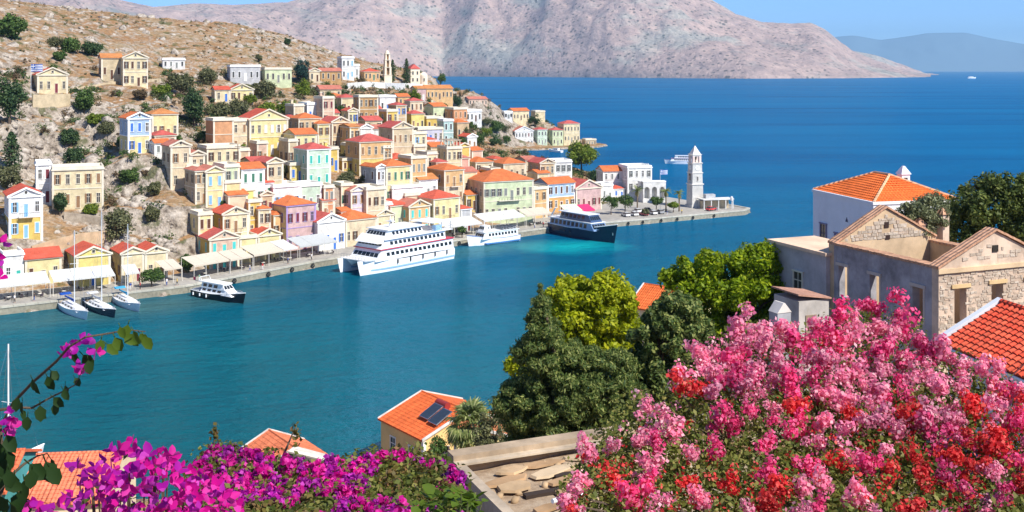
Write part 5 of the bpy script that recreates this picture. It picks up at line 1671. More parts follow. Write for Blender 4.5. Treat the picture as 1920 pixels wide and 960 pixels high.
# -- catamaran ferry -------------------------------------------------
def catamaran():
    bow, stern = wl(690, 516), wl(842, 486)          # outer (near) hull on the water
    d = bow - stern
    L = d.length + 1.5
    rz = math.atan2(d.y, d.x)
    side = Vector((-math.sin(rz), math.cos(rz), 0))   # port side of the boat
    W_ = 8.6
    near = -1 if (side.y > 0) else 1
    c = (bow + stern) / 2 + side * (W_ / 2) * (1 if side.y > 0 else -1)
    root = empty('catamaran_ferry', c, rz, 'large white twin-hulled passenger ferry with three window decks at the quay', 'ferry')
    root.scale = (1.05, 1.15, 1.02)
    # two hulls
    for s in (-1, 1):
        yc = s * (W_ / 2 - 1.15)
        secs = []
        N = 12
        for i in range(N + 1):
            t = i / N
            x = -L / 2 + L * t
            f = 1.0 if t < .6 else max(.03, 1 - ((t - .6) / .4) ** 2)
            w = 1.15 * f
            rk = 1.3 * max(0, (t - .8) / .2) ** 2
            zt = 2.6 + .9 * max(0, (t - .5) / .5) ** 1.6
            secs.append([(x + rk, yc - w * 1.02, zt), (x + rk * .6, yc - w, 1.2), (x, yc - w * .8, 0), (x, yc, -1.2), (x, yc + w * .8, 0), (x + rk * .6, yc + w, 1.2), (x + rk, yc + w * 1.02, zt)])
        hl = loft(secs, GEL, 'hull', root)
        st = MB()
        for sgn in (-1, 1):
            for za, zb in ((.75, 1.1),):
                p = []
                for i in range(N):
                    t = i / N
                    x = -L / 2 + L * t
                    f = 1.0 if t < .6 else max(.03, 1 - ((t - .6) / .4) ** 2)
                    p.append((x, yc + sgn * (1.15 * f * .985 + .03)))
                for i in range(len(p) - 1):
                    st.poly((p[i][0], p[i][1], za), (p[i + 1][0], p[i + 1][1], za), (p[i + 1][0], p[i + 1][1] + .0, zb), (p[i][0], p[i][1], zb))
        st.build('stripe', BLUEP, hl)
    # bridge deck between the hulls with an arched tunnel mouth
    N = 10
    b = MB()
    ins = W_ / 2 - 2.2
    ys = [-ins + 2 * ins * i / N for i in range(N + 1)]
    zs = [1.55 + .75 * math.sin(math.pi * i / N) for i in range(N + 1)]
    x0, x1 = -L / 2, L / 2 - 2.0
    for i in range(N):
        b.poly((x0, ys[i], zs[i]), (x1, ys[i], zs[i]), (x1, ys[i + 1], zs[i + 1]), (x0, ys[i + 1], zs[i + 1]))
        b.poly((x1, ys[i], zs[i]), (x1 + 1.5, ys[i], 3.2), (x1 + 1.5, ys[i + 1], 3.2), (x1, ys[i + 1], zs[i + 1]))
    b.build('wet_deck', GEL, root)
    MB().hexa([(-L / 2, -W_ / 2 + .02, 2.62), (L / 2 - .4, -W_ / 2 + .4, 3.2), (L / 2 - .4, W_ / 2 - .4, 3.2), (-L / 2, W_ / 2 - .02, 2.62)], [(-L / 2, -W_ / 2, 2.85), (L / 2 - .2, -W_ / 2 + .3, 3.45), (L / 2 - .2, W_ / 2 - .3, 3.45), (-L / 2, W_ / 2, 2.85)]).build('main_deck', GEL, root)
    hw = W_ / 2
    m1 = house_box(root, 'main_saloon', -L / 2 + .4, L / 2 - 3.4, hw - .02, hw - .2, 2.86, 5.4, .1, 2.0, GEL, True, (.38, .72), 15, 6)
    MB().box(-L / 2 + .3, -hw - .06, 5.401, L / 2 - 4.8, hw + .06, 5.62).build('deck_edge', REDP, root)
    m2 = house_box(root, 'upper_saloon', -L / 2 + 3.0, L / 2 - 5.0, hw - .25, hw - .5, 5.621, 7.7, .2, 1.8, GEL, True, (.34, .74), 13, 7)
    MB().box(-L / 2 + .6, -hw + .02, 7.701, L / 2 - 6.2, hw - .02, 7.86).build('deck_edge', GEL, root)
    MB().hexa([(L / 2 - 5.6, -hw + .3, 7.0), (L / 2 - 4.4, -hw + .9, 7.0), (L / 2 - 4.4, hw - .9, 7.0), (L / 2 - 5.6, hw - .3, 7.0)], [(L / 2 - 7.2, -hw + .4, 8.6), (L / 2 - 6.0, -hw + 1.0, 8.5), (L / 2 - 6.0, hw - 1.0, 8.5), (L / 2 - 7.2, hw - .4, 8.6)]).build('bridge_front', GEL, root)
    m3 = house_box(root, 'wheelhouse', -L / 2 + 10, L / 2 - 7.0, hw - 1.0, hw - 1.4, 7.861, 9.7, .5, 1.4, GEL, True, (.35, .8), 8, 6)
    MB().box(-L / 2 + 9.6, -hw + .8, 9.701, L / 2 - 8.0, hw - .8, 9.85).build('wheelhouse_roof', GEL, root)
    # mast, radar, funnels, rails, awning aft
    ms = MB().tube([(L / 2 - 12, 0, 9.8), (L / 2 - 12.4, 0, 12.6)], [.16, .08], 6).box(L / 2 - 12.9, -1.0, 11.2, L / 2 - 11.8, 1.0, 11.35).build('mast', GEL, root)
    MB().lathe([(.4, 0), (.45, .3), (.2, .5)], 10, (L / 2 - 12.2, .7, 11.36)).build('radar_dome', GEL, ms)
    for s in (-1, 1):
        MB().box(-L / 2 + 4, s * (hw - 1.1) - .5, 7.861, -L / 2 + 6.2, s * (hw - 1.1) + .5, 9.2).build('funnel', BLUEP, root)
    rails(root, [(-L / 2 + .6, -hw + .15, 7.86)] + [(-L / 2 + .6 + 1.4 * i, -hw + .15, 7.86) for i in range(1, 7)], 1.0)
    rails(root, [(-L / 2 + .6 + 1.4 * i, hw - .15, 7.86) for i in range(7)], 1.0)
    rails(root, [(L / 2 - .4, -hw + .5 + (2 * hw - 1) * i / 8, 3.45) for i in range(9)], 1.0)
    MB().box(-L / 2 + .5, -hw + .6, 9.9, -L / 2 + 7.5, hw - .6, 9.98).build('sun_canopy', canvas((.75, .8, .8)), root)
    for x in (-L / 2 + .7, -L / 2 + 3.9, -L / 2 + 7.3):
        for s in (-1, 1):
            MB().box(x - .05, s * (hw - .8) - .05, 7.87, x + .05, s * (hw - .8) + .05, 9.899).build('canopy_post', CHROME, root)
    for i in range(5):
        MB().tube([(-L / 2 + 3 + i * 4.2, near * (hw + .15), 1.7), (-L / 2 + 3 + i * 4.2, near * (hw + .15), 2.7)], .17, 7).build('fender', DARKB, root)
catamaran()

# -- navy ferry ------------------------------------------------------
def navy_ferry():
    bow, stern = wl(1152, 458), wl(1040, 437)
    d = bow - stern
    L = d.length * 1.0
    rz = math.atan2(d.y, d.x)
    c = (bow + stern) / 2 + Vector((0, 2.0, 0))
    root = empty('navy_ferry', c, rz, 'dark blue passenger ferry with white upper decks moored by the quay', 'ferry')
    hull(root, L, 6.4, 3.0, 1.2, NAVY, sheer=.5, boot=GEL)
    house_box(root, 'main_cabin', -L / 2 + 1.2, L / 2 - 5.2, 2.9, 2.7, 2.95, 5.0, .2, 1.8, plain(srgb(120, 150, 190), .35), True, (.25, .85), 9, 5)
    MB().box(-L / 2 + .6, -3.0, 5.001, L / 2 - 6.6, 3.0, 5.18).build('upper_deck', GEL, root)
    house_box(root, 'bridge', -L / 2 + 5, L / 2 - 7.2, 2.2, 1.9, 5.181, 7.2, .6, 1.5, plain(srgb(60, 84, 120), .3), True, (.3, .8), 6, 5)
    MB().box(-L / 2 + 4.4, -2.3, 7.201, L / 2 - 8.4, 2.3, 7.36).build('bridge_roof', GEL, root)
    MB().hexa([(L / 2 - 5.6, -1.9, 3.2), (L / 2 - 1.6, -.5, 3.9), (L / 2 - 1.6, .5, 3.9), (L / 2 - 5.6, 1.9, 3.2)], [(L / 2 - 5.6, -1.7, 4.2), (L / 2 - 2.4, -.4, 4.4), (L / 2 - 2.4, .4, 4.4), (L / 2 - 5.6, 1.7, 4.2)]).build('foredeck_cover', GEL, root)
    MB().tube([(-L / 2 + 7, 0, 7.3), (-L / 2 + 6.6, 0, 10.2)], [.12, .05], 5).box(-L / 2 + 6.2, -.9, 8.6, -L / 2 + 7.4, .9, 8.75).build('mast', GEL, root)
    rails(root, [(-L / 2 + .8 + 1.2 * i, -2.9, 5.18) for i in range(8)], 1.0)
    rails(root, [(-L / 2 + .8 + 1.2 * i, 2.9, 5.18) for i in range(8)], 1.0)
    MB().hexa([(-L / 2 + 1.5, -2.7, 5.6), (-L / 2 + 2.1, -2.7, 5.6), (-L / 2 + 2.1, -2.5, 5.6), (-L / 2 + 1.5, -2.5, 5.6)], [(-L / 2 + 3.2, -2.7, 8.0), (-L / 2 + 3.8, -2.7, 8.0), (-L / 2 + 3.8, -2.5, 8.0), (-L / 2 + 3.2, -2.5, 8.0)]).build('gangway_davit', GEL, root)
    for i in range(4):
        for s in (-1, 1):
            MB().tube([(-L / 2 + 3 + i * 2.6, s * 3.12, 1.7), (-L / 2 + 3 + i * 2.6, s * 3.2, 1.71)], .22, 9).build('porthole', TINT, root)
    MB().box(L / 2 - .2, -.35, 2.2, L / 2 + .1, .35, 3.0).build('anchor', CHROME, root)
navy_ferry()

# -- small white ferry -----------------------------------------------
def white_boat():
    a, c_ = wl(884, 463), wl(972, 451)
    d = a - c_
    L = d.length
    rz = math.atan2(d.y, d.x)
    root = empty('small_ferry', (a + c_) / 2 + Vector((-.6, 1.2, 0)), rz, 'small white excursion ferry with open upper deck behind the catamaran', 'ferry')
    hull(root, L, 4.6, 1.7, .8, GEL, sheer=.5, boot=plain(srgb(60, 100, 170), .4))
    MB().box(-L / 2 + .2, -2.33, .25, L * .25, 2.33, .55).build('blue_band', plain(srgb(60, 120, 180), .4), root)
    house_box(root, 'cabin', -L / 2 + 1.0, L / 2 - 3.2, 2.0, 1.9, 1.7, 3.6, .1, .9, GEL, True, (.4, .8), 9, 4)
    MB().box(-L / 2 + .6, -2.1, 3.601, L / 2 - 3.8, 2.1, 3.75).build('upper_deck', GEL, root)
    house_box(root, 'wheelhouse', L / 2 - 6.8, L / 2 - 4.0, 1.3, 1.1, 3.751, 5.4, .2, .7, GEL, True, (.4, .85), 2, 3)
    rails(root, [(-L / 2 + .8 + .95 * i, -2.0, 3.75) for i in range(8)], .95)
    rails(root, [(-L / 2 + .8 + .95 * i, 2.0, 3.75) for i in range(8)], .95)
    for i in range(5):
        bn = MB().box(-L / 2 + 1.4 + i * 1.2, -1.6, 3.76, -L / 2 + 1.8 + i * 1.2, 1.6, 4.2).box(-L / 2 + 1.4 + i * 1.2, -1.6, 4.201, -L / 2 + 1.47 + i * 1.2, 1.6, 4.7).build('bench', plain(srgb(120, 125, 130), .6), root)
    MB().tube([(L / 2 - 5.4, 0, 5.4), (L / 2 - 5.6, 0, 7.6)], [.08, .04], 5).build('mast', GEL, root)
white_boat()

# -- black motor yacht on the left -----------------------------------
def motor_yacht():
    a, c_ = wl(452, 572), wl(364, 555)
    d = a - c_
    L = d.length
    rz = math.atan2(d.y, d.x)
    root = empty('motor_boat', (a + c_) / 2 + Vector((0, 1.4, 0)), rz, 'black-hulled motor boat with white cabin on the left of the harbour', 'motor boat')
    hull(root, L, 3.6, 1.35, .7, DARKB, sheer=.45, boot=GEL)
    house_box(root, 'cabin', -L / 2 + 3.2, L / 2 - 1.9, 1.45, 1.1, 1.3, 2.4, .3, 2.2, GEL, True, (.4, .8), 4, 0)
    house_box(root, 'wheelhouse', -L / 2 + 3.4, L / 2 - 4.2, 1.3, 1.1, 2.401, 3.5, .2, 1.0, GEL, True, (.2, .8), 3, 3)
    MB().box(-L / 2 + 2.6, -1.35, 3.501, L / 2 - 4.9, 1.35, 3.66).build('hard_top', GEL, root)
    MB().tube([(-L / 2 + 3.5, -1.2, 3.6), (-L / 2 + 3.0, -1.2, 4.5), (-L / 2 + 3.0, 1.2, 4.5), (-L / 2 + 3.5, 1.2, 3.6)], .07, 5).build('radar_arch', GEL, root)
    rails(root, [(L / 2 - 3.5 + .8 * i, -1.5 + .3 * i, 1.5 + .08 * i) for i in range(5)] + [(L / 2 - .3 - .8 * i, .3 + .3 * i, 1.82 - .08 * i) for i in range(5)], .7)
    for i in range(3):
        MB().tube([(-L / 2 + 1.5 + i * 2.2, -1.95, .5), (-L / 2 + 1.5 + i * 2.2, -1.95, 1.1)], .16, 7).build('fender', GEL, root)
    fl = MB().tube([(-L / 2 + .2, 0, 1.3), (-L / 2 - .1, 0, 4.0)], .03, 4).build('flag_staff', CHROME, root)
    MB().box(-L / 2 - .9, -.01, 3.2, -L / 2 - .12, .01, 3.9).build('ensign', plain(srgb(200, 40, 80), .8), fl)
    ds = MB().box(-L / 2 + .4, -1.3, 1.32, -L / 2 + 2.4, 1.3, 1.7).build('cockpit_seat', plain(srgb(170, 175, 180), .7), root)
motor_yacht()

def sailing_boat(bow, stern, hull_m, mast_px, label, cover, back=.0):
    a, c_ = wl(*bow), wl(*stern)
    d = a - c_
    L = max(9.5, d.length * 1.0)
    rz = math.atan2(d.y, d.x)
    ctr = a - d.normalized() * L / 2
    root = empty('sailing_boat', ctr, rz, label, 'sailing boat', 'sailing boats moored stern to the quay')
    hull(root, L, 3.3, 1.15, .5, hull_m, sheer=.4, boot=GEL, stern=.72)
    house_box(root, 'coachroof', -L / 2 + 2.6, L / 2 - 2.8, 1.05, .8, 1.12, 1.65, .2, 1.6, GEL, True, (.3, .75), 4, 0)
    MB().box(-L / 2 + .5, -.95, 1.12, -L / 2 + 2.5, .95, 1.35).build('cockpit', TEAK, root)
    mx = .4
    top = a - d.normalized() * (L / 2 - mx)
    mh = H - (mast_px - V0) / F * top.y
    ms = MB().tube([(mx, 0, 1.1), (mx, 0, mh)], [.11, .07], 7).tube([(mx, -.9, mh * .6), (mx, .9, mh * .6)], .035, 5).build('mast', plain(srgb(236, 238, 240), .35, .2), root)
    b = MB()
    for e in ((L / 2 - .1, 0, 1.5), (-L / 2 + .1, 0, 1.2), (mx - .2, -1.55, 1.1), (mx - .2, 1.55, 1.1)):
        b.tube([(mx, 0, mh - .1), e], .014, 4)
    b.build('rigging', CHROME, ms)
    bm = MB().tube([(mx - .1, 0, 2.3), (-L / 2 + 2.0, 0, 2.4)], .08, 6).build('boom', plain(srgb(230, 232, 235), .4), root)
    MB().tube([(mx - .2, 0, 2.52), (-.6, 0, 2.62), (-L / 2 + 2.2, 0, 2.55)], [.26, .22, .14], 7).build('sail_cover', cover, bm)
    bi = MB()
    for i in range(5):
        x0, x1 = -L / 2 + .7 + .45 * i, -L / 2 + .7 + .45 * (i + 1)
        z0, z1 = 2.9 + .25 * math.sin(math.pi * i / 5), 2.9 + .25 * math.sin(math.pi * (i + 1) / 5)
        lo = [(x0, -1.15, z0), (x1, -1.15, z1), (x1, 1.15, z1), (x0, 1.15, z0)]
        bi.hexa(lo, [(p[0], p[1], p[2] + .05) for p in lo])
    bi.build('bimini', cover, root)
    for x in (-L / 2 + .8, -L / 2 + 2.8):
        for s in (-1, 1):
            MB().tube([(x, s * 1.1, 1.1), (x, s * 1.1, 2.9)], .025, 4).build('bimini_post', CHROME, root)
    rails(root, [(L / 2 - 1.9 + .4 * i, -.85 + .2 * i, 1.4) for i in range(5)] + [(L / 2 - .3 - .4 * i, .05 + .2 * i, 1.4) for i in range(5)], .55, 'pulpit', .02)
BLUEC, GREYC, TURQ = canvas(srgb(40, 84, 168)[:3]), canvas((.6, .6, .6)), canvas(srgb(70, 160, 200)[:3])
sailing_boat((162, 600), (116, 574), plain(srgb(205, 225, 235), .3), 432, 'pale blue-white sailing boat with blue canvas, nearest the left edge', BLUEC)
sailing_boat((214, 596), (166, 572), NAVY, 395, 'navy-hulled sailing boat moored between the two pale ones', GREYC)
sailing_boat((260, 585), (218, 562), plain(srgb(225, 235, 245), .3), 420, 'white sailing boat with turquoise cover, right of the navy-hulled one', TURQ)

# yacht moored below at the near left shore: only its mast and boom show over the roofs
X = W(12, 900, 131)
root = empty('sailing_yacht', (X.x, X.y, 0), R(70), 'moored yacht at the left edge whose tall white mast rises over the near roof', 'sailing boat')
hull(root, 11, 3.5, 1.2, .5, GEL, sheer=.4)
house_box(root, 'coachroof', -3, 2.6, 1.1, .85, 1.15, 1.7, .2, 1.6, GEL, True, (.3, .75), 4, 0)
ms = MB().tube([(.3, 0, 1.1), (.3, 0, 16.2)], [.13, .09], 8).tube([(.3, -1.1, 9), (.3, 1.1, 9)], .04, 5).build('mast', plain(srgb(240, 240, 240), .35), root)
MB().tube([(.2, 0, 2.4), (-4, 0, 2.5)], .1, 6).build('boom', GEL, root)
b = MB()
for e in ((5.3, 0, 1.4), (-5.3, 0, 1.2), (0, -1.6, 1.1), (0, 1.6, 1.1)): b.tube([(.3, 0, 16.1), e], .015, 4)
b.build('rigging', CHROME, ms)

# far white cruise boat beyond the point, and a fast boat near the horizon
p = wl(1274, 307)
root = empty('cruise_boat', p, R(174), 'white two-deck cruise boat out at sea left of the clock tower spire', 'ferry')
hull(root, 14.5, 4, 1.5, .6, GEL, sheer=.4, boot=plain(srgb(70, 80, 150), .4))
house_box(root, 'main_cabin', -6.6, 5, 1.8, 1.7, 1.45, 2.9, .1, 1, GEL, True, (.35, .8), 9, 4)
MB().box(-6.8, -1.9, 2.901, 4.4, 1.9, 3.05).build('upper_deck', plain(srgb(120, 80, 120), .5), root)
house_box(root, 'upper_cabin', -5.6, 2.8, 1.5, 1.4, 3.051, 4.3, .1, .8, GEL, True, (.35, .8), 7, 4)
MB().box(-6, -1.7, 4.301, 2.4, 1.7, 4.45).build('sun_deck', GEL, root)
p = wl(1822, 147)
root = empty('fast_boat', (p.x, p.y, 0), R(10), 'tiny white fast boat far out near the right horizon', 'boat')
hull(root, 48, 11, 5, 1.5, GEL)
house_box(root, 'cabin', -18, 10, 4.6, 4.2, 4.8, 11, .5, 4, GEL, True, (.4, .8), 6, 3)
# little boats in the inlet
for i, (u, v, Lb, c, lb) in enumerate([(948, 282, 9, GEL, 'small white boat moored in the inlet, left one'), (1042, 285, 11, GEL, 'small white cabin boat moored in the inlet, right one'), (918, 286, 7, plain(srgb(60, 140, 160), .5), 'small turquoise boat moored in the inlet')]):
    p = wl(u, v)
    root = empty('small_boat', p, R(160 - 30 * i), lb, 'boat', 'small boats in the inlet')
    hull(root, Lb, 2.6, 1.1, .4, c, sheer=.4)
    house_box(root, 'cabin', -Lb * .25, Lb * .2, .9, .75, 1.05, 2.4, .1, .5, GEL, True, (.4, .8), 2, 2)
# ------------------------------------------------------------------ the near slope
NEAR = [(-300, 70), (-60, 114), (-20, 134), (4, 146), (15, 170), (50, 178), (90, 165), (300, 150), (300, -60), (-300, -60)]
np_c = [(0, -30, 51), (-40, -30, 50), (40, -30, 52), (0, 0, 48), (-4, 4, 46.4), (4, 4, 46.6), (-6, 10, 42.5), (0, 10, 43), (6, 12, 42.6), (10, 18, 41.5), (0, 20, 39), (-10, 20, 37.5), (0, 30, 35.8), (6, 30, 37), (-12, 40, 31), (0, 60, 27), (10, 60, 28.5), (-25, 60, 22),
        (-30, 75, 16), (-25, 100, 7), (-10, 100, 9.5), (0, 100, 12), (-12, 125, 2.6), (0, 125, 5), (-60, 90, 8), (-60, 60, 22), (20, 45, 33), (25, 63, 31.5), (33, 75, 31.5), (20, 75, 29), (28, 90, 30.5), (45, 90, 31), (10, 85, 22), (20, 120, 17), (25, 140, 11), (40, 125, 22), (40, 150, 9), (80, 120, 24), (80, 60, 36), (20, 20, 41.5), (40, 20, 44),
        (-100, 60, 26), (-200, 50, 30), (200, 100, 30), (-280, -50, 50), (280, -50, 55)]
_nt = tps_fit([(a, b) for a, b, c in np_c], [c for a, b, c in np_c], .004)
def near_z(x, y):
    z = _nt(x, y)
    d = seg_dist(x, y, NEAR, True)
    ins = inside(x, y, NEAR)
    z = np.where(ins, np.minimum(np.maximum(z, .8), .6 + d * .9), -1 - d * .3)
    return z + np.where(z > 2, (fbm(np.asarray(x) / 3, np.asarray(y) / 3, 3, 14) - .5) * .7, 0)
grid_land('near_slope', -120, 120, -40, 182, 1.5, near_z, -3)

def wall_panel(L, h, th, openings, z0=0.0, gable=0.0):
    """A wall in the xz plane (thickness along +y) with rectangular openings (x0, x1, z0, z1)."""
    b = MB()
    xs = sorted(set([0, L] + [o[0] for o in openings] + [o[1] for o in openings]))
    for a, c in zip(xs[:-1], xs[1:]):
        blocks = sorted([(o[2], o[3]) for o in openings if o[0] <= a + 1e-6 and o[1] >= c - 1e-6])
        z = z0
        for lo, hi in blocks:
            if lo > z: b.box(a, 0, z, c, th, lo)
            z = hi
        b.box(a, 0, z, c, th, h)
    if gable:
        b.hexa([(0, 0, h), (L, 0, h), (L / 2, 0, h + gable)], [(0, th, h), (L, th, h), (L / 2, th, h + gable)])
    return b

def course_mesh(L, cw, amp, per, mat, key):
    n = max(4, int(L / per) * 4)
    V, Fc = [], []
    for i in range(n + 1):
        y = L * i / n
        z = amp * abs(math.sin(math.pi * y / per))
        V += [(0, y, z + .035), (cw, y, z * .9)]
        V += [(0, y, z - .03)]
    for i in range(n):
        a = i * 3
        Fc.append((a, a + 1, a + 4, a + 3)); Fc.append((a + 2, a, a + 3, a + 5))
    b = MB(); b.v, b.f = V, Fc
    return b.mesh('tile_course', mat)

def gable_roof(root, w, D, h, rise, mat, over=.35, cw=.42, per=.34, verge=None, sides=(0, 1), th=.16):
    s = math.atan2(rise, w / 2)
    SL = (w / 2 + over) / math.cos(s)
    for sx in (0, 1):
        xa, xb = (-over, w / 2) if sx == 0 else (w + over, w / 2)
        za, zb = h - over * math.tan(s), h + rise
        lo = [(xa, -.25, za), (xb, -.25, zb), (xb, D + .25, zb), (xa, D + .25, za)]
        if sx: lo = lo[::-1]
        rf = MB().hexa(lo, [(p[0], p[1], p[2] + th) for p in lo]).build('roof', mat, root)
        if sx in sides:
            n = int(SL / cw)
            cwr = SL / n
            me = course_mesh(D + .4, cwr * 1.04, .045, per, mat, None)
            for i in range(n):
                d = i * cwr
                o = put('tile_course', me, rf)
                if sx == 0:
                    o.location = (xa + d * math.cos(s), -.2, za + th + d * math.sin(s)); o.rotation_euler = (0, -s, 0)
                else:
                    o.location = (xa - d * math.cos(s), D + .2, za + th + d * math.sin(s)); o.rotation_euler = (0, -s, math.pi)
        if verge:
            for yy in (-.3, D + .12):
                lo = [(xa, yy, za + .02), (xb, yy, zb + .02), (xb, yy + .18, zb + .02), (xa, yy + .18, za + .02)]
                if sx: lo = lo[::-1]
                MB().hexa(lo, [(p[0], p[1], p[2] + .3) for p in lo]).build('verge', verge, rf)
    MB().tube([(w / 2, -.25, h + rise + th + .03), (w / 2, D + .25, h + rise + th + .03)], .11, 6).build('ridge_tiles', mat, root)

# -- roofless stone house ---------------------------------------------
def stones_on(L, z0, z1, opens, seed, size=(.34, .2), gable=0.0, holes=.12):
    """Uneven stones over a wall face in the xz plane, facing -y."""
    r = random.Random(seed)
    b = MB()
    z = z0
    while z < z1 + gable:
        hh = size[1] * r.uniform(.75, 1.25)
        if z > z1:
            k = (z + hh - z1) / gable
            xa, xb = L / 2 * k, L - L / 2 * k
        else:
            xa, xb = 0, L
        x = xa + r.uniform(0, .1)
        while x < xb - .1:
            ww = size[0] * r.uniform(.5, 1.4)
            xe = min(x + ww, xb)
            if not any(o[0] - .05 < (x + xe) / 2 < o[1] + .05 and o[2] - .1 < z + hh / 2 < o[3] + .1 for o in opens) and r.random() > holes and xe - x > .06:
                g = .018
                d = r.uniform(.015, .05)
                j = lambda: r.uniform(-.025, .025)
                f = [(x + g + j(), -d, z + g + j()), (xe - g + j(), -d + j() * .5, z + g + j()), (xe - g + j(), -d, z + hh - g + j()), (x + g + j(), -d + j() * .5, z + hh - g + j())]
                k_ = [(x + g, .02, z + g), (xe - g, .02, z + g), (xe - g, .02, z + hh - g), (x + g, .02, z + hh - g)]
                b.hexa([(p[0], p[1], p[2]) for p in k_][::-1], f[::-1])
            x = xe
        z += hh
    return b
STONEM = NT('rubble_stone')
_g = STONEM.n('ShaderNodeNewGeometry')
_cc = STONEM.ramp(_g.outputs['Random Per Island'], [(0, (.44, .36, .28, 1)), (.35, (.55, .455, .365, 1)), (.7, (.61, .52, .425, 1)), (.9, (.56, .43, .33, 1)), (1, (.66, .59, .50, 1))])
_n = STONEM.noise(STONEM.pos(), 6, 4, .7)
STONEM.l(STONEM.mix(1.0, _cc, STONEM.ramp(_n, [(.3, (.65, .63, .6, 1)), (.7, (1.1, 1.1, 1.1, 1))]), 'MULTIPLY'), STONEM.b.inputs['Base Color'])
STONEM.b.inputs['Roughness'].default_value = .95
STONEM.bump(_n, .6, .03)
STONEM = STONEM.mat
def ruin():
    yw = math.atan2(.374, .928)
    base = 31.0
    root = empty('ruined_house', (25.2, 63.0, base), yw, 'roofless old stone house with gables and empty windows behind the pink bush', 'house')
    M = paint(srgb(222, 198, 176), .95, .5)
    Mi = paint(srgb(214, 186, 152), .95, .35)
    CP = tile_mat(srgb(206, 160, 130))
    W_, D_, h, rise, th = 8.8, 10.0, 7.2, 2.0, .55
    fo = [(1.2, 2.15, 3.7, 5.95), (4.1, 5.05, 3.8, 6.0), (6.9, 7.8, 3.8, 6.0)]
    fw = wall_panel(W_, h, th, fo, -3, rise)
    f = fw.build('front_wall', M, root)
    stones_on(W_, 1.5, h - .25, fo, 3, (.3, .17), 0, .34).build('rubble_facing', STONEM, f)['kind'] = 'stuff'
    stones_on(W_, h + .35, h, [(4.1, 4.7, h + .7, h + 1.2)], 5, (.4, .22), rise - .5, .3).build('gable_rubble', STONEM, f)['kind'] = 'stuff'
    for o in fo:
        MB().box(o[0] - .25, -.1, o[3] + .02, o[1] + .25, .3, o[3] + .24).build('lintel', paint(srgb(232, 200, 150), .9, .3), f)
        MB().box(o[0] - .12, -.12, o[2] - .16, o[1] + .12, .4, o[2] - .01).build('sill', paint(srgb(214, 190, 160), .9, .3), f)
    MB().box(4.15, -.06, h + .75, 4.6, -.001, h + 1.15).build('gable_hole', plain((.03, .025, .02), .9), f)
    # left flank
    lo = [(1.25, 2.15, 3.7, 5.8), (5.05, 5.95, 3.75, 5.85), (8.1, 9.0, 3.8, 5.9)]
    lw = wall_panel(D_ - 2 * th, h, th, [(a - th, b_ - th, c, d) for a, b_, c, d in lo], -3)
    l_ = lw.build('side_wall', paint(srgb(176, 174, 180), .95, .6), root)  # grey plaster, with the blue shade of this flank put into its colour
    l_.rotation_euler = (0, 0, math.pi / 2); l_.location = (th, th, 0)
    for a, b_, c, d in lo:
        for nm, bx in (('reveal', (a - th - .14, th + .001, c - .1, a - th, th + .03, d + .1)), ('lintel', (a - th - .2, th + .001, d + .01, b_ - th + .2, th + .08, d + .22))):
            MB().box(*bx).build(nm, paint(srgb(196, 186, 178), .95, .3), l_)
    r_ = MB().box(W_ - th, th, -3, W_, D_ - th, h - .3).build('far_side_wall', Mi, root)
    bk = wall_panel(W_, h, th, [(3.9, 4.9, 3.6, 5.8)], -3, rise + .25)
    k = bk.build('back_wall', Mi, root)
    k.location = (0, D_ - th, 0)
    stones_on(W_, h + .15, h, [(4.2, 4.8, h + .6, h + 1.1)], 8, (.4, .24), rise - .1, .08).build('gable_rubble', STONEM, k)['kind'] = 'stuff'
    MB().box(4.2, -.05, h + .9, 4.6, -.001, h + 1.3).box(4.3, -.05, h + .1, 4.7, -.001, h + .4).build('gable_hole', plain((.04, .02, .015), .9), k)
    # copings of old tiles, piece by piece
    rr = random.Random(4)
    def run(p, q, n, wd, zj=.03):
        p, q = Vector(p), Vector(q)
        t = (q - p).normalized(); s = Vector((-t.y, t.x, 0)).normalized() * wd
        for i in range(n):
            a = p.lerp(q, i / n) + Vector((0, 0, rr.uniform(0, zj))); c = p.lerp(q, (i + .96) / n) + Vector((0, 0, rr.uniform(0, zj)))
            lo_ = [a - s, c - s, c + s, a + s]
            MB().hexa(lo_, [x_ + Vector((0, 0, .14)) for x_ in lo_]).build('coping_tile', CP, root)
    run((-.15, th / 2, h + .02), (W_ / 2, th / 2, h + rise + .02), 14, .42)
    run((W_ / 2, th / 2, h + rise + .02), (W_ + .15, th / 2, h + .02), 14, .42)
    run((th / 2, th + .1, h + .01), (th / 2, D_ - th, h + .01), 22, .4)
    run((0, D_ - th / 2, h + .02), (W_ / 2, D_ - th / 2, h + rise + .27), 14, .4)
    run((W_ / 2, D_ - th / 2, h + rise + .27), (W_, D_ - th / 2, h + .02), 14, .4)
    run((W_ - th / 2, th, h - .3), (W_ - th / 2, D_ - th, h - .3), 18, .4)
    MB().box(-.12, -.14, h - .28, W_ + .12, -.001, h - .02).build('cornice', paint(srgb(224, 196, 160), .9, .3), root)
    # interior floor of earth
    MB().box(th, th, .5, W_ - th, D_ - th, 1.2).build('earth_floor', LANDM, root)
    # old chimneys on the back
    for x, y, z, lb in ((7.6, D_ - .25, h + .35, .55), (9.4, D_ - .6, h - .3, 1.9)):
        MB().box(x - .28, y - .28, z - .8, x + .28, y + .28, z + lb).build('chimney', M, root)
        MB().hexa([(x - .38, y - .38, z + lb + .001), (x + .38, y - .38, z + lb + .001), (x + .38, y + .38, z + lb + .001), (x - .38, y + .38, z + lb + .001)], [(x - .1, y - .1, z + lb + .45), (x + .1, y - .1, z + lb + .45), (x + .1, y + .1, z + lb + .45), (x - .1, y + .1, z + lb + .45)]).build('chimney_pot', CP, root)
ruin()

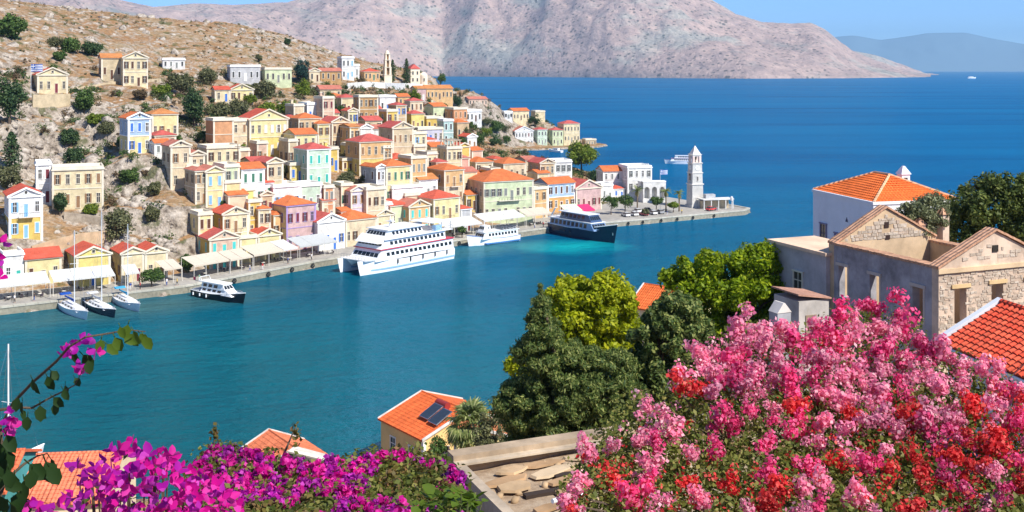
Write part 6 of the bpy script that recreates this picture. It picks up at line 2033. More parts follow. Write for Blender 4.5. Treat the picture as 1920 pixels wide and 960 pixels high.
# -- white house behind the ruin ----------------------------------------
def white_house():
    root = empty('white_house', (28.8, 85, 31.0), math.atan2(.237, .97), 'white house with orange hip roof above the sea behind the ruin', 'house')
    M = paint(srgb(240, 240, 244), .85, .1)
    w, D, h, rise = 7.6, 9.4, 8.2, 1.75
    MB().box(0, 0, -4, w, D, h).build('wall', M, root)
    MB().box(-.08, -.08, h + .001, w + .08, .18, h + .22).box(-.08, .181, h + .001, .18, D + .08, h + .22).build('parapet', M, root)
    T = tile_mat(srgb(240, 122, 60))
    z0 = h + .15
    # hip roof: four planes, tile courses on the two in view
    A, B, C_, D_ = (.15, .15, z0), (w + .3, .15, z0), (w + .3, D + .2, z0), (.15, D + .2, z0)
    P, Q = (w / 2, 3.6, z0 + rise), (w / 2, D - 3.6, z0 + rise)
    rf = MB().poly(A, B, P).poly(B, C_, Q, P).poly(C_, D_, Q).poly(D_, A, P, Q).poly(D_, C_, B, A).build('roof', T, root)
    n = 12
    for (e0, e1, r0, r1) in ((D_, A, Q, P), (A, B, P, P)):
        e0, e1, r0, r1 = Vector(e0), Vector(e1), Vector(r0), Vector(r1)
        nrm = (e1 - e0).cross(r0 - e0).normalized()
        if nrm.z < 0: nrm = -nrm
        for i in range(n):
            a0, a1 = e0.lerp(r0, i / n), e1.lerp(r1, i / n)
            b0, b1 = e0.lerp(r0, (i + 1.02) / n), e1.lerp(r1, (i + 1.02) / n)
            L = (a1 - a0).length
            k = max(2, int(L / .3) * 3)
            mb = MB()
            V = []
            for j in range(k + 1):
                t = j / k
                up = nrm * (.035 + .05 * abs(math.sin(math.pi * t * k / 3)))
                V.append((a0.lerp(a1, t) + up + nrm * .04, b0.lerp(b1, t) + up * .8))
            for j in range(k):
                mb.poly(V[j][0], V[j + 1][0], V[j + 1][1], V[j][1])
                mb.poly(V[j][0] - nrm * .08, V[j + 1][0] - nrm * .08, V[j + 1][0], V[j][0])
            mb.build('tile_course', T, rf)
    for p, q in ((A, P), (B, P), (P, Q), (D_, Q)):
        MB().tube([Vector(p) + Vector((0, 0, .08)), Vector(q) + Vector((0, 0, .08))], .11, 6).build('hip_tiles', tile_mat(srgb(244, 190, 150)), rf)
    wn_ = plain(srgb(80, 66, 84), .6)
    for (s, z, ww, hh, dr) in ((7.6, 3.4, .9, 2.2, 0), (5.2, 2.4, .95, 2.7, 1), (1.7, 3.2, 1.0, 2.2, 0)):
        o = put('door' if dr else 'window', win_mesh(ww, hh, 'frame', paint(srgb(150, 140, 160), .8, .1)), root, (0, s, z), (0, 0, -math.pi / 2))
        if dr: put('leaf', win_mesh(ww, hh, 'leaf', plain(srgb(70, 90, 160), .5)), o)
        else:
            put('pane', win_mesh(ww, hh, 'pane', GLASS), o); put('glazing_bars', win_mesh(ww, hh, 'bars', wn_), o)
    for (s, z) in ((3.9, 6.3), (3.5, 4.3)):
        MB().poly((-.03, s - .2, z), (-.03, s, z + .4), (-.03, s + .2, z)).poly((-.03, s + .2, z), (-.03, s, z + .4), (0, s, z + .4), (0, s + .2, z)).build('vent', plain(srgb(90, 84, 104), .8), root)
    c = MB().box(w + .2, D - 1.6, h - 3, w + 1.0, D - .8, h + 1.5).build('chimney', M, root)
    MB().hexa([(w + .1, D - 1.7, h + 1.501), (w + 1.1, D - 1.7, h + 1.501), (w + 1.1, D - .7, h + 1.501), (w + .1, D - .7, h + 1.501)], [(w + .5, D - 1.3, h + 2.2), (w + .7, D - 1.3, h + 2.2), (w + .7, D - 1.1, h + 2.2), (w + .5, D - 1.1, h + 2.2)]).build('chimney_cap', M, c)
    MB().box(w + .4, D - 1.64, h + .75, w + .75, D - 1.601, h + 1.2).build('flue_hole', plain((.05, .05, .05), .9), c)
    a = MB().box(w + .001, D - 2.6, -4, w + 3.0, D + 1.5, h - .7).build('annex', M, root)
    MB().hexa([(w - .1, D - 2.8, h - .69), (w + 3.2, D - 2.8, h - .69), (w + 3.2, D + 1.7, h - .69), (w - .1, D + 1.7, h - .69)], [(w + 1.4, D - 1.0, h + .1), (w + 1.7, D - 1.0, h + .1), (w + 1.7, D, h + .1), (w + 1.4, D, h + .1)]).build('annex_roof', T, a)
white_house()

yw = math.atan2(.374, .928)
an = empty('flat_annex', (21.2, 72.0, 31), yw, 'low flat-roofed grey annex at the left end of the ruined house', 'building')
MB().box(0, 0, -5, 4.0, 6.2, 6.4).build('wall', paint(srgb(190, 184, 186), .95, .4), an)
MB().box(-.2, -.2, 6.401, 4.0, 6.4, 6.62).build('roof_slab', paint(srgb(236, 204, 176), .9, .3), an)
add_window(an, 0, 3.0, 3.2, -math.pi / 2, .9, 1.6, TRIM, None, True, False)
X = W(1498, 528, 67)
le = empty('lean_to', (X.x, X.y, 29.5), yw, 'small tumbledown lean-to with old tiled roof left of the ruin', 'shed')
MB().box(0, 0, -4, 2.3, 2.6, 5.9).build('wall', paint(srgb(196, 190, 184), .95, .45), le)
MB().hexa([(-.15, -.15, 6.3), (2.4, -.15, 5.92), (2.4, 2.7, 5.92), (-.15, 2.7, 6.3)], [(-.15, -.15, 6.4), (2.4, -.15, 6.02), (2.4, 2.7, 6.02), (-.15, 2.7, 6.4)]).build('roof', tile_mat(srgb(196, 150, 130)), le)
MB().box(.5, -.06, 2.4, 1.3, -.001, 5.0).build('door', plain(srgb(150, 130, 110), .8), le)
X = W(1458, 606, 55)
gp = empty('gate_post', (X.x, X.y, X.z - 2.5), R(24), 'grey square stone post with a pointed cap left of the lean-to', 'post')
MB().box(0, 0, -1, .85, .7, 3.0).build('shaft', paint(srgb(176, 176, 180), .95, .4), gp)
MB().hexa([(-.03, -.03, 3.001), (.88, -.03, 3.001), (.88, .73, 3.001), (-.03, .73, 3.001)], [(.36, -.02, 3.5), (.46, -.02, 3.5), (.46, .72, 3.5), (.36, .72, 3.5)]).build('cap', paint(srgb(222, 214, 206), .95, .3), gp)

# -- house with the red tiled roof at the right edge ----------------------
def red_roof_house():
    e = Vector((.196, -.98, 0)); p = Vector((.98, .196, 0))
    E = Vector((19.2, 47, 38))
    # local x runs up the slope (p), local y runs away from the viewer (-e)
    D = 9.0
    o = E + e * D
    root = empty('tiled_house', (o.x, o.y, 33.0), math.atan2(p.y, p.x), 'house with bright red tiled roof and white verge at the right edge', 'house')
    M = paint(srgb(226, 230, 238), .85, .15)
    w, h, rise = 5.4, 5.0, 1.45
    MB().box(0, 0, 1.6, w, D, h).build('wall', M, root)
    MB().box(-.02, -.02, -4, w, D + .02, 1.59).build('painted_dado', plain(srgb(30, 100, 190), .7), root)
    MB().poly((0, D, h), (w / 2, D, h + rise), (w, D, h)).poly((0, 0, h), (w, 0, h), (w / 2, 0, h + rise)).build('gable', M, root)
    T = tile_mat(srgb(232, 88, 62))
    s = math.atan2(rise, w / 2); ov = .3
    SL = (w / 2 + ov) / math.cos(s)
    rfs = []
    for sx in (0, 1):
        xa, xb = (-ov, w / 2) if sx == 0 else (w + ov, w / 2)
        za, zb = h - ov * math.tan(s), h + rise
        lo = [(xa, -.2, za), (xb, -.2, zb), (xb, D + .2, zb), (xa, D + .2, za)]
        if sx: lo = lo[::-1]
        rfs.append(MB().hexa(lo, [(q[0], q[1], q[2] + .12) for q in lo]).build('roof', T, root))
        MB().hexa([(xa, D + .05, za + .121), (xb, D + .05, zb + .121), (xb, D + .32, zb + .121), (xa, D + .32, za + .121)][::(1 if not sx else -1)], [(xa, D + .05, za + .34), (xb, D + .05, zb + .34), (xb, D + .32, zb + .34), (xa, D + .32, za + .34)][::(1 if not sx else -1)]).build('verge', M, rfs[-1])
    # barrel tiles laid one by one on the slope in view
    nr, nc = 11, 27
    cw, tw = SL / nr, (D + .1) / nc
    mb = MB()
    k = 5
    V0_, V1_ = [], []
    for i in range(k + 1):
        a = math.pi * i / k
        V0_.append((-.02, tw * .5 - math.cos(a) * tw * .5, math.sin(a) * tw * .34 + .05)); V1_.append((cw * 1.05, tw * .5 - math.cos(a) * tw * .42, math.sin(a) * tw * .28 + .01))
    for i in range(k):
        mb.poly(V0_[i], V0_[i + 1], V1_[i + 1], V1_[i])
    mb.poly(*V0_[::-1])
    tm = [mb.mesh('tile', tile_mat(srgb(*c))) for c in ((232, 88, 62), (226, 98, 72), (238, 104, 74))]
    za = h - ov * math.tan(s)
    for r_ in range(nr):
        for c_ in range(nc):
            d = r_ * cw
            put('tile', random.choice(tm), rfs[0], (-ov + d * math.cos(s) - .12 * math.sin(s), -.15 + c_ * tw, za + .125 + d * math.sin(s)), (random.uniform(-.02, .02), -s + random.uniform(-.015, .015), 0))
    MB().tube([(w / 2, -.2, h + rise + .2), (w / 2, D + .2, h + rise + .2)], .13, 7).build('ridge_tiles', T, root)
    MB().tube([(-ov - .08, -.2, za + .02), (-ov - .08, D + .2, za + .02)], .07, 6).build('gutter', GEL, root)
    MB().box(-.12, 0, h - 1.0, -.021, D, h - .85).build('string_course', paint(C['white']), root)
red_roof_house()
b = MB()
pp = [W(1700, 735, 20).lerp(W(1935, 668, 44), t) - Vector((0, 0, .6 * math.sin(math.pi * t))) for t in [i / 16 for i in range(17)]]
tag(b.tube(pp, .018, 5).build('cable', DARKB), 'thin dark cable hanging in front of the red tiled roof', 'cable')

# -- yellow house with solar panels on the near shore ----------------------
def solar_house():
    x_, y_ = Vector((.787, .617, 0)), Vector((-.617, .787, 0))
    root = empty('shore_house', (-10.5, 126.6, 1.2), math.atan2(.617, .787), 'yellow shore house with orange roof carrying two solar panels', 'house')
    w, D, h, rise = 12.4, 9.7, 4.8, 2.15
    M = paint(srgb(244, 206, 140), .85, .15)
    MB().box(0, 0, -3, w, D, h).poly((0, 0, h), (w, 0, h), (w / 2, 0, h + rise)).poly((0, D, h), (w / 2, D, h + rise), (w, D, h)).build('wall', M, root)
    gable_roof(root, w, D, h, rise, tile_mat(srgb(238, 116, 62)), verge=paint(C['white']), sides=(0,), cw=.5, per=.4)
    MB().box(-.1, -.1, -3, .3, .3, h - .2).build('corner_pilaster', TRIMW, root)
    for yy in (2.6, 6.8):
        add_window(root, 0, yy, 1.2, -math.pi / 2, 1.1, 2.1, TRIMW, plain(SH['brown'], .6), True, False)
    for xx in (3.0, 6.4, 9.6):
        add_window(root, xx, 0, 1.2, 0, 1.1, 2.1, TRIMW, plain(SH['brown'], .6), True, False)
    s = math.atan2(rise, w / 2)
    for i, (dx, yy) in enumerate(((2.2, 2.4), (2.0, .2))):
        sp = empty('solar_panel', root.matrix_world @ Vector((0, 0, 0)), 0, ('flat solar panel on the orange roof, upper one', 'flat solar panel on the orange roof, lower one')[i], 'solar panel', 'solar panels on the shore house')
        base = Vector((-10.5, 126.6, 1.2)) + x_ * dx + y_ * yy + Vector((0, 0, h + dx * math.tan(s) + .55))
        sp.location = base; sp.rotation_euler = (0, -s - .12, math.atan2(.617, .787))
        MB().box(0, 0, 0, 2.6, 1.9, .1).build('frame', CHROME, sp)
        MB().box(.08, .08, .101, 2.52, 1.82, .115).build('collector', plain(srgb(60, 70, 84), .12, .2, .6), sp)
        for a in (.2, 2.3):
            for c in (.15, 1.7):
                MB().box(a, c, -.55, a + .06, c + .06, -.001).build('leg', CHROME, sp)
    tk = Vector((-10.5, 126.6, 1.2)) + x_ * 5.0 + y_ * 2.2 + Vector((0, 0, h + 5.0 * math.tan(s) + .75))
    t = empty('water_tank', tk, math.atan2(.617, .787), 'dark red round water tank beside the solar panels', 'water tank')
    MB().tube([(0, 0, 0), (0, 2.2, 0)], .45, 12).build('drum', plain(srgb(150, 52, 50), .5), t)
    for yy in (.3, 1.8): MB().box(-.25, yy, -.9, .25, yy + .1, -.3).build('bracket', CHROME, t)
solar_house()

def simple_near_house(name, loc, rz, w, D, h, rise, wall, roofc, label, cw=.5, sides=(0, 1), verge=True, win=True):
    root = empty(name, loc, rz, label, 'house')
    MB().box(0, 0, -5, w, D, h).poly((0, 0, h), (w, 0, h), (w / 2, 0, h + rise)).poly((0, D, h), (w / 2, D, h + rise), (w, D, h)).build('wall', paint(wall, .85, .2), root)
    gable_roof(root, w, D, h, rise, tile_mat(roofc), verge=paint(C['white']) if verge else None, sides=sides, cw=cw, per=.4)
    if win:
        for yy in (D * .3, D * .7): add_window(root, 0, yy, h * .3, -math.pi / 2, 1.0, min(1.8, h * .5), TRIMW, plain(SH['brown'], .6), True, False)
        for xx in (w * .3, w * .7): add_window(root, xx, 0, h * .3, 0, 1.0, min(1.8, h * .5), TRIMW, plain(SH['brown'], .6), True, False)
    return root
X = W(486, 888, 106)
simple_near_house('shore_cottage', (X.x, X.y, X.z - 5), R(36), 7.5, 6.2, 5.0, 1.7, srgb(232, 220, 196)[:3], srgb(232, 132, 92), 'cottage with faded orange roof left of the yellow shore house')
X = W(858, 822, 120)
simple_near_house('garden_house', (X.x, X.y, X.z - 4.6), R(8), 5.4, 5.0, 4.6, .8, srgb(246, 226, 170)[:3], srgb(226, 140, 92), 'low cream house half hidden by the fan palm')
X = W(1280, 590, 138)
simple_near_house('pine_house', (X.x, X.y, X.z - 6), R(52), 8, 8, 6.0, 2.2, srgb(244, 228, 180)[:3], srgb(240, 120, 62), 'orange-roofed house showing between the two bright pines')
X = W(236, 848, 76)
simple_near_house('lower_house', (X.x - .3, X.y - 3.4, X.z - 7.0), R(96), 9, 5.6, 5.0, 1.5, srgb(236, 214, 180)[:3], srgb(246, 140, 104), 'near house with wide salmon tiled roof behind the purple flowers', .4, win=False, verge=False)
X = W(44, 856, 80)
simple_near_house('lower_cottage', (X.x, X.y - 3, X.z - 6.4), R(98), 8, 3.2, 5.0, 1.4, srgb(90, 170, 170)[:3], srgb(238, 122, 84), 'small salmon-roofed cottage behind the dark leaves at the left edge', .4, win=False, verge=False)
a, c = W(540, 846, 104), W(724, 866, 98)
d = (c - a)
gw = empty('garden_wall', (a.x, a.y, a.z - 1.6), math.atan2(d.y, d.x), 'long pale garden wall right of the faded cottage roof', 'wall')
MB().box(0, 0, -4, d.length, .5, 1.5).build('wall_run', paint(srgb(226, 212, 194), .95, .35), gw)
MB().box(-.05, -.1, 1.501, d.length, .6, 1.65).build('coping', paint(srgb(238, 226, 208), .9, .2), gw)

# -- ruined flat roof at the bottom ---------------------------------------
def ruined_roof():
    root = empty('ruined_flat_roof', (-1.49, 32.3, 38.0), math.atan2(.39, .92), 'old flat roof with broken slabs and parapets at the bottom centre', 'ruin')
    M = paint(srgb(216, 196, 170), .95, .45)
    L, D = 8.2, 6.5
    MB().box(0, -D, -3.2, L, 0, -.25).build('wall', M, root)
    # earth surface with uneven relief
    n = 26
    V, Fc = [], []
    for i in range(n + 1):
        for j in range(n + 1):
            x, y = L * i / n, -D * j / n
            z = -.24 + .16 * float(fbm(np.array([x * 1.3]), np.array([y * 1.3]), 3, 3)[0])
            V.append((x, y, z))
    for i in range(n):
        for j in range(n):
            a = i * (n + 1) + j
            Fc.append((a, a + 1, a + n + 2, a + n + 1))
    b = MB(); b.v, b.f = V, Fc
    m = NT('earth_roof')
    n1 = m.noise(m.pos(), 1.6, 6, .7)
    m.l(m.ramp(n1, [(.3, (.20, .13, .08, 1)), (.5, (.36, .26, .17, 1)), (.7, (.48, .38, .27, 1))]), m.b.inputs['Base Color'])
    m.b.inputs['Roughness'].default_value = .95
    m.bump(m.noise(m.pos(), 9, 5, .7), .7, .05)
    b.build('earth_surface', m.mat, root)
    MB().box(-.3, 0, -3.2, L, .55, .32).build('far_parapet', paint(srgb(190, 168, 142), .95, .6), root)
    MB().box(-.3, -.3, .1, L, -.001, .16).build('ledge', paint(srgb(204, 186, 162), .95, .5), root)
    MB().box(-.3, -D, -3.2, -.001, -.001, .12).build('left_parapet', paint(srgb(196, 178, 156), .95, .55), root)
    r = random.Random(2)
    SL = paint(srgb(196, 166, 130), .95, .5)
    SLS = [SL, paint(srgb(182, 148, 112), .95, .5), paint(srgb(204, 180, 148), .95, .5)]
    for i, (x, y, w, d, tz, rz) in enumerate([(1.0 + 1.25 * (q % 6) + r.uniform(-.3, .3), -.7 - .72 * (q // 6) + r.uniform(-.15, .15), r.uniform(1.1, 1.75), r.uniform(.4, .75), r.uniform(.02, .1), r.uniform(-.16, .22)) for q in range(30) if r.random() > .25]):
        ang = [(2 * math.pi * (j + r.uniform(-.3, .3)) / 7) for j in range(7)]
        lp = [(w / 2 * math.cos(a_) * r.uniform(.8, 1.1), d / 2 * math.sin(a_) * r.uniform(.8, 1.1)) for a_ in ang]
        o = MB().hexa([(p[0], p[1], 0) for p in lp], [(p[0] * .94, p[1] * .94, .07) for p in lp]).build('stone_slab', SLS[i % 3], root)
        o.location = (x, y, -.15 + tz); o.rotation_euler = (r.uniform(-.1, .05), r.uniform(-.04, .04), rz)
    for i, (x, y, w) in enumerate([(2.0, -2.6, 2.2), (3.2, -1.62, 1.8), (3.6, -2.85, 1.6)]):
        MB().box(x - w / 2, y - .12, -.2, x + w / 2, y + .12, -.06).build('gap_shade_strip', plain((.04, .025, .018), .9), root)  # dark strips added for the shade in the roof's broken gaps
    for i in range(46):
        x, y = r.uniform(.2, L - .4), r.uniform(-D + .3, -.4)
        s = r.uniform(.05, .16)
        o = put('stone', rock_mesh(np.array([[0, 0, 0.]]), np.array([s]), i, SL, 'stone'), root, (x, y, -.12))
ruined_roof()
p0, p1 = W(1036, 940, 27.5), W(1096, 926, 28.5)
tag(MB().tube([p0, p0.lerp(p1, .5) + Vector((0, 0, .03)), p1], .06, 10).build('water_pipe', GEL), 'short white pipe lying in the dry grass below the ruined roof', 'pipe')
# ------------------------------------------------------------------ near trees and flowers
def in_poly_samples(poly, n, seed):
    r = np.random.default_rng(seed)
    xs = [p[0] for p in poly]; ys = [p[1] for p in poly]
    out = np.zeros((0, 2))
    while len(out) < n:
        u = r.uniform(min(xs), max(xs), n * 2); v = r.uniform(min(ys), max(ys), n * 2)
        ok = inside(u, v, poly)
        out = np.concatenate([out, np.stack([u[ok], v[ok]], 1)])
    return out[:n]

def volume_clumps(poly, Y0, n, cr, seed, depth=1.0):
    """Clumps filling the round body of a tree whose outline from here is poly: thick where it is broad."""
    r = np.random.default_rng(seed + 1)
    S = in_poly_samples(poly, n, seed)
    edge = seg_dist(S[:, 0], S[:, 1], poly, True)           # px to the outline
    inner = edge > cr * F / Y0 * .45
    S, edge = S[inner], edge[inner]
    k = Y0 / F
    half = np.sqrt(np.maximum(edge, 4) * np.maximum(edge.max(), 8)) * k * depth
    off = (2 * r.random(len(S)) - 1) * half
    Y = Y0 + off
    X = (S[:, 0] - 960) / F * Y0
    Z = H - (S[:, 1] - V0) / F * Y0
    # keep the true size: the body is built square to the line of sight at Y0
    P = np.stack([X * (1 + off / Y0 * .9), Y, Z + 0 * off], 1)
    return P, cr * (.6 + .8 * r.random(len(P)))

def near_tree(name, poly, Y0, n, cr, nl, ls, mat, label, base_uv, seed, trunk_r=.28, cat='tree', droop=0.0, aspect=.5, limbs=9, extra=(), squash=1.0):
    P, Rr = volume_clumps(poly, Y0, n, cr, seed)
    if extra:
        P = np.concatenate([P, np.array([list(W(u, v, Y0)) for u, v, r_ in extra])]); Rr = np.concatenate([Rr, np.array([r_ for u, v, r_ in extra])])
    bx = W(base_uv[0], base_uv[1], Y0)
    gz = float(near_z(np.array([bx.x]), np.array([bx.y]))[0])
    base = Vector((bx.x, bx.y, gz))
    root = empty(name, base, 0, label, cat)
    rel = P - np.array(base)
    top = float(rel[:, 2].max())
    b = MB()
    pts = [Vector((0, 0, -.5)), Vector((.1, .05, top * .3)), Vector((.05, -.1, top * .6)), Vector((rel[:, 0].mean() * .5, 0, top * .9)) if not extra else Vector(rel[len(rel) - len(extra)])]
    b.tube(pts, [trunk_r, trunk_r * .8, trunk_r * .5, trunk_r * .15], 9)
    rn = random.Random(seed)
    for i in range(limbs):
        e = Vector(rel[rn.randrange(len(rel))])
        s = pts[1].lerp(pts[2], rn.random())
        s.z = min(s.z, max(.3, e.z * .8))
        b.tube([s, s.lerp(e, .5) + Vector((0, 0, .15 * (e - s).length)), e], [trunk_r * .4, trunk_r * .25, trunk_r * .08], 6)
    b.build('trunk', BARK, root)
    V, Fc = leaf_cloud(rel, Rr, nl, ls, seed, droop=droop, aspect=aspect, squash=squash)
    put('crown', np_mesh('crown', V, Fc, mat), root)
    return root
PINE = leaf_mat('pine_needles', (0.12, 0.21, 0.010, 1), (0.28, 0.40, 0.012, 1), (0.48, 0.56, 0.025, 1), .5)
PINEY = leaf_mat('yellow_pine_needles', (0.20, 0.26, 0.010, 1), (0.43, 0.50, 0.012, 1), (0.66, 0.66, 0.03, 1), .5)
DARKC = leaf_mat('dark_conifer_needles', (0.05, 0.105, 0.03, 1), (0.17, 0.235, 0.065, 1), (0.42, 0.45, 0.15, 1), .45)
OLIV = leaf_mat('olive_foliage', (0.12, 0.14, 0.07, 1), (0.24, 0.27, 0.14, 1), (0.38, 0.40, 0.24, 1), .35)
OAK = leaf_mat('holm_oak_foliage', (0.05, 0.085, 0.022, 1), (0.13, 0.175, 0.04, 1), (0.26, 0.30, 0.08, 1), .4)
near_tree('pine_tree', [(985, 640), (1010, 560), (1040, 518), (1085, 522), (1120, 500), (1155, 510), (1190, 545), (1210, 585), (1214, 640), (1190, 680), (1100, 700), (1000, 700), (948, 690), (952, 648), (972, 640)], 74, 210, .62, 190, .34, PINEY, 'yellow-green pine behind the dark conifer', (1090, 760), 41)
near_tree('pine_tree', [(1233, 530), (1245, 495), (1275, 482), (1300, 490), (1322, 460), (1352, 478), (1400, 462), (1440, 458), (1475, 480), (1498, 515), (1502, 565), (1480, 600), (1440, 620), (1400, 650), (1330, 660), (1300, 620), (1285, 565), (1250, 552)], 78, 260, .66, 190, .34, PINE, 'bright green spreading pine in front of the flat annex', (1380, 700), 43)
near_tree('conifer', [(1013, 528), (1026, 560), (1038, 596), (1052, 622), (1090, 642), (1130, 652), (1180, 660), (1200, 700), (1222, 770), (1190, 838), (1100, 845), (955, 842), (950, 800), (918, 775), (925, 735), (972, 695), (958, 655), (982, 610), (998, 570)], 60, 820, .40, 170, .24, DARKC, 'dark green conifer in the centre foreground', (1040, 850), 47, .3, droop=.5, aspect=.34, squash=.72, extra=[(1013, 536, .14), (1014, 546, .18), (1015, 558, .24), (1012, 570, .3), (1018, 582, .34), (1008, 594, .38), (1022, 604, .42), (1000, 612, .42), (1012, 622, .45), (990, 634, .42), (1030, 636, .45), (978, 655, .4), (1000, 660, .5)])
near_tree('dark_pine', [(1180, 620), (1232, 560), (1280, 545), (1322, 575), (1345, 640), (1320, 690), (1325, 730), (1270, 765), (1195, 790), (1150, 760), (1160, 690)], 62, 300, .4, 190, .26, DARKC, 'dark green tree between the conifer and the pink bush', (1230, 800), 53)
near_tree('olive_tree', [(1690, 440), (1676, 402), (1700, 374), (1740, 360), (1778, 368), (1795, 405), (1775, 440), (1740, 452)], 76, 70, .5, 170, .22, OLIV, 'silvery olive tree in front of the white house', (1735, 470), 59, .2)
near_tree('holm_oak', [(1770, 452), (1764, 395), (1790, 362), (1825, 338), (1870, 322), (1905, 330), (1950, 318), (2010, 340), (2040, 460), (1920, 480), (1830, 470)], 84, 230, .75, 200, .3, OAK, 'large dark green tree behind the ruined house at the right edge', (1880, 520), 61, .35)
X = W(880, 792, 114)
gz = float(near_z(np.array([X.x]), np.array([X.y]))[0])
palm(X.x, X.y, gz, X.z - gz, 3.1, 'shaggy fan palm beside the yellow shore house', 5, True, 46)
near_tree('shrub', [(890, 850), (880, 800), (905, 775), (950, 780), (965, 820), (950, 860)], 108, 40, .6, 120, .3, LM['olive'], 'grey-green shrub right of the fan palm', (925, 870), 67, .12, 'shrub')
near_tree('shrub', [(800, 860), (806, 825), (830, 815), (850, 850), (845, 880)], 110, 26, .5, 120, .28, LM['mid'], 'green shrub at the foot of the fan palm', (825, 880), 71, .12, 'shrub')

# -- pink bougainvillea -------------------------------------------------
def petal_mat(name, c1, c2, c3):
    return leaf_mat(name, c1, c2, c3, .42, .6)
PK = petal_mat('pink_bracts', srgb(242, 118, 168), srgb(251, 160, 194), srgb(255, 208, 220))
HP = petal_mat('hot_pink_bracts', srgb(228, 48, 120), srgb(245, 90, 154), srgb(252, 148, 188))
RD = petal_mat('coral_red_bracts', srgb(206, 34, 44), srgb(236, 66, 70), srgb(250, 124, 118))
PU = petal_mat('purple_bracts', srgb(142, 14, 134), srgb(188, 28, 178), srgb(222, 84, 212))
MG = petal_mat('magenta_bracts', srgb(182, 10, 126), srgb(224, 20, 162), srgb(242, 76, 194))
BLEAF = leaf_mat('bougainvillea_leaves', (0.075, 0.11, 0.02, 1), (0.19, 0.22, 0.045, 1), (0.36, 0.33, 0.10, 1), .45)
GLEAF = leaf_mat('fresh_leaves', (0.05, 0.10, 0.012, 1), (0.12, 0.20, 0.02, 1), (0.22, 0.30, 0.04, 1), .45)

def flower_head(mat, seed, n=120, r=.2, ls=.062):
    rr = np.random.default_rng(seed)
    cs = np.concatenate([np.zeros((1, 3)), rr.normal(size=(4, 3)) * r * .42])
    rs = np.concatenate([[r * .8], np.full(4, r * .55)])
    V, Fc = leaf_cloud(cs, rs, n // 5, ls, seed, flat=1.6, aspect=.9)
    return np_mesh('blossom', V, Fc, mat)

def pink_bush():
    poly = [(1070, 900), (1092, 850), (1120, 815), (1165, 745), (1190, 735), (1235, 760), (1270, 700), (1290, 650), (1330, 640), (1390, 600), (1450, 608), (1500, 625), (1545, 600), (1585, 568), (1625, 560), (1660, 582), (1705, 590), (1740, 645), (1800, 668), (1880, 700), (1925, 760), (1975, 800), (1990, 1000), (1050, 1000)]
    def depth(v): return 21.5 - 8.0 * np.clip((v - 560) / 400.0, 0, 1.1)
    base = Vector((6.0, 17.5, 41.0))
    root = empty('bougainvillea_bush', base, 0, 'huge bougainvillea in pink and coral red bloom at the lower right', 'flowering bush')
    r = np.random.default_rng(77)
    # stems
    b = MB()
    rn = random.Random(8)
    tips = in_poly_samples(poly, 46, 5)
    for u, v in tips:
        p = W(u, v + 14, float(depth(np.array(v)))) - base
        s = Vector((rn.uniform(-.8, .8), rn.uniform(-.5, .8), -.5))
        b.tube([s, s.lerp(p, .5) + Vector((0, 0, .6)), p], [.06, .035, .012], 5)
    b.build('stems', BARK, root)
    # leaves through the body of the bush
    S = in_poly_samples(poly, 1700, 6)
    d = depth(S[:, 1])
    back = r.random(len(S)) ** .8 * 1.7 + .12
    Y = d + back
    P = np.stack([(S[:, 0] - 960) / F * Y, Y, H - (S[:, 1] + 6 - V0) / F * Y], 1) - np.array(base)
    V, Fc = leaf_cloud(P, np.full(len(P), .26), 26, .085, 9, aspect=.62)
    put('foliage', np_mesh('foliage', V, Fc, BLEAF), root)['kind'] = 'stuff'
    # a veil of single bracts between the clusters
    S = in_poly_samples(poly, 900, 16)
    red = 1 / (1 + np.exp(-((S[:, 1] - 760) / 45.0 + (S[:, 0] - 1500) / 260.0)))
    for nm, mat, keep in (('scattered_red_bracts', RD, r.random(len(S)) < red * .26), ('scattered_pink_bracts', PK, r.random(len(S)) > red * .9 + .62)):
        q = S[keep]
        Y = depth(q[:, 1]) + .05 + r.random(len(q)) * .3
        P = np.stack([(q[:, 0] - 960) / F * Y, Y, H - (q[:, 1] - V0) / F * Y], 1) - np.array(base)
        V, Fc = leaf_cloud(P, np.full(len(P), .13), 12, .055, 19, aspect=.85)
        put(nm, np_mesh(nm, V, Fc, mat), root)['kind'] = 'stuff'
    # clusters, each its own part
    heads = {k: [flower_head(m_, 100 + 7 * i + j, 300, .2, .05) for i in range(4)] for j, (k, m_) in enumerate((('p', PK), ('h', HP), ('r', RD)))}
    S = in_poly_samples(poly, 1500, 21)
    n = 0
    taken = []
    for u, v in S:
        if n >= 280: break
        up = 1 / (1 + math.exp((v - (640 + max(0, (u - 1300)) * .24 + (70 if u > 1300 else 0))) / 34))
        if rn.random() > .13 + .95 * up: continue
        if sum(1 for a, c in taken if (a - u) ** 2 + (c - v) ** 2 < 33 ** 2) > (1 if up > .5 else 0): continue
        taken.append((u, v))
        y = float(depth(np.array(v))) + rn.uniform(-.25, .25)
        p = W(u, v, y) - base
        red = 1 / (1 + math.exp(-((v - 830) / 36 + (u - 1640) / 190)))
        x = rn.random()
        k = 'r' if x < red * .40 + (.05 if v > 690 else .0) else ('h' if x < red * .40 + .33 else 'p')
        s = rn.uniform(.85, 1.45) * (y / 17)
        put('blossom', rn.choice(heads[k]), root, p, (rn.uniform(0, 6), rn.uniform(0, 6), rn.uniform(0, 6)), (s, s, s * rn.uniform(.8, 1.1)))
        n += 1
pink_bush()

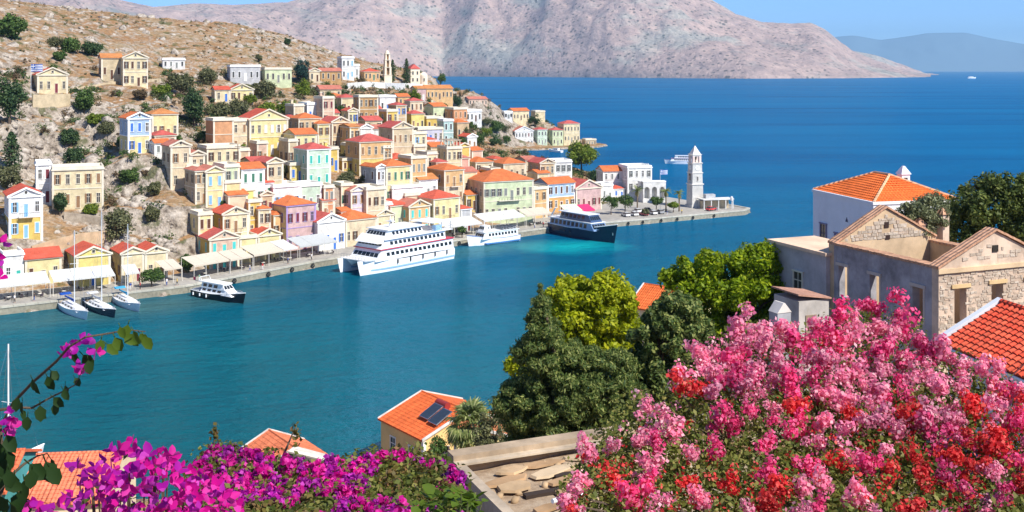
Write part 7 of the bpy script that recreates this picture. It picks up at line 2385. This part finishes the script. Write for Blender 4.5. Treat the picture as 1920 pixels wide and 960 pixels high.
# -- purple bougainvillea along the bottom -----------------------------
def purple_bush():
    poly = [(340, 990), (352, 900), (375, 855), (400, 838), (440, 840), (480, 850), (540, 858), (600, 868), (660, 862), (720, 848), (770, 840), (820, 862), (862, 890), (880, 930), (870, 990)]
    def depth(v): return 12.5 - 3.0 * np.clip((v - 840) / 120.0, 0, 1.2)
    base = Vector((-3.6, 11.5, 43.0))
    root = empty('bougainvillea_hedge', base, 0, 'purple flowering bougainvillea hedge along the bottom centre', 'flowering bush')
    r = np.random.default_rng(5); rn = random.Random(5)
    b = MB()
    for u, v in list(in_poly_samples(poly, 30, 5)) + [(403, 800), (556, 796), (408, 822), (742, 836)]:
        p = W(u, v, float(depth(np.array(v)))) - base
        s = Vector((p.x + rn.uniform(-.3, .3), p.y + rn.uniform(-.2, .5), p.z - 1.0))
        b.tube([s, s.lerp(p, .5) + Vector((rn.uniform(-.1, .1), 0, .1)), p], [.025, .018, .006], 5)
    b.build('stems', BARK, root)
    S = in_poly_samples(poly, 700, 3)
    Y = depth(S[:, 1]) + .1 + r.random(len(S)) * .9
    P = np.stack([(S[:, 0] - 960) / F * Y, Y, H - (S[:, 1] + 4 - V0) / F * Y], 1) - np.array(base)
    V, Fc = leaf_cloud(P, np.full(len(P), .16), 24, .062, 4, aspect=.62)
    put('foliage', np_mesh('foliage', V, Fc, BLEAF), root)['kind'] = 'stuff'
    q = in_poly_samples(poly, 150, 13)
    Y = depth(q[:, 1]) + .05
    P = np.stack([(q[:, 0] - 960) / F * Y, Y, H - (q[:, 1] - V0) / F * Y], 1) - np.array(base)
    P = np.concatenate([P, np.array([list(W(u, v, 12.3) - base) for u, v in ((403, 806), (401, 815), (556, 802), (555, 814), (557, 826), (742, 838))])])
    V, Fc = leaf_cloud(P, np.full(len(P), .07), 16, .06, 14, aspect=.62)
    put('fresh_shoots', np_mesh('fresh_shoots', V, Fc, leaf_mat('young_shoots', (.12, .09, .03, 1), (.20, .17, .04, 1), (.30, .16, .08, 1), .4)), root)['kind'] = 'stuff'
    heads = [flower_head(m_, 300 + i, 60, .085, .05) for i in range(4) for m_ in (PU, MG)]
    S = in_poly_samples(poly, 600, 23)
    n = 0
    for u, v in S:
        if n >= 290: break
        if fbm(np.array([u / 60]), np.array([v / 40]), 2, 6)[0] < .36: continue
        y = float(depth(np.array(v))) + rn.uniform(-.1, .15)
        s = rn.uniform(.55, 1.15)
        put('blossom', rn.choice(heads), root, W(u, v, y) - base, (rn.uniform(0, 6), rn.uniform(0, 6), rn.uniform(0, 6)), (s, s, s))
        n += 1
purple_bush()

def bract(mb, o, rot, L):
    """One papery bract: a cupped ovate leaf with a midrib fold."""
    pts = [(0, 0, 0), (.32, -.34, .10), (.72, -.26, .12), (1, 0, .02), (.72, .26, .12), (.32, .34, .10)]
    mid = [(.32, 0, 0), (.72, 0, .02)]
    P = [o + rot @ (Vector(p) * L) for p in pts]; M_ = [o + rot @ (Vector(p) * L) for p in mid]
    i = len(mb.v)
    mb.v += [tuple(p) for p in P + M_]
    for f in ((0, 1, 6), (1, 2, 7, 6), (2, 3, 7), (3, 4, 7), (4, 5, 6, 7), (5, 0, 6)):
        mb.f.append(tuple(i + k for k in f))
from mathutils import Euler
def blossom_mesh(mat, seed, L=.035):
    rn = random.Random(seed)
    mb = MB()
    for k in range(3):
        rot = Euler((rn.uniform(-.2, .2), -R(rn.uniform(20, 55)), k * 2.094 + rn.uniform(-.2, .2))).to_matrix()
        bract(mb, Vector((0, 0, 0)), rot, L * rn.uniform(.85, 1.15))
    return mb.mesh('blossom', mat, True)
def leaf_mesh(mat, seed, L=.05):
    rn = random.Random(seed)
    mb = MB()
    mb.tube([(-.3 * L, 0, 0), (0, 0, 0)], .03 * L, 4)
    bract(mb, Vector((0, 0, 0)), Euler((rn.uniform(-.2, .2), 0, 0)).to_matrix(), L)
    return mb.mesh('leaf', mat, True)
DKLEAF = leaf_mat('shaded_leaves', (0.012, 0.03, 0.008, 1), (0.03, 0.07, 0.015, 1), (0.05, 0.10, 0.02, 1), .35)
BL_P = [blossom_mesh(m_, 60 + i) for i in range(4) for m_ in (PU, MG)]
BL_M = [blossom_mesh(m_, 80 + i) for i in range(4) for m_ in (MG, MG)]
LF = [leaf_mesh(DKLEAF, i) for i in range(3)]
LFB = [leaf_mesh(GLEAF, 10 + i) for i in range(3)]

def close_purple():
    base = Vector((-1.3, 3.6, 47.6))
    root = empty('bougainvillea_spray', base, 0, 'close spray of magenta and purple bougainvillea at the lower left', 'flowering bush')
    rn = random.Random(31)
    poly = [(132, 990), (135, 905), (128, 870), (150, 860), (195, 858), (205, 838), (240, 828), (270, 845), (330, 850), (365, 880), (400, 905), (440, 925), (470, 990)]
    S = in_poly_samples(poly, 240, 3)
    b = MB()
    for u, v in S[::7]:
        p = W(u, v, 3.75) - base
        s = Vector((p.x * .5, .15, -.45))
        b.tube([s, s.lerp(p, .6) + Vector((0, 0, .03)), p], [.008, .005, .003], 5)
    b.build('stems', bark((.10, .07, .04)), root)
    for i, (u, v) in enumerate(S):
        y = 3.6 + rn.uniform(-.25, .35)
        s = rn.uniform(.8, 1.25)
        put('blossom', rn.choice(BL_P if u < 300 or rn.random() < .4 else BL_M), root, W(u, v, y) - base, (rn.uniform(.4, 2.2), rn.uniform(-.6, .6), rn.uniform(0, 6.28)), (s, s, s))
    for i in range(26):
        u, v = S[rn.randrange(len(S))]
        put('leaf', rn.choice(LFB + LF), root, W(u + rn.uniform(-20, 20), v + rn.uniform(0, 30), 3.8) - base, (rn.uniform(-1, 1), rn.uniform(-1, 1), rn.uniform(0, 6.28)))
    q = S[S[:, 1] > 880][:60]
close_purple()

def vine():
    """Arching branch at the left edge: stem points, leaves and blossoms as seen."""
    base = W(0, 960, 3.0)
    root = empty('bougainvillea_branch', base, 0, 'arching leafy bougainvillea branch with purple blossoms over the water at the left', 'branch')
    rn = random.Random(3)
    Y = 3.0
    main = [(-20, 990), (10, 900), (0, 800), (25, 755), (60, 718), (105, 678), (130, 650), (160, 632), (205, 625), (240, 618), (272, 622)]
    side = [(-10, 770), (30, 764), (60, 765), (95, 745), (120, 733), (140, 722), (155, 695)]
    low = [(10, 900), (45, 870), (70, 855), (90, 850)]
    b = MB()
    for path, r0 in ((main, .006), (side, .0045), (low, .005)):
        n = len(path)
        b.tube([W(u, v, Y + .12 * math.sin(i * .7)) - base for i, (u, v) in enumerate(path)], [r0 * (1 - .75 * i / (n - 1)) for i in range(n)], 6)
    b.build('stem', bark((.09, .06, .035)), root)
    def lf(u, v, s, mats, tilt=None):
        o = put('leaf', rn.choice(mats), root, W(u, v, Y + rn.uniform(-.1, .1)) - base, tilt or (rn.uniform(.9, 1.8), rn.uniform(.6, 1.9), rn.uniform(-.6, .6)), (s, s, s))
    for u, v in ((225, 612), (240, 608), (250, 620), (232, 628), (262, 625), (270, 630), (245, 630), (215, 632), (190, 636), (200, 645)): lf(u, v, rn.uniform(.65, .95), LFB)
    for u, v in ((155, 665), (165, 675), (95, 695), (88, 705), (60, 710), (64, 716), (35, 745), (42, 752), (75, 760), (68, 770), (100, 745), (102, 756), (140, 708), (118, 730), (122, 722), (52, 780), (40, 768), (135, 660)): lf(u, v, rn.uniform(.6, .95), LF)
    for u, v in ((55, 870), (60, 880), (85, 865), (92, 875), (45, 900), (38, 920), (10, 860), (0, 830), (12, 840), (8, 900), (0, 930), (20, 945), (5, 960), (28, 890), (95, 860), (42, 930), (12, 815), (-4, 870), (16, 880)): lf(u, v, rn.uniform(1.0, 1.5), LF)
    for u, v in ((120, 660), (128, 668), (138, 660), (148, 655), (135, 642), (118, 672), (145, 690), (152, 688), (160, 692), (150, 636), (168, 640), (180, 655), (182, 662), (130, 655), (20, 775), (16, 790), (22, 800), (28, 785), (14, 805), (24, 812), (-2, 480), (-4, 500), (6, 462), (0, 520), (2, 455)):
        s = rn.uniform(.65, .95)
        put('blossom', rn.choice(BL_P), root, W(u, v, Y + rn.uniform(-.08, .08)) - base, (rn.uniform(.4, 2.2), rn.uniform(-.6, .6), rn.uniform(0, 6.28)), (s, s, s))
    for u, v in ((50, 945), (60, 950), (72, 940), (85, 948), (95, 952), (105, 945), (64, 962), (90, 965)):
        put('blossom', rn.choice(BL_P), root, W(u, v, Y + rn.uniform(-.08, .08)) - base, (rn.uniform(.4, 2.2), rn.uniform(-.6, .6), rn.uniform(0, 6.28)))
vine()

def fresh_plant():
    base = W(845, 1000, 9.0)
    root = empty('leafy_plant', base, 0, 'yellow-green leafy plant at the bottom beside the purple hedge', 'plant')
    rn = random.Random(13)
    me = [leaf_mesh(GLEAF, 40 + i, .13) for i in range(4)]
    b = MB()
    for i in range(130):
        u, v = rn.uniform(775, 905), rn.uniform(905, 985)
        if v < 905 + abs(u - 850) * .55: continue
        p = W(u, v, 9.0 + rn.uniform(-.4, .5)) - base
        if i % 5 == 0: b.tube([(p.x * .4, p.y * .5, -.3), p], [.012, .005], 5)
        s = rn.uniform(.6, 1.1)
        put('leaf', rn.choice(me), root, p, (rn.uniform(-.6, .9), rn.uniform(-.7, .7), rn.uniform(0, 6.28)), (s, s, s))
    b.build('stems', bark((.10, .12, .04)), root)
fresh_plant()

# dry grass and weeds on the near bank
r = np.random.default_rng(15)
gx, gy = r.uniform(-6, 10, 2600), r.uniform(9, 32, 2600)
gz = near_z(gx, gy)
V, Fc = leaf_cloud(np.stack([gx, gy, gz + .15], 1), np.full(len(gx), .35), 10, .34, 8, aspect=.12)
tag(put('dry_grass', np_mesh('dry_grass', V, Fc, leaf_mat('straw', (.16, .13, .06, 1), (.28, .22, .11, 1), (.38, .32, .18, 1), .3))), 'dry straw-coloured grass and weeds on the near bank', 'grass', kind='stuff')
# ------------------------------------------------------------------ people, tables and lamps on the quay
def person_mesh(seed, shirt, legs, stride=.18, arm=.25):
    """One continuous standing or walking figure, coloured by height."""
    b = MB()
    n = 8
    rings = []
    def ring(c, rx, ry):
        return [(c[0] + rx * math.cos(2 * math.pi * i / n), c[1] + ry * math.sin(2 * math.pi * i / n), c[2]) for i in range(n)]
    def limb(rs, cap0=True, cap1=True):
        i0 = len(b.v)
        for r_ in rs: b.v += r_
        for k in range(len(rs) - 1):
            for i in range(n):
                j = (i + 1) % n
                b.f.append((i0 + k * n + i, i0 + k * n + j, i0 + (k + 1) * n + j, i0 + (k + 1) * n + i))
        if cap0: b.f.append(tuple(i0 + i for i in reversed(range(n))))
        if cap1: b.f.append(tuple(i0 + (len(rs) - 1) * n + i for i in range(n)))
    limb([ring((0, 0, .80), .15, .11), ring((0, 0, .95), .17, .12), ring((0, 0, 1.12), .14, .10), ring((0, 0, 1.32), .19, .12), ring((0, 0, 1.43), .17, .10), ring((0, 0, 1.48), .06, .06), ring((0, .01, 1.53), .055, .06), ring((0, .01, 1.58), .075, .09), ring((0, .01, 1.66), .085, .10), ring((0, 0, 1.73), .075, .085), ring((0, 0, 1.77), .03, .03)])
    for s in (-1, 1):
        f = s * stride
        limb([ring((s * .085, f * .1, .86), .085, .09), ring((s * .09, f * .5, .5), .06, .065), ring((s * .09, f, .1), .042, .05), ring((s * .09, f + .05, .02), .05, .11), ring((s * .09, f + .05, 0), .05, .11)])
        a = -s * arm
        limb([ring((s * .18, 0, 1.40), .05, .05), ring((s * .23, a * .4, 1.14), .04, .042), ring((s * .22, a, .92), .03, .032), ring((s * .21, a * 1.15, .80), .035, .02)])
    me = b.mesh('person', None)
    skin, hair = plain(srgb(205, 160, 130), .7), plain((.05, .035, .02), .8)
    for m_ in (shirt, legs, skin, hair): me.materials.append(m_)
    for p in me.polygons:
        z = p.center.z; x = abs(p.center.x)
        p.material_index = 3 if z > 1.69 else 2 if z > 1.46 or (x > .19 and z < 1.12) or z < .1 else 0 if z > .9 else 1
    return me
CL = [(srgb(230, 230, 230), 'white'), (srgb(60, 90, 160), 'blue'), (srgb(190, 50, 60), 'red'), (srgb(40, 42, 50), 'black'), (srgb(220, 190, 90), 'yellow'), (srgb(120, 160, 130), 'green')]
spots = [(30, 3.5, 0, 3, 'near the left edge of the quay'), (62, 3.0, 3, 1, 'in front of the left long awning'), (246, 3.2, 1, 0, 'right of the white sailing boat'), (262, 2.6, 2, 3, 'left of the round quay bush'), (312, 3.4, 0, 1, 'under the small cream awning'), (330, 2.4, 4, 3, 'beside the small cream awning'), (372, 2.6, 5, 0, 'behind the black motor boat'), (470, 3.0, 0, 1, 'in front of the right cream awning'), (492, 2.2, 2, 0, 'on the quay left of the catamaran'), (540, 3.2, 1, 3, 'below the purple-trimmed corner house'), (584, 2.6, 0, 3, 'near the catamaran bow'), (850, 2.0, 3, 0, 'right of the catamaran stern'), (1002, 2.8, 0, 1, 'left of the navy ferry'), (1020, 2.2, 2, 3, 'at the stern of the navy ferry'), (1250, 4, 1, 0, 'walking left of the clock tower'), (1280, 4.5, 4, 3, 'standing before the clock tower'), (1345, 4, 0, 1, 'near the tip of the quay')]
for i, (u, s, c, l, where) in enumerate(spots):
    x, y = quay_pt(u, s)
    me = person_mesh(i, plain(CL[c][0], .85), plain(CL[l][0], .85), .1 + .15 * (i % 3) / 2, .1 + .1 * (i % 3))
    o = put('person', me, None, (x, y, 1.5), (0, 0, i * 1.7))
    tag(o, 'person in a %s top %s' % (CL[c][1], where), 'person', 'people on the quay')
tb = None
k = 0
for (u0, u1, lb) in ((0, 90, 'the left long white awning'), (105, 205, 'the awning behind the sailing boats'), (368, 470, 'the cream awnings by the pink house'), (482, 556, 'the wide cream awning'), (570, 628, 'the grey-white awning'), (842, 900, 'the awning right of the catamaran'), (915, 980, 'the hotel awning'), (990, 1030, 'the cream awning left of the navy ferry')):
    for j in range(3):
        x, y = quay_pt(u0 + (u1 - u0) * (j + .5) / 3, 6.6 + (j % 2) * 1.8)
        t = empty('cafe_table', (x, y, 1.5), j * .7, ('left', 'middle', 'right')[j] + ' cafe table with dark chairs under ' + lb, 'table', 'cafe tables under the awnings')
        if tb is None:
            tb = [('table_top', MB().lathe([(.45, .72), (.45, .76)], 10).mesh('table_top', plain(srgb(236, 232, 224), .6))), ('leg', MB().tube([(0, 0, .02), (0, 0, .719)], .04, 5).mesh('leg', IRON))]
            ch = MB().box(-.22, -.22, .42, .22, .22, .47).box(-.22, .18, .471, .22, .22, .92)
            for sx in (-.2, .16):
                for sy in (-.2, .16): ch.box(sx, sy, 0, sx + .04, sy + .04, .419)
            ch = ch.mesh('chair', plain(srgb(70, 60, 66), .7))
        for nm, me in tb: put(nm, me, t)
        for a in range(3): put('seat', ch, t, (.78 * math.cos(a * 2.1), .78 * math.sin(a * 2.1), 0), (0, 0, a * 2.1 - math.pi / 2))
        k += 1
# old tyres hung on the quay wall as fenders
ty = MB()
for i in range(12):
    a0, a1 = 2 * math.pi * i / 12, 2 * math.pi * (i + 1) / 12
    for j in range(6):
        b0, b1 = 2 * math.pi * j / 6, 2 * math.pi * (j + 1) / 6
        def tp(a_, b_): return ((.42 + .15 * math.cos(b_)) * math.cos(a_), .15 * math.sin(b_), (.42 + .15 * math.cos(b_)) * math.sin(a_))
        ty.poly(tp(a0, b0), tp(a1, b0), tp(a1, b1), tp(a0, b1))
ty = ty.mesh('tyre_fender', plain((.02, .02, .022), .8))
for u, w_ in ((440, 'right of the black motor boat'), (505, 'in front of the wide cream awning'), (547, 'below the purple-trimmed corner house'), (588, 'just left of the catamaran'), (862, 'just right of the catamaran'), (1178, 'right of the navy ferry bow'), (1205, 'below the dark red parked car'), (1240, 'below the grey parked car'), (1270, 'left of the clock tower'), (1300, 'in front of the clock tower'), (1340, 'below the flat-roofed pavilion')):
    x, y = quay_pt(u, -.32)
    tag(put('tyre_fender', ty, None, (x, y, .75), (0, 0, R(40))), 'black tyre fender on the quay wall ' + w_, 'tyre', 'tyre fenders on the quay wall')
# wooden pole in the left town
X, Y, Z = ray_seat(446, 352, 0)
pl = empty('utility_pole', (X, Y, Z), 0, 'tall wooden utility pole in the left of the town', 'pole')
MB().tube([(0, 0, -1), (0, 0, 12)], [.16, .1], 7).build('shaft', bark((.25, .19, .13)), pl)
MB().box(-.9, -.06, 11.2, .9, .06, 11.35).build('crossarm', bark((.2, .15, .1)), pl)
# -- haze: the air between the viewer and the far shore ---------------
hz = MB().box(-40000, -1500, -21, 40000, 34000, 1250).build('haze', None)
hm = bpy.data.materials.new('sea_air')
hm.use_nodes = True
ht = hm.node_tree
ht.nodes.remove(ht.nodes['Principled BSDF'])
pv = ht.nodes.new('ShaderNodeVolumePrincipled')
pv.inputs['Color'].default_value = (0.38, 0.68, 1.0, 1)
pv.inputs['Density'].default_value = 4.4e-5
pv.inputs['Anisotropy'].default_value = 0.0
ht.links.new(pv.outputs[0], ht.nodes['Material Output'].inputs['Volume'])
hz.data.materials.append(hm)
tag(hz, kind='stuff')
